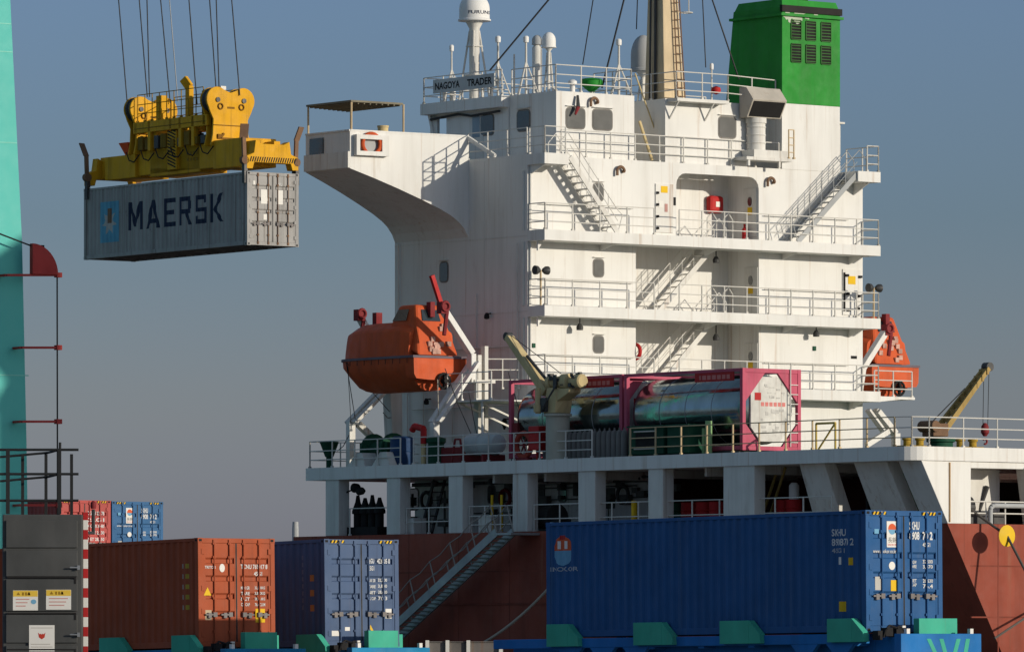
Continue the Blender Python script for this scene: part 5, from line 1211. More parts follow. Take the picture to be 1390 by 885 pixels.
for x in (590, 668, 742, 838, 1000): c_ = onv(x, 640, -3); q.lathe([(.05, -.05), (.14, -.1), (.14, -.25), (.04, -.28)], (-3, c_[1], Z0 - .47), 10)
ship.part('ceiling_pipes', q, [DSTEEL], under_house)
for x, lab in ((579, 'coil of dark hose hung in the second bay under the poop deck'), (686, 'round reddish hose coil hung beside the gangway head'), (846, 'coil of hose hung left of the yellow post under the deck')):
    c_ = onv(x, 676, -1.4); q = MB(); q.torus((-1.42, c_[1], ZU + 1.35), .3, .07, 'x', 18, 7); single('hose_coil', lab, 'hose', q, [DRED if x == 686 else DSTEEL], (-1.42, c_[1], ZU + 1.35), smooth=True)
for x, lab in ((590, 'slanting ladder in the second bay beneath the poop deck'),):
    a, b = onv(585, 706, -2.4), onv(604, 650, -2.4); q = MB()
    for o_ in (0, .5): q.beam((-2.4 - o_, a[1], ZU), (-2.4 - o_, b[1], Z0 - .5), .05, .12)
    for k in range(7): t_ = (k + .5) / 7; q.beam((-2.4, a[1] + (b[1] - a[1]) * t_, ZU + (Z0 - .5 - ZU) * t_), (-2.9, a[1] + (b[1] - a[1]) * t_, ZU + (Z0 - .5 - ZU) * t_), .12, .03)
    single('ladder', lab, 'ladder', q, [DSTEEL], (-2.4, a[1], ZU))

# ------------------------------------------------------------------ gangway along the hull
gz0, gz1 = onv(545, 862, VS - .5), onv(697, 722, VS - .5)
gw = Thing('gangway', 'shaded aluminium gangway slanting down the red hull with open treads and side ropes', 'gangway', gz0)
d_ = Vector(gz1) - Vector(gz0); gl = Vector(gz0) - d_ * .25
q = MB()
for off in (0, .75): q.beam(gl + Vector((-off, 0, 0)), Vector(gz1) + Vector((-off, 0, 0)), .07, .30)
gw.part('stringer', q, [STEEL])
q = MB(); hd = Vector((d_.x, d_.y, 0)).normalized()
for k in range(34): c_ = gl + (Vector(gz1) - gl) * ((k + .5) / 34) + Vector((-.375, 0, -.03)); q.beam(c_ - hd * .15, c_ + hd * .15, .68, .04)
gw.part('tread', q, [M('tread_teal', (.20, .28, .27), .5)])
q = MB()
for off in (0, .75):
    o_ = Vector((-off, 0, 0)); nrm = Vector((0, -hd.y * -.25, 1.0)); lean = Vector((0, .38, .95))
    for k in range(8): p_ = gl + (Vector(gz1) - gl) * (k / 7) + o_; q.tube(p_, p_ + lean, .026)
    for h_ in (.5, 1.0):
        for k in range(7):
            a_ = gl + (Vector(gz1) - gl) * (k / 7) + o_ + lean * h_; b_ = gl + (Vector(gz1) - gl) * ((k + 1) / 7) + o_ + lean * h_; m_ = (a_ + b_) / 2 - Vector((0, 0, .1)); q.path([a_, m_, b_], .020)
gw.part('hand_rope', q, [M('hand_rope', (.30, .27, .24), .8)])
q = MB(); q.box(VS - 1.3, VS - .02, gz1[1] - .9, gz1[1] + .3, ZU - .14, ZU - .06); gw.part('top_platform', q, [STEEL])
# mooring ropes
def rope(pts, r_, label, m_=ROPE, frame=SHIP):
    q = MB(); q.path(pts, r_, 8); single('mooring_rope', label, 'rope', q, [m_], pts[0], frame=frame, group='mooring ropes', smooth=True)
a, b = Vector(onv(752, 790, VS - .6)), Vector(onv(640, 880, VS - 1.0)); N_ = 10
rope([tuple(a + (b - a) * k / N_ - Vector((0, 0, .5 * 4 * (k / N_) * (1 - k / N_) * .5))) for k in range(N_ + 1)], .05, 'pale mooring rope sagging across the shaded red hull left of the blue container')
ug_ = UT - .9
rg = onu(1367, 727, ug_)
rope([(vp + .3, UT + .3, ZU + .45), rg, onu(1400, 790, ug_ - 1.0), onu(1460, 900, ug_ - 3)], .045, 'dark mooring rope running from the stern through the yellow rat guard', M('dark_rope', (.10, .09, .08), .9))
rope([onu(1350, 866, UT - .9), onu(1395, 836, UT - .5), onu(1440, 806, UT - .1)], .04, 'dark mooring rope low across the lit stern plating', M('dark_rope', (.10, .09, .08), .9))
q = MB(); q.lathe([(.05, -.05), (.22, -.035), (.36, 0), (.355, .02), (.05, .03)], rg, 22, 'y')
single('rat_guard', 'round yellow rat guard on the mooring rope at the lit stern', 'rat guard', q, [M('guard_yellow', (.72, .46, .02), .4)], rg, smooth=True)

# ------------------------------------------------------------------ shipping containers
HANDLE = M('handle_steel', (.22, .20, .19), .6, var=.3)
DEP = .040; PER = .30
def prof(t):
    """corrugation depth at distance t"""
    x = t % PER
    if x < .09: return 0.0
    if x < .150: return DEP * (x - .09) / .06
    if x < .240: return DEP
    return DEP * (1 - (x - .240) / .06)
def breaks(a, b):
    out_ = [a]; k = math.floor(a / PER)
    while k * PER < b:
        for d in (0, .09, .150, .240):
            p = k * PER + d
            if a < p < b: out_.append(p)
        k += 1
    return out_ + [b]
WC = 2.44
def container(label, frame, L, H, mat, group, castmat=None, doormat=None, hazard=False, name='shipping_container', grooves=(.28, .46, .64, .82), detail=True, rodmat=None):
    t = Thing(name, label, 'container', (WC / 2, L / 2, 0), frame, group); W = WC
    q = MB()
    for x in (0, W - .14):
        q.box(x, x + .14, 0, .16, .118, H - .118); q.box(x, x + .14, L - .16, L, .118, H - .118)
    for x in (.004, W - .074): q.box(x, x + .07, .16, L - .16, H - .09, H - .004); q.box(x, x + .07, .16, L - .16, .01, .17)
    for y in (.004, L - .084): q.box(.14, W - .14, y, y + .08, H - .13, H - .004); q.box(.14, W - .14, y, y + .08, .01, .15)
    t.part('frame', q, [mat], bevel=.008)
    q = MB(); q.mat(0)
    for x in (-.004, W - .158):
        for y in (-.004, L - .174):
            for z in (-.002, H - .118): q.box(x, x + .162, y, y + .178, z, z + .12)
    q.mat(1)
    for x in (.03, W - .13):
        for z in (.03, H - .088): q.box(x, x + .09, -.008, -.003, z, z + .06)
    for z in (.03, H - .088): q.box(-.008, -.003, .045, .125, z, z + .06)
    t.part('corner_casting', q, [castmat or mat, BLACK])
    for side in (0, 1):
        q = MB(); bs = breaks(.16, L - .16); z0, z1 = .17, H - .09
        for a, b in zip(bs, bs[1:]):
            xa, xb = .014 + prof(a), .014 + prof(b)
            if side: xa, xb = W - xa, W - xb
            q.quad((xa, a, z0), (xb, b, z0), (xb, b, z1), (xa, a, z1))
        t.part('side_panel', q, [mat])
    q = MB(); bs = breaks(.09, L - .09)
    for a, b in zip(bs, bs[1:]): q.quad((.07, a, H - .02 - prof(a) * .5), (W - .07, a, H - .02 - prof(a) * .5), (W - .07, b, H - .02 - prof(b) * .5), (.07, b, H - .02 - prof(b) * .5))
    t.part('roof', q, [mat])
    q = MB(); q.box(.07, W - .07, .1, L - .1, .10, .16)
    for k in range(int(L / .6)): q.box(.08, W - .08, .3 + k * .6, .36 + k * .6, .012, .10)
    t.part('floor', q, [DSTEEL])
    q = MB(); bs = breaks(.16, W - .16)
    for a, b in zip(bs, bs[1:]): q.quad((a, L - .03 - prof(a), .15), (b, L - .03 - prof(b), .15), (b, L - .03 - prof(b), H - .13), (a, L - .03 - prof(a), H - .13))
    t.part('front_wall', q, [mat])
    dm = doormat or mat
    for i in (0, 1):
        x0, x1 = (.145, W / 2 - .012) if i == 0 else (W / 2 + .012, W - .145)
        z0, z1 = .155, H - .135; hh = z1 - z0; q = MB(); pf = [(z0, .022)]
        for g in grooves:
            zz = z0 + hh * g; pf += [(zz - .075, .022), (zz - .05, .072), (zz + .04, .072), (zz + .09, .022)]
        pf.append((z1, .022)); m1, m2 = x0 + .10, x1 - .05
        for (za, ya), (zb2, yb) in zip(pf, pf[1:]): q.quad((m1, ya, za), (m2, ya, za), (m2, yb, zb2), (m1, yb, zb2))
        q.box(x0, m1, .018, .07, z0, z1); q.box(m2, x1, .018, .07, z0, z1); q.quad((x0, .0755, z0), (x1, .0755, z0), (x1, .0755, z1), (x0, .0755, z1))
        d_ = t.part('door', q, [dm])
        q = MB()
        for f in ((.34, .80) if i == 0 else (.20, .66)):
            x = x0 + (x1 - x0) * f; q.tube((x, -.012, .06), (x, -.012, H - .05), .019, n=8)
            for z in (.12, .42, H * .45, H - .5, H - .14): q.box(x - .045, x + .045, -.02, .03, z - .03, z + .03)
            q.box(x - .035, x + .035, -.03, .01, .05, .13); q.box(x - .035, x + .035, -.03, .01, H - .12, H - .04)
        t.part('lock_rod', q, [rodmat or mat], d_)
        q = MB()
        for f in ((.34, .80) if i == 0 else (.20, .66)):
            x = x0 + (x1 - x0) * f; z = .86; q.box(x - .30 if i == 0 else x, x if i == 0 else x + .30, -.045, -.02, z - .02, z + .02); q.box(x - .06, x + .06, -.05, .02, z - .06, z + .06); q.box(x - .22 if i == 0 else x + .12, x - .12 if i == 0 else x + .22, -.05, .02, z - .09, z + .05)
        t.part('handle', q, [HANDLE], d_)
        q = MB(); xh = .155 if i == 0 else W - .155
        for z in (.35, .95, 1.55, H - .35): q.box(xh - .055, xh + .055, -.012, .02, z - .07, z + .07)
        t.part('hinge', q, [mat], d_)
        q = MB(); xg = x1 - .004 if i == 0 else x0 + .004; q.box(xg - .006, xg + .006, .012, .03, z0, z1); t.part('gasket', q, [DSTEEL], d_)
    if hazard:
        q = MB()
        for xs in (.2, W - .66): q.mat(0).box(xs, xs + .46, -.003, .005, H - .105, H - .03)
        q.mat(1)
        for xs in (.2, W - .66):
            for k in range(4): x = xs + .03 + k * .11; q.quad((x, -.0045, H - .105), (x + .05, -.0045, H - .105), (x + .09, -.0045, H - .03), (x + .04, -.0045, H - .03))
        t.part('hazard_strip', q, [BLACK, SIGNY])
    return t
def dtext(t, body, x, z, wid, hgt, m_=INK_W, bold=.02, y=.0135, name='lettering'):
    return t.part(name, text_mb(body, (x, y, z), (1, 0, 0), (0, 0, 1), wid, hgt, bold), [m_])
def stick(t, x, z, w_, h_, m_, y=.0165, name='sticker'):
    q = MB(); q.box(x, x + w_, y - .003, y + .004, z, z + h_); return t.part(name, q, [m_])
def stext(t, body, y_left, z, wid, hgt, m_=INK_W, bold=.02, name='side_lettering'):
    """lettering on the near side panel, folded over the corrugation; y_left is its left end as seen (far end)"""
    cuts = [y_left - b for b in breaks(y_left - wid, y_left)]
    mb = text_mb(body, (0, y_left, z), (0, -1, 0), (0, 0, 1), wid, hgt, bold, cuts)
    mb.v = [(.014 + prof(p[1]) - .003, p[1], p[2]) for p in mb.v]; return t.part(name, mb, [m_])
def spatch(t, y0, y1, z0, z1, m_, name='side_marking', off=.003, poly=None):
    """painted patch on the near side panel following the corrugation"""
    q = MB(); bs = breaks(y0, y1)
    for a, b in zip(bs, bs[1:]):
        if poly: za0, za1 = poly(a); zb0, zb1 = poly(b)
        else: za0 = zb0 = z0; za1 = zb1 = z1
        q.quad((.014 + prof(a) - off, a, za0), (.014 + prof(b) - off, b, zb0), (.014 + prof(b) - off, b, zb1), (.014 + prof(a) - off, a, za1))
    return t.part(name, q, [m_])
def cframe(x, y, Y, yaw, pitch=0.0, scale=1.0):
    """frame whose origin (near lower door corner) is seen at picture point x, y and distance Y"""
    p = wd(x, y, Y); return Frame(p[0], p[1], p[2], yaw, pitch, scale)

# hanging grey container
MG = M('container_grey', (.34, .33, .315), .5, drip=.7, dcol=(.10, .085, .07), var=.10, rust=.6, rcol=(.12, .085, .065), grime=.65, gcol=(.17, .165, .16), bump=.15, fleck=.45)
KM = .913; FM = cframe(335.5, 332.5, 254.0 * KM, 35.6, 0, KM)
cm = container('weathered grey container with pale blue square, hanging from the yellow spreader', FM, 12.19, 2.896, MG, 'containers about the quay and ship', rodmat=RUSTY)
def block_letters(t, y_left, z, hgt, mat):
    RC = lambda a, b, c, d: [(a, b), (c, b), (c, d), (a, d)]
    G = {'M': [[(0, 0), (.17, 0), (.17, .62), (.17, 1), (0, 1)], [(.17, 1), (.17, .62), (.37, .12), (.43, .12), (.43, .44), (.21, 1)], [(.43, .44), (.43, .12), (.49, .12), (.69, .62), (.69, 1), (.65, 1)], [(.69, 1), (.69, 0), (.86, 0), (.86, 1)]],
         'A': [[(0, 0), (.18, 0), (.24, .18), (.29, .34), (.40, .74), (.40, 1), (.31, 1)], [(.80, 0), (.49, 1), (.40, 1), (.40, .74), (.51, .34), (.56, .18), (.62, 0)], [(.24, .18), (.56, .18), (.51, .34), (.29, .34)]],
         'E': [RC(0, 0, .17, 1), RC(.17, 0, .68, .16), RC(.17, .42, .62, .58), RC(.17, .84, .68, 1)],
         'R': [RC(0, 0, .17, 1), RC(.17, .84, .66, 1), RC(.49, .56, .68, .84), RC(.17, .40, .66, .56), [(.52, 0), (.72, 0), (.56, .40), (.37, .40)]],
         'S': [RC(0, .84, .64, 1), RC(0, .56, .17, .84), RC(.47, .72, .64, .84), RC(0, .42, .66, .56), RC(.49, .16, .66, .42), RC(0, 0, .66, .16), RC(0, .16, .17, .28)],
         'K': [RC(0, 0, .17, 1), [(.17, .44), (.36, .44), (.72, 1), (.51, 1)], [(.17, .44), (.53, 0), (.74, 0), (.36, .44)]]}
    W_ = {'M': .86, 'A': .80, 'E': .68, 'R': .72, 'S': .66, 'K': .74}; x = 0; kx = 1.12
    for ch in 'MAERSK':
        bm = bmesh.new()
        for poly in G[ch]: bm.faces.new([bm.verts.new(((x + a * kx) * hgt, b * hgt, 0)) for a, b in poly])
        for c in breaks(y_left - 9, y_left): bmesh.ops.bisect_plane(bm, geom=bm.verts[:] + bm.edges[:] + bm.faces[:], plane_co=(y_left - c, 0, 0), plane_no=(1, 0, 0))
        bm.verts.index_update(); q = MB()
        for v in bm.verts: y = y_left - v.co.x; q.v.append((.014 + prof(y) - .003, y, z + v.co.y))
        q.f = [tuple(v.index for v in f.verts) for f in bm.faces]; q.m = [0] * len(q.f); bm.free(); t.part('side_lettering', q, [mat]); x += (W_[ch] + .22) * kx
block_letters(cm, 8.85, 1.02, 1.14, INK_N)
BLUEM = M('logo_blue', (.12, .34, .47), .6, var=.2, rust=.4, rcol=(.25, .25, .25))
spatch(cm, 9.55, 11.0, .62, 2.28, BLUEM, 'logo_square')
ystar, zstar = 10.27, 1.45
def star_mb(n_=7, R1=.56, R2=.27):
    q = MB(); ring = [(ystar + (R1 if k % 2 == 0 else R2) * math.sin(PI * k / n_), zstar + (R1 if k % 2 == 0 else R2) * math.cos(PI * k / n_)) for k in range(2 * n_)]
    bm = bmesh.new(); vs = [bm.verts.new((a, b, 0)) for a, b in ring]; c_ = bm.verts.new((ystar, zstar, 0))
    for k in range(len(vs)): bm.faces.new((vs[k], vs[(k + 1) % len(vs)], c_))
    for b_ in breaks(ystar - 1, ystar + 1)[1:-1]: bmesh.ops.bisect_plane(bm, geom=bm.verts[:] + bm.edges[:] + bm.faces[:], plane_co=(b_, 0, 0), plane_no=(1, 0, 0))
    bm.verts.index_update(); q.v = [(.014 + prof(v.co.x) - .006, v.co.x, v.co.y) for v in bm.verts]; q.f = [tuple(v.index for v in f.verts) for f in bm.faces]; q.m = [0] * len(q.f); bm.free(); return q
cm.part('logo_star', star_mb(), [M('star_white', (.45, .43, .40), .6, var=.2, rust=.3)])
spatch(cm, ystar - .16, ystar + .16, zstar - .05, zstar + .55, RUSTY, 'rust_patch', off=.009)
stick(cm, .66, 1.65, .30, .56, PAPER); stick(cm, 1.40, 1.65, .30, .56, PAPER); stick(cm, .78, 1.02, .16, .22, PAPER)
stick(cm, .30, 2.38, .09, .16, PAPER); dtext(cm, 'MSKU', 1.42, 2.38, .24, .12, INK_W)
# lower rusty wash on the right door
q = MB(); q.box(1.38, 2.2, .026, .029, .3, .62)
# containers on trailers
BROWN = M('container_brown', (.36, .082, .034), .5, var=.12, rust=.2, rcol=(.16, .07, .04), grime=.3, gcol=(.14, .06, .04), bump=.12, drip=.3, dcol=(.14, .05, .03))
NAVY = M('container_navy', (.074, .115, .205), .5, var=.12, rust=.15, grime=.25, gcol=(.06, .07, .12), bump=.12, drip=.3, dcol=(.05, .055, .09))
BLUE = M('container_blue', (.022, .095, .245), .45, var=.12, rust=.12, rcol=(.10, .09, .09), grime=.3, gcol=(.02, .05, .11), bump=.15, drip=.22, dcol=(.10, .14, .20))
GRP = 'containers about the quay and ship'
FB = cframe(270, 878.5, 168.0, 37.2, -1.0)
cb = container('orange brown container on a blue trailer behind the striped pole', FB, 12.19, 2.86, BROWN, GRP)
FN = cframe(441.5, 877.0, 171.5, 37.0, -1.0)
cn_ = container('navy container with pale blue grey doors on the trailer left of the gangway', FN, 12.19, 2.86, NAVY, GRP, hazard=True)
FC = cframe(1176, 857.5, 153.0, 38.2, -.57)
cbl = container('big dark blue container with round logo on the trailer before the ship stern', FC, 12.19, 2.896, BLUE, GRP, hazard=True)
# brown door marks
dtext(cb, 'TCNU 769017 8', 1.36, 2.06, .85, .12); dtext(cb, '45G1', 1.78, 1.88, .26, .11)
for k in range(4):
    dtext(cb, ['MAX GR', 'TARE', 'NET', 'CU CAP'][k], 1.36, 1.52 - k * .145, .28, .085); dtext(cb, ['32,500KG', '3,890KG', '28,610KG', '76.4CU.M'][k], 1.80, 1.52 - k * .145, .33, .085)
q = MB(); q.quad((.18, .0135, 1.36), (.42, .0135, 1.36), (.30, .0135, 1.58)); cb.part('warning_triangle', q, [SIGNY])
stick(cb, .22, .72, .2, .26, M('plate_tan', (.45, .36, .24), .6)); stick(cb, 1.82, .66, .30, .36, SIGNY)
q = MB(); q.lathe([(.085, .0135), (.085, .021)], (.77, 0, 0), 14, 'y')
for i, p in enumerate(q.v): q.v[i] = (p[0], p[1], p[2] * 1.3 + 2.08)
cb.part('round_sticker', q, [PAPER]); dtext(cb, 'TRITON', .22, 2.06, .34, .075)
for k, (y_, m_) in enumerate(((.75, PAPER), (.55, SIGNY))):
    for j in range(5): spatch(cb, y_ - .06, y_ + .06, 1.0 + j * .27, 1.12 + j * .27, M('faint_white', (.42, .34, .28), .6) if k == 0 else M('faint_yellow', (.45, .33, .05), .6), 'side_marking')
# navy door marks
dtext(cn_, 'SEGU', 1.44, 2.22, .20, .13); dtext(cn_, '423805 0', 1.74, 2.22, .42, .13); dtext(cn_, '45G1', 1.44, 2.03, .20, .12)
for k in range(4):
    dtext(cn_, ['MAX GR', 'TARE', 'NET', 'CU CAP'][k], 1.44, 1.72 - k * .16, .24, .085); dtext(cn_, ['32,500', '3,880', '28,620', '76.3'][k], 1.76, 1.72 - k * .16, .30, .10)
stick(cn_, 2.0, .75, .2, .26, PAPER); stick(cn_, .2, .28, .26, .14, PAPER); stick(cn_, .66, .42, .16, .1, PAPER)
q = MB(); q.quad((1.4, .0135, .42), (1.6, .0135, .42), (1.5, .0135, .58)); cn_.part('warning_triangle', q, [SIGNY])
for j in range(8): spatch(cn_, 1.0, 1.12, 1.0 + j * .19, 1.12 + j * .19, M('faint_blue', (.14, .17, .24), .6), 'side_marking')
for z_ in (.95, 1.35, 1.75): spatch(cn_, .55, .70, z_, z_ + .17, M('faint_orange', (.5, .2, .06), .6), 'side_marking')
# blue container: door logo sheet, numbers, side logo
def blue_door(t, H):
    e = H - 2.896
    s_ = stick(t, .68, 2.02 + e, .34, .62, PAPER)
    q = MB(); n_ = 20; q.quad(*[(.85 + .125 * math.cos(2 * PI * k / n_), .0125, 2.46 + e + .125 * math.sin(2 * PI * k / n_)) for k in range(n_)]); t.part('logo_disc', q, [M('logo_orange', (.62, .11, .04), .5)], s_)
    q = MB(); q.quad(*[(.85 + .118 * math.cos(PI + PI * k / 10), .0115, 2.44 + e + .118 * math.sin(PI + PI * k / 10)) for k in range(11)]); t.part('logo_hull', q, [INK_C], s_)
    t.part('logo_text', text_mb('長錦', (.72, .0125, 2.13 + e), (1, 0, 0), (0, 0, 1), .26, .13, .0), [INK_B], s_); t.part('logo_text', text_mb('SINOKOR', (.71, .0125, 2.055 + e), (1, 0, 0), (0, 0, 1), .28, .05, .01), [INK_R], s_)
    dtext(t, 'SKHU', 1.40, 2.44 + e, .32, .20, bold=.03); dtext(t, '8908', 1.40, 2.20 + e, .32, .20, bold=.03); dtext(t, '70 2', 1.82, 2.20 + e, .32, .20, bold=.03); dtext(t, '45G1', 1.82, 2.04 + e, .24, .10)
    dtext(t, 'www.sinokor.co.kr', .24, 1.88 + e, .74, .09, bold=.01)
    for k in range(4): dtext(t, ['MGW', 'TARE', 'NET', 'CAP'][k], 1.44, 1.63 - k * .10 - (.24 if k > 1 else 0) + e, .18, .08)
    for k in range(4): dtext(t, ['32,500', '3,870', '28,630', '76.4'][k], 1.82, 1.63 - k * .12 - (.22 if k > 1 else 0) + e, .32, .10)
    stick(t, .30, 1.00 + e, .20, .32, M('plate_grey2', (.46, .44, .40), .6)); stick(t, .80, .98 + e, .20, .26, SIGNY)
    q = MB(); q.quad(*[(.84 + .1 * math.cos(2 * PI * k / 14), .0135, 1.58 + e + .1 * math.sin(2 * PI * k / 14)) for k in range(14)]); t.part('round_mark', q, [PAPER])
    stick(t, .29, 2.34 + e, .14, .11, INK_C)
blue_door(cbl, 2.896)
stext(cbl, 'SKHU', 1.24, 2.30, .46, .17); stext(cbl, '890870 2', 1.24, 2.07, .74, .17); stext(cbl, '45G1', 1.24, 1.90, .42, .11, M('faint_white2', (.4, .42, .45), .6))
spatch(cbl, .90, 1.0, 1.62, 1.80, PAPER); spatch(cbl, .52, .64, 1.60, 1.78, SIGNY, 'side_marking'); spatch(cbl, .78, 1.0, .50, .74, SIGNY, 'side_marking')
zl, yl = 2.26, 11.55
spatch(cbl, yl - .36, yl + .36, 0, 0, INK_C, 'side_logo', poly=lambda y: (zl - .12 - math.sqrt(max(0, .38 ** 2 - (y - yl) ** 2)) * .9, zl - .08))
spatch(cbl, yl - .36, yl + .36, 0, 0, M('logo_orange', (.62, .11, .04), .5), 'side_logo', poly=lambda y: (zl - .08, zl - .08 + math.sqrt(max(0, .38 ** 2 - (y - yl) ** 2)) * .95))
spatch(cbl, yl - .12, yl + .12, zl + .2, zl + .30, RED, 'side_logo', off=.005)
for k in (-1, 1): spatch(cbl, yl + k * .14 - .045, yl + k * .14 + .045, zl - .04, zl + .16, PAPER, 'side_logo', off=.006)
stext(cbl, 'SINOKOR', yl + .62, 1.66, 1.2, .11, M('faint_white2', (.4, .42, .45), .6))
# containers forward on the ship's deck
KF = .85; HF = 2.59
pf_ = wd(152, 680, 257 * KF); zf_ = pf_[2] - HF * KF
FR1 = Frame(pf_[0], pf_[1], zf_, 36.5, 0, KF)
cr1 = container('blue container with white logo sheet, topmost of its stack far beyond the brown container', FR1, 6.06, HF, M('container_blue2', (.045, .13, .27), .5, var=.12, rust=.2), GRP, hazard=True)
blue_door(cr1, HF)
pf2 = (pf_[0] - math.cos(R(36.5)) * (2.44 * KF + .05), pf_[1] - math.sin(R(36.5)) * (2.44 * KF + .05))
FR2 = Frame(pf2[0], pf2[1], zf_ + .02, 36.5, 0, KF)
cr2 = container('pale red container atop its stack behind the black railing, left of a blue one', FR2, 6.06, HF, M('container_red', (.42, .085, .075), .5, var=.15, rust=.3, rcol=(.5, .3, .28)), GRP, hazard=True)
for k in range(5): dtext(cr2, ['TGHU 25178', '22G1', 'MAX GR 30,480', 'TARE 2,230', 'NET 28,250'][k], 1.36, 2.0 - k * .26, .78, .15)
for k in (1, 2):                                          # the tiers that carry them, hidden behind the nearer containers
    FQ_ = Frame(pf_[0], pf_[1], zf_ - k * HF * KF, 36.5, 0, KF); container('plain blue container in the stack hidden behind the brown container', FQ_, 6.06, HF, MATS['container_blue2'], 'lower tiers of the far stacks')
    FQ_ = Frame(pf2[0], pf2[1], zf_ + .02 - k * HF * KF, 36.5, 0, KF); container('plain red container in the stack hidden behind the grey cabinet', FQ_, 6.06, HF, MATS['container_red'], 'lower tiers of the far red stack')
# ------------------------------------------------------------------ trailers under the containers
def trailer(label, fr, zb, guides, eguide, L=12.5, CHASS=CHASS):
    t = Thing('semi_trailer', label, 'trailer', (WC / 2, 6, zb - 1.5), fr, 'blue container trailers on the quay'); zt = -.03
    q = MB()
    for x in (.35, WC - .55): q.box(x, x + .2, .1, L - .3, zt - .45, zt - .06)
    for k in range(7): y = .3 + k * 1.9; q.box(-.02, WC + .02, y, y + .22, zt - .30, zt)
    for x in (-.06, WC - .06): q.box(x, x + .12, -.05, L, zt - .24, zt - .003)
    q.box(-.06, WC + .06, -1.3, -1.06, zt - .55, zt - .02)
    for x in (.35, WC - .55): q.box(x, x + .2, -1.06, .1, zt - .45, zt - .10)
    t.part('chassis', q, [CHASS], bevel=.015)
    q = MB()                                                 # wavy side skirt as on the photographed trailer
    for y in (.9, 2.2, 8.6, 9.9, 11.2): q.prism([(y - .5, zt - .24), (y + .5, zt - .24), (y + .28, zt - .44), (y - .28, zt - .44)], 'x', -.05, .06)
    t.part('side_skirt', q, [CHASS])
    for y, dd in guides:
        q = MB(); q.prism([(-.26, zt - .02), (-.02, zt - .02), (-.02, zt + .42), (-.06, zt + .42), (-.26, zt + .10)] if False else [(-.20, zt - .20), (-.015, zt - .20), (-.015, zt + .36), (-.20, zt + .36)], 'y', y, y + dd)
        t.part('corner_guide', q, [TEALB], bevel=.008); q = MB()
        q.hexa([(-.20, y - .42, zt - .20), (-.015, y - .42, zt - .20), (-.015, y - .002, zt - .20), (-.20, y - .002, zt - .20), (-.20, y - .40, zt + .02), (-.015, y - .40, zt + .02), (-.015, y - .002, zt + .355), (-.20, y - .002, zt + .355)])
        t.part('guide_brace', q, [TEALB], bevel=.008)
        q = MB(); q.prism([(WC + .015, zt - .2), (WC + .2, zt - .2), (WC + .2, zt + .36), (WC + .015, zt + .36)], 'y', y, y + dd); t.part('corner_guide', q, [TEALB], bevel=.008)
    if eguide:
        x0, x1, h_ = eguide; q = MB(); q.box(x0, x1, -.78, -.58, zt - .12, zt + h_); q.box(x0 + .1, x1 - .1, -1.06, -.58, zt - .12, zt - .04); t.part('end_guide', q, [TEALB], bevel=.01)
    q = MB()
    for y in (1.0, 2.3, 3.6):
        for x in (.05, WC - .37):
            q.lathe([(.3, x), (.5, x + .04), (.5, x + .28), (.3, x + .32)], (0, y, zb - 1.5 + .5), 24, 'x')
    t.part('wheels', q, [RUBBER], smooth=True)
    q = MB(); q.box(.2, .5, 9.6, 9.8, zb - 1.5, zt - .4); q.box(WC - .5, WC - .2, 9.6, 9.8, zb - 1.5, zt - .4); t.part('landing_leg', q, [DSTEEL])
    for xa, xb in ((.75, 1.0), (1.15, 1.3), (1.7, 1.55), (2.0, 1.9)):
        q = MB(); q.quad((xa, -1.305, zt - .14), (xa + .13, -1.305, zt - .14), (xb + .13, -1.305, zt - .55), (xb, -1.305, zt - .55)); t.part('tail_stripe', q, [TEALB])
    for x in (.12, WC - .3):
        q = MB(); q.bx((x + .1, -1.2, zt + .04), (.10, .10, .12)); t.part('tail_lamp', q, [PAPER])
    q = MB(); q.path([(.1, -.5, zt - .1), (.15, -.55, zt + .1), (.3, -.5, zt + .18), (.45, -.58, zt + .12), (.6, -.5, zt + .16), (.8, -.6, zt - .02)], .03); q.bx((.25, -.45, zt + .03), (.22, .2, .2)); q.bx((.62, -.4, zt + .02), (.3, .3, .22)); q.bx((.0, -.4, zt - .05), (.14, .2, .22)); t.part('hose', q, [BLACK])
    q = MB(); q.bx((.72, -.5, zt + .12), (.10, .08, .12)); t.part('clearance_lamp', q, [PAPER])
    return t
CYAN = M('chassis_cyan', (.008, .20, .40), .4, var=.15, grime=.3, gcol=(.02, .07, .12), rust=.3)
GZ = -EYE
def local_ground(fr): return (fr.m.inverted() @ Vector((fr.m.translation.x, fr.m.translation.y, 0))).z
trailer('blue trailer with teal guides under the orange brown container', FB, local_ground(FB) + 1.5, [(.13, .86), (3.45, .95)], (.92, 1.95, .42), CHASS=CYAN)
trailer('blue trailer with teal guides under the navy container', FN, local_ground(FN) + 1.5, [(.12, .95), (3.4, 1.0)], (.86, 1.84, .44), CHASS=CYAN)
trailer('blue trailer with four teal guides under the big dark blue container', FC, local_ground(FC) + 1.5, [(.3, .9), (4.08, 1.1), (7.4, 1.1), (11.1, .85)], (.98, 2.2, .35), 14.3)
# low ribbed barrier on the quay between the trailers
pb0, pb1 = wd(578, 871.5, 176), wd(683, 871.5, 176); fb_ = Frame(pb0[0], 176, 0, 0); lb = pb1[0] - pb0[0]
bt = Thing('quay_barrier', 'low dark ribbed barrier with white posts on the quay below the gangway', 'barrier', (lb / 2, 0, -EYE), fb_)
q = MB(); q.box(0, lb, 0, .25, -EYE, pb0[2]); q.box(-.02, lb + .02, -.03, .28, pb0[2], pb0[2] + .03); bt.part('panel', q, [M('barrier_grey', (.16, .145, .135), .7, var=.25, rust=.4, drip=.4)], bevel=.01)
for t_ in (.02, .28, .55, .97): q = MB(); q.box(lb * t_ - .05, lb * t_ + .05, -.08, -.005, -EYE, pb0[2] + .06); bt.part('post', q, [PAPER])
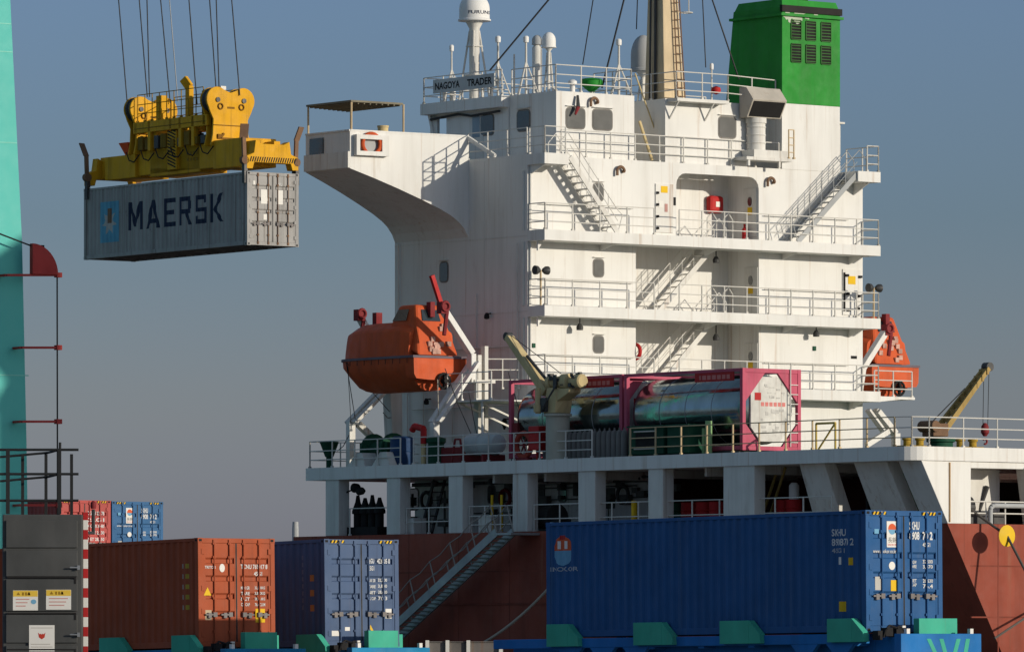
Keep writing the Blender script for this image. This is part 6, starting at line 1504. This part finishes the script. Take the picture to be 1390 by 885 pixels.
# ------------------------------------------------------------------ yellow spreader with head block
H0 = 2.896
sp_ = Thing('container_spreader', 'yellow crane spreader with heart shaped sheave plates gripping the hanging grey container', 'spreader', (1.22, 6.1, H0), FM)
q = MB()
for x in (.55, 1.45): q.box(x, x + .42, 2.6, 9.6, H0 + .36, H0 + 1.35)
q.box(.55, 1.87, 4.3, 8.0, H0 + .26, H0 + 1.5); mb_ = sp_.part('main_beam', q, [YELLOW], bevel=.03)
q = MB()
for x in (.62, 1.5): q.box(x, x + .30, .35, 2.6, H0 + .40, H0 + 1.28); q.box(x, x + .30, 9.6, 11.9, H0 + .40, H0 + 1.28)
sp_.part('telescopic_arm', q, [YELLOW], bevel=.02)
q = MB(); q.box(.40, 2.04, 1.0, 3.1, H0 + .28, H0 + 1.42); q.box(.40, 2.04, 8.9, 11.2, H0 + .30, H0 + 1.25); sp_.part('side_box', q, [YELLOW], mb_, bevel=.03)
for y, sgn in ((0.0, 1), (12.19, -1)):
    q = MB(); ya, yb = (y + .02, y + .42) if sgn > 0 else (y - .42, y - .02)
    q.prism([(.0, H0 + .12), (.28, H0 + .12), (.36, H0 + .38), (2.08, H0 + .38), (2.16, H0 + .12), (2.44, H0 + .12), (2.44, H0 + .62), (2.1, H0 + .75), (2.02, H0 + 1.25), (1.75, H0 + 1.12), (.69, H0 + 1.12), (.42, H0 + 1.25), (.34, H0 + .75), (.0, H0 + .62)], 'y', ya, yb)
    eb = sp_.part('end_beam', q, [YELLOW], bevel=.02)
    q = MB(); yy = ya - .006 if sgn > 0 else yb + .006; k = 0
    while k < 20:
        x = .12 + k * .11; q.quad((x, yy, H0 + .40), (x + .055, yy, H0 + .40), (x + .13, yy, H0 + .60), (x + .075, yy, H0 + .60)); k += 1
    sp_.part('hazard_stripes', q, [BLACK], eb)
    q = MB()
    for x in (.02, 2.3): q.box(x, x + .12, (ya + yb) / 2 - .06, (ya + yb) / 2 + .06, H0 - .05, H0 + .13)
    sp_.part('twistlock', q, [DSTEEL], eb)
for x, sx in ((-.06, -1), (2.38, 1)):
    for y, sy in ((.12, -1), (11.85, 1)):
        q = MB(); q.beam((x, y, H0 + .5), (x + sx * .03, y, H0 + 1.35), .16, .10); q.beam((x + sx * .03, y, H0 + 1.32), (x + sx * .12, y + sy * .22, H0 + 1.85), .34, .05); q.lathe([(.17, -.1), (.17, .1)], (x, y, H0 + .45), 12, 'y')
        sp_.part('gather_guide', q, [RUSTY])
        q = MB(); q.box(x - .05, x + .11, y - .09, y + .09, H0 + .02, H0 + .35); q.box(x - .05 if sx < 0 else x + .03, x + .03 if sx < 0 else x + .11, y - .09, y + .09, H0 - .45, H0 + .03); sp_.part('corner_flipper', q, [DSTEEL])
# head block frame
q = MB(); zb_ = H0 + 1.5
for x in (.3, 1.94): q.box(x, x + .22, 3.4, 8.9, zb_ + .55, zb_ + 1.0)
for y in (3.5, 6.0, 8.6): q.box(.3, 2.16, y, y + .22, zb_ + .57, zb_ + .98)
for x in (.45, 1.7):
    for y in (4.6, 7.4): q.box(x, x + .3, y, y + .35, zb_ - .1, zb_ + .56)
hb = sp_.part('head_block', q, [YELLOW], bevel=.02)
q = MB(); 
for k in range(12): x = .30 ; zz = zb_ - 1.0 + k * .13; q.quad((.39, 5.85, zz), (.39, 6.45, zz + .2), (.39, 6.45, zz + .26), (.39, 5.85, zz + .06))
sp_.part('hazard_stripes', q, [BLACK], hb)
q = MB(); q.box(.4, 1.0, 5.8, 6.5, zb_ - 1.05, zb_ + .5); sp_.part('hydraulic_box', q, [YELLOW], hb, bevel=.02)
q = MB()
for k in range(8): q.bx((.545, 4.5 + (k % 4) * .22, H0 + .8 + (k // 4) * .25), (.02, .13, .12))
sp_.part('control_marks', q, [M('dim_mark', (.30, .17, .02), .6)], mb_)
q = MB(); 
for k in range(8): q.tube((.8 + random.uniform(-.2, .6), 4.4 + random.uniform(0, .3), zb_ + random.uniform(0, .3)), (.8 + random.uniform(-.2, .6), 5.6, zb_ + random.uniform(.0, .4)), .05)
q.box(.5, 1.9, 4.0, 5.6, zb_ + .02, zb_ + .22); sp_.part('hydraulic_hoses', q, [BLACK], hb)
rs = random.Random(4)
OLIVE = M('oily_olive', (.20, .115, .012), .6, var=.35, drip=.5, dcol=(.03, .025, .015), fleck=.4)
for k in range(9):
    q = MB(); y_ = 3.6 + k * .58; h_ = rs.uniform(.25, .6); q.box(.34, .34 + rs.uniform(.3, .7), y_, y_ + rs.uniform(.25, .45), H0 + 1.36, H0 + 1.36 + h_); sp_.part('hydraulic_unit', q, [OLIVE if k % 3 else DSTEEL], hb, bevel=.02)
for k in range(5):
    q = MB(); y_ = 3.9 + k * 1.0; q.lathe([(.10, y_), (.16, y_ + .03), (.16, y_ + .45), (.08, y_ + .5)], (rs.uniform(.5, 1.6), 0, zb_ + rs.uniform(.15, .45)), 12, 'y'); sp_.part('motor', q, [DSTEEL if k % 2 else OLIVE], hb, smooth=True)
for k in range(6):
    q = MB(); y_ = 3.0 + k * 1.1; q.path([(.36, y_, H0 + 1.2), (.28, y_ + .3, H0 + .9), (.30, y_ + .7, H0 + 1.0), (.36, y_ + 1.0, H0 + 1.35)], .025); sp_.part('hose_loop', q, [BLACK], mb_)
for y_ in (4.35, 5.3, 7.6):
    q = MB(); q.box(.30, .52, y_, y_ + .2, H0 + 1.3, zb_ + 1.02); sp_.part('upright', q, [YELLOW], hb, bevel=.015)
q = MB(); q.box(.29, .30, 3.5, 8.8, zb_ + .72, zb_ + .75); sp_.part('rubbing_line', q, [OLIVE], hb)
def heart(y, thick):
    cx_ = 1.22; z0 = zb_ + .28; pts = []
    pts += [(cx_ - .95, z0 - .55), (cx_ + .95, z0 - .55), (cx_ + .85, z0 - .1), (cx_ + .82, z0 + .5), (cx_ + 1.0, z0 + .85)]
    for a in range(-35, 131, 15): pts.append((cx_ + .62 + .52 * math.cos(R(a)), z0 + 1.28 + .52 * math.sin(R(a))))
    pts.append((cx_, z0 + 1.58))
    for a in range(50, 216, 15): pts.append((cx_ - .62 + .52 * math.cos(R(a)), z0 + 1.28 + .52 * math.sin(R(a))))
    pts += [(cx_ - 1.0, z0 + .85), (cx_ - .82, z0 + .5), (cx_ - .85, z0 - .1)]
    q = MB(); q.prism(pts, 'y', y, y + thick); return q
for y in (3.05, 8.75):
    pl = sp_.part('sheave_plate', heart(y, .10), [YELLOW], hb, bevel=.02)
    sp_.part('sheave_plate', heart(y + .45, .08), [YELLOW], hb, bevel=.02)
    q = MB()
    for sx in (-.62, .62): q.lathe([(.5, y + .14), (.5, y + .2), (.42, y + .27), (.5, y + .36), (.5, y + .42)], (1.22 + sx, 0, zb_ + .28 + 1.28), 22, 'y'); q.lathe([(.1, y - .05), (.1, y + .6)], (1.22 + sx, 0, zb_ + .28 + 1.28), 12, 'y')
    sp_.part('sheave', q, [DSTEEL], hb, smooth=True)
    q = MB()
    for sx in (-.5, .5): q.torus((1.22 + sx, y - .03, zb_ + 1.3), .11, .03, 'y', 10, 6); q.beam((1.22 + sx, y - .04, zb_ + .05), (1.22 + sx + .14, y - .04, zb_ + .22), .1, .08); q.bx((1.22 + sx * 1.1, y - .04, zb_ + .12), (.2, .08, .14))
    q.bx((1.22, y - .03, zb_ + .03), (1.3, .05, .06)); q.box(1.05, 1.4, y - .006, y, zb_ + 1.22, zb_ + 1.30); q.bx((1.22, y - .02, zb_ + .55), (1.66, .03, .03))
    sp_.part('plate_fittings', q, [M('dark_yellow', (.20, .10, .015), .6)], hb)
q = MB()                                                       # railing, posts and cabinets on the head block
rail(q, [(.34, 3.7, zb_ + 1.0), (.34, 8.6, zb_ + 1.0)], h=1.1, step=.55, nr=3, r=.018, rp=.02); rail(q, [(2.1, 3.7, zb_ + 1.0), (2.1, 8.6, zb_ + 1.0)], h=1.1, step=1.2, nr=3, r=.018)
sp_.part('railing', q, [M('rail_yellow', (.34, .19, .015), .6)], hb)
q = MB(); q.box(.45, .75, 7.0, 7.4, zb_ + .95, zb_ + 2.0); q.beam((.9, 5.6, zb_ + 1.0), (.9, 5.6, zb_ + 2.3), .22, .3); q.beam((.9, 5.6, zb_ + 2.25), (.78, 5.85, zb_ + 2.6), .2, .34)
sp_.part('rope_guide', q, [YELLOW], hb, bevel=.02)
q = MB(); q.box(.9, 1.6, 4.0, 4.7, zb_ + 1.0, zb_ + 2.05); sp_.part('control_cabinet', q, [M('cab_grey', (.10, .10, .09), .5)], hb, bevel=.02)
q = MB(); q.box(1.3, 1.55, 3.9, 4.2, zb_ + 2.05, zb_ + 2.2); sp_.part('lamp', q, [PAPER], hb)
q = MB(); q.hexa([(.5, 9.5, H0 + 1.26), (.75, 9.5, H0 + 1.26), (.75, 9.8, H0 + 1.26), (.5, 9.8, H0 + 1.26), (.3, 9.3, H0 + 1.75), (.95, 9.3, H0 + 1.75), (.95, 10.0, H0 + 1.75), (.3, 10.0, H0 + 1.75)]); sp_.part('warning_lamp', q, [M('lamp_orange', (.75, .09, .02), .4)], mb_)
# hoist ropes
def hrope(x0, y0, x1, k):
    yl_ = 3.28 if x0 > 255 else 8.98
    # foot on the head block, measured along the container frame
    Yd = KM * (254 + yl_ * math.cos(R(35.6)) + 1.22 * math.sin(R(35.6))); a = wd(x0, y0, Yd); dx = (x1 - x0) / max(1, y0) ; top = 420.0
    b = wd(x0 + dx * (y0 + top), -top, Yd); q = MB(); q.tube(a, b, .024 if k != 4 else .02, n=6)
    single('hoist_rope', 'steel hoist rope rising from the yellow head block out of the picture' if k != 4 else 'pale thin cable rising from the middle of the yellow head block', 'rope', q, [WIRE if k != 4 else LGREY], a, frame=WORLD, group='hoist ropes above the spreader')
for k, (x0, y0, x1) in enumerate(((172.5, 138, 161), (200, 132, 189), (203, 132, 199.5), (231, 140, 218), (241.5, 138, 230), (267.5, 142, 256.5), (293.5, 124, 284.5), (297.5, 124, 293.5), (325.5, 130, 314.5))): hrope(x0, y0, x1, k)

# ------------------------------------------------------------------ teal quay crane leg, cable guide
YQ = 215.0; FQ = Frame(wd(36, 875, YQ)[0], YQ, 0, 33.0)          # origin: right edge of the leg's lit face at eye height
ql = Thing('quay_crane', 'teal quay crane leg with red cable brackets at the left edge', 'crane', (-2, 1, -EYE), FQ)
def qx(x, y):                                                   # point on the lit face plane
    p = Vector(wd(x, y, YQ)); i_ = FQ.m.inverted(); d_ = (p); o_ = i_ @ Vector((0, 0, EYE)); e_ = i_ @ (Vector(p) + Vector((0, 0, EYE))); dr = e_ - o_; t_ = -o_.y / dr.y; r_ = o_ + dr * t_; return r_
pr_ = [(x, y) for x, y in ((12, -40), (30, 330), (36, 600), (37.5, 700), (38, 980))]; q = MB(); rings = []
for x, y in pr_: p = qx(x, y); rings.append([(p.x - 3.2, 0, p.z), (p.x, 0, p.z), (p.x, 1.8, p.z), (p.x - 3.2, 1.8, p.z)])
p = qx(-60, -1500)
q.loft([[(p.x - 3.2, 0, p.z), (p.x, 0, p.z), (p.x, 1.8, p.z), (p.x - 3.2, 1.8, p.z)]] + rings); leg = ql.part('leg', q, [TEAL])
q = MB()
for y in (34, 72, 195, 510): p = qx(20, y); q.box(p.x - 3.0, p.x + .1 if False else qx(14 + y * .05, y).x - .02, -.008, .0, p.z, p.z + .035)
ql.part('weld_seam', q, [M('seam_pale', (.22, .58, .48), .5)], leg)
fz = lambda x, y, off=-.55: Vector(qx(x, y)) + Vector((-.36, off, 0))
q = MB()
for y in (375, 473, 573, 686):
    a, b = fz(12 if y == 375 else 32, y), fz(84, y); q.beam((a.x, -.5, a.z), (b.x + .0, -.5, b.z), .12, .075); q.bx((b.x - .06, -.5, b.z), (.2, .2, .16)); q.beam((a.x, -.5, a.z), (a.x, .02, a.z), .12, .075)
ql.part('cable_bracket', q, [M('bracket_red', (.36, .045, .04), .5)])
q = MB(); c_ = fz(45, 374); rad = fz(80, 374).x - c_.x
q.prism([(c_.x, c_.z)] + [(c_.x + rad * math.cos(R(a)), c_.z + rad * 1.05 * math.sin(R(a))) for a in range(0, 91, 9)], 'y', -.62, -.40); ql.part('quadrant_guide', q, [M('bracket_red', (.36, .045, .04), .5)], bevel=.02)
q = MB(); q.bx((fz(60, 337).x, -.5, fz(60, 337).z), (.12, .12, .12)); a, b = fz(-60, 295), fz(60, 341); q.tube((a.x, -.5, a.z), (b.x, -.5, b.z), .028); a, b = fz(80.5, 374), fz(81, 705); q.tube((a.x, -.5, a.z), (b.x, -.5, b.z), .026); ql.part('power_cable', q, [BLACK])
# unseen crane parts, added for their reflection and shadows, follow below
q = MB(); rx = 44.0
ql.o['label'] = 'tall teal quay crane leg with red cable brackets at the left edge of the picture'
# sill beam and leg added unseen, sized for a teal reflection in the tanks
q = MB(); q.box(-3.2, -1.2, 2.2, 34, -.9, 2.6); ql.part('reflection_beam', q, [TEAL])
q = MB(); q.box(-3.2, -.4, 34, 36, -EYE, 46); ql.part('leg', q, [TEAL])
# unseen blockers added out of frame, shaped to cast the landside leg's shadow patches
S_ = (FQ.m.inverted().to_3x3() @ SUN); tq_ = 46.0
def sh(x, y): p = qx(x, y); return Vector(p) + S_ * tq_
q = MB()
def shade(poly, th=1.6):
    a_ = [sh(x, y) for x, y in poly]; n_ = len(a_); i0 = len(q.v)
    q.v.extend([tuple(p) for p in a_] + [tuple(p + Vector((0, -th, 0))) for p in a_])
    for k in range(n_): q.f.append((i0 + k, i0 + (k + 1) % n_, i0 + n_ + (k + 1) % n_, i0 + n_ + k)); q.m.append(0)
    q.f.append(tuple(i0 + k for k in range(n_))); q.f.append(tuple(i0 + n_ + k for k in reversed(range(n_)))); q.m += [0, 0]
shade([(-160, 440), (-160, 430), (-20, 362), (60, 306), (60, 530), (20, 478), (-20, 440)]); ql.part('brace_shadow_caster', q, [TEAL])
q = MB(); shade([(12, 548), (28, 510), (60, 500), (60, 548)], 1.2); ql.part('gusset_shadow_caster', q, [TEAL])
q = MB(); shade([(26, 1120), (26, 520), (90, 520), (90, 1120)], 1.6); ql.part('leg_shadow_caster', q, [TEAL])

# ------------------------------------------------------------------ grey cabinet with black railing, striped pole
YC = 105.0; FCB = Frame(0, YC, 0, 0)
def cb_(x, y): p = wd(x, y, YC); return (p[0], 0, p[2])
eq = Thing('equipment_cabinet', 'dark grey steel cabinet with warning stickers and a black railing on top', 'cabinet', (cb_(57, 800)[0], .6, -EYE), FCB)
x0, x1 = cb_(3, 0)[0], cb_(112, 0)[0]; zt_ = cb_(0, 698)[2]
q = MB(); q.box(x0, x1, .03, 1.4, -EYE, zt_); bd = eq.part('body', q, [GREY], bevel=.02)
q = MB()
xa, xb = cb_(8, 0)[0], cb_(105, 0)[0]
for ya, yb in ((706, 743), (747, 782), (786, 829), (834, 872), (876, 930)):
    q.box(xa, xb, 0, .031, cb_(0, yb)[2], cb_(0, ya)[2])
eq.part('door_panel', q, [GREY], bevel=.008)
q = MB()
for y in (783, 832, 881): q.box(xa + .02, xb - .02, -.004, .03, cb_(0, y + 1.2)[2], cb_(0, y - .8)[2]); q.box(xb - .05, xb - .02, -.006, .03, cb_(0, y + 9)[2], cb_(0, y)[2])
eq.part('panel_gap', q, [BLACK])
q = MB()
for y in (770, 861): c_ = cb_(101, y); q.tube((c_[0] - .07, -.05, c_[2]), (c_[0] + .05, -.05, c_[2]), .014); q.tube((c_[0] + .05, -.05, c_[2]), (c_[0] + .05, .02, c_[2]), .02); q.bx((c_[0] + .07, -.03, c_[2]), (.04, .05, .07))
eq.part('latch', q, [STEEL])
for i, (xs, ys) in enumerate(((17.5, 801), (62.5, 800))):
    a, b = cb_(xs, ys), cb_(xs + 34, ys + 27); q = MB(); q.box(a[0], b[0], -.004, .004, b[2], a[2]); sk = eq.part('warning_sticker', q, [PAPER])
    q = MB(); q.box(a[0] + .004, b[0] - .004, -.0055, -.0035, a[2] - .1, a[2] - .004); eq.part('yellow_band', q, [M('pale_yellow', (.72, .48, .06), .5)], sk)
    q = MB()
    for k in range(2): xx = a[0] + .06 + k * .17; q.quad((xx, -.007, a[2] - .075), (xx + .06, -.007, a[2] - .075), (xx + .03, -.007, a[2] - .025))
    for k in range(3): q.box(a[0] + .15 + .05 * k, a[0] + .18 + .05 * k, -.007, -.005, a[2] - .08, a[2] - .03)
    eq.part('warning_marks', q, [M('dull_ochre', (.30, .17, .02), .6)], sk)
    q = MB()
    for k in range(3): q.box(a[0] + .05, b[0] - (.14 if i == 0 else .05) - .03 * k, -.006, -.004, a[2] - .15 - k * .055, a[2] - .135 - k * .055)
    eq.part('text_lines', q, [M('pink_lines', (.55, .25, .22), .6)], sk)
    if i == 0: q = MB(); q.quad(*[(b[0] - .07 + .045 * math.cos(2 * PI * k / 10), -.006, b[2] + .14 + .04 * math.sin(2 * PI * k / 10)) for k in range(10)]); eq.part('hand_mark', q, [INK_C], sk)
a, b = cb_(39.5, 848), cb_(74, 882); q = MB(); q.box(a[0], b[0], -.004, .004, b[2] - .02, a[2]); sk = eq.part('notice', q, [PAPER])
q = MB(); cx_, cz = (a[0] + b[0]) / 2, a[2] - .17
q.quad((cx_ - .06, -.006, cz + .05), (cx_ - .03, -.006, cz + .02), (cx_ - .015, -.006, cz + .035), (cx_, -.006, cz + .015), (cx_ + .015, -.006, cz + .035), (cx_ + .03, -.006, cz + .02), (cx_ + .06, -.006, cz + .05), (cx_ + .045, -.006, cz - .03), (cx_, -.006, cz - .06), (cx_ - .045, -.006, cz - .03)); eq.part('red_emblem', q, [INK_R], sk)
q = MB()
for k in range(3): q.box(a[0] + .03, b[0] - .03 - .04 * (k % 2), -.006, -.004, a[2] - .05 - (0 if k == 0 else .22 + k * .045), a[2] - .04 - (0 if k == 0 else .22 + k * .045))
eq.part('text_lines', q, [M('grey_lines', (.4, .37, .33), .6)], sk)
q = MB(); BR = M('rail_black', (.022, .023, .024), .45)
def rp(x, yt, yb, dy, r_=.035): a, b = cb_(x, yt), cb_(x, yb); q.box(a[0] - r_, a[0] + r_, dy - r_, dy + r_, b[2], a[2])
for x in (10, 80): rp(x, 610, 697, .1, .03)
for x in (57, 92, 25): rp(x, 614, 697, .9, .024)
for y in (610, 643, 679): a, b = cb_(-6, y), cb_(106, y); q.tube((a[0], .1, a[2]), (b[0], .1, b[2]), .022)
for ya, yb in ((618, 612), (651, 645)): a, b = cb_(-6, ya), cb_(60, yb); q.tube((a[0], .9, a[2]), (b[0], .9, b[2]), .02); q.tube((b[0], .9, b[2]), (cb_(80, 0)[0], .1, cb_(0, yb - 2)[2]), .02)
q.tube((cb_(80, 0)[0], .1, zt_), (cb_(81, 0)[0], .1, cb_(0, 600)[2]), .022)
eq.part('railing', q, [BR])
sp2 = Thing('striped_pole', 'red and white striped pole standing beside the grey cabinet', 'pole', (cb_(115.5, 0)[0], .3, -EYE), FCB)
q = MB(); zz = -EYE; k = 0; xp0, xp1 = cb_(112.5, 0)[0], cb_(118.5, 0)[0]; zp = cb_(0, 695)[2]
while zz < zp: z2 = min(zp, zz + .158); q.mat(k % 2).box(xp0, xp1, .1, .17, zz, z2); zz = z2; k += 1
sp2.part('pole', q, [PAPER, RED])
lm = cb_(119.5, 692); lx = lm[0]; q = MB(); q.bx((lx, .3, zp - .0), (.01, .01, .01))
lt = Thing('signal_lamp', 'red beacon on a white base behind the top of the striped pole', 'lamp', (cb_(121, 0)[0], .35, zp - .25), FCB)
c_ = cb_(124, 686); q = MB(); q.lathe([(.04, -.04), (.05, 0), (.045, .06), (.015, .09)], (c_[0], .5, c_[2]), 12); lt.part('beacon', q, [DRED], smooth=True)
q = MB(); c2_ = cb_(124, 695); q.tube((c_[0], .5, zp - 3.8 if False else c2_[2] - .35), (c_[0], .5, c_[2] - .05), .03); q.tube((c_[0], .5, c2_[2] - .33), (xp1 - .03, .16, c2_[2] - .33), .025); lt.part('bracket', q, [DSTEEL])
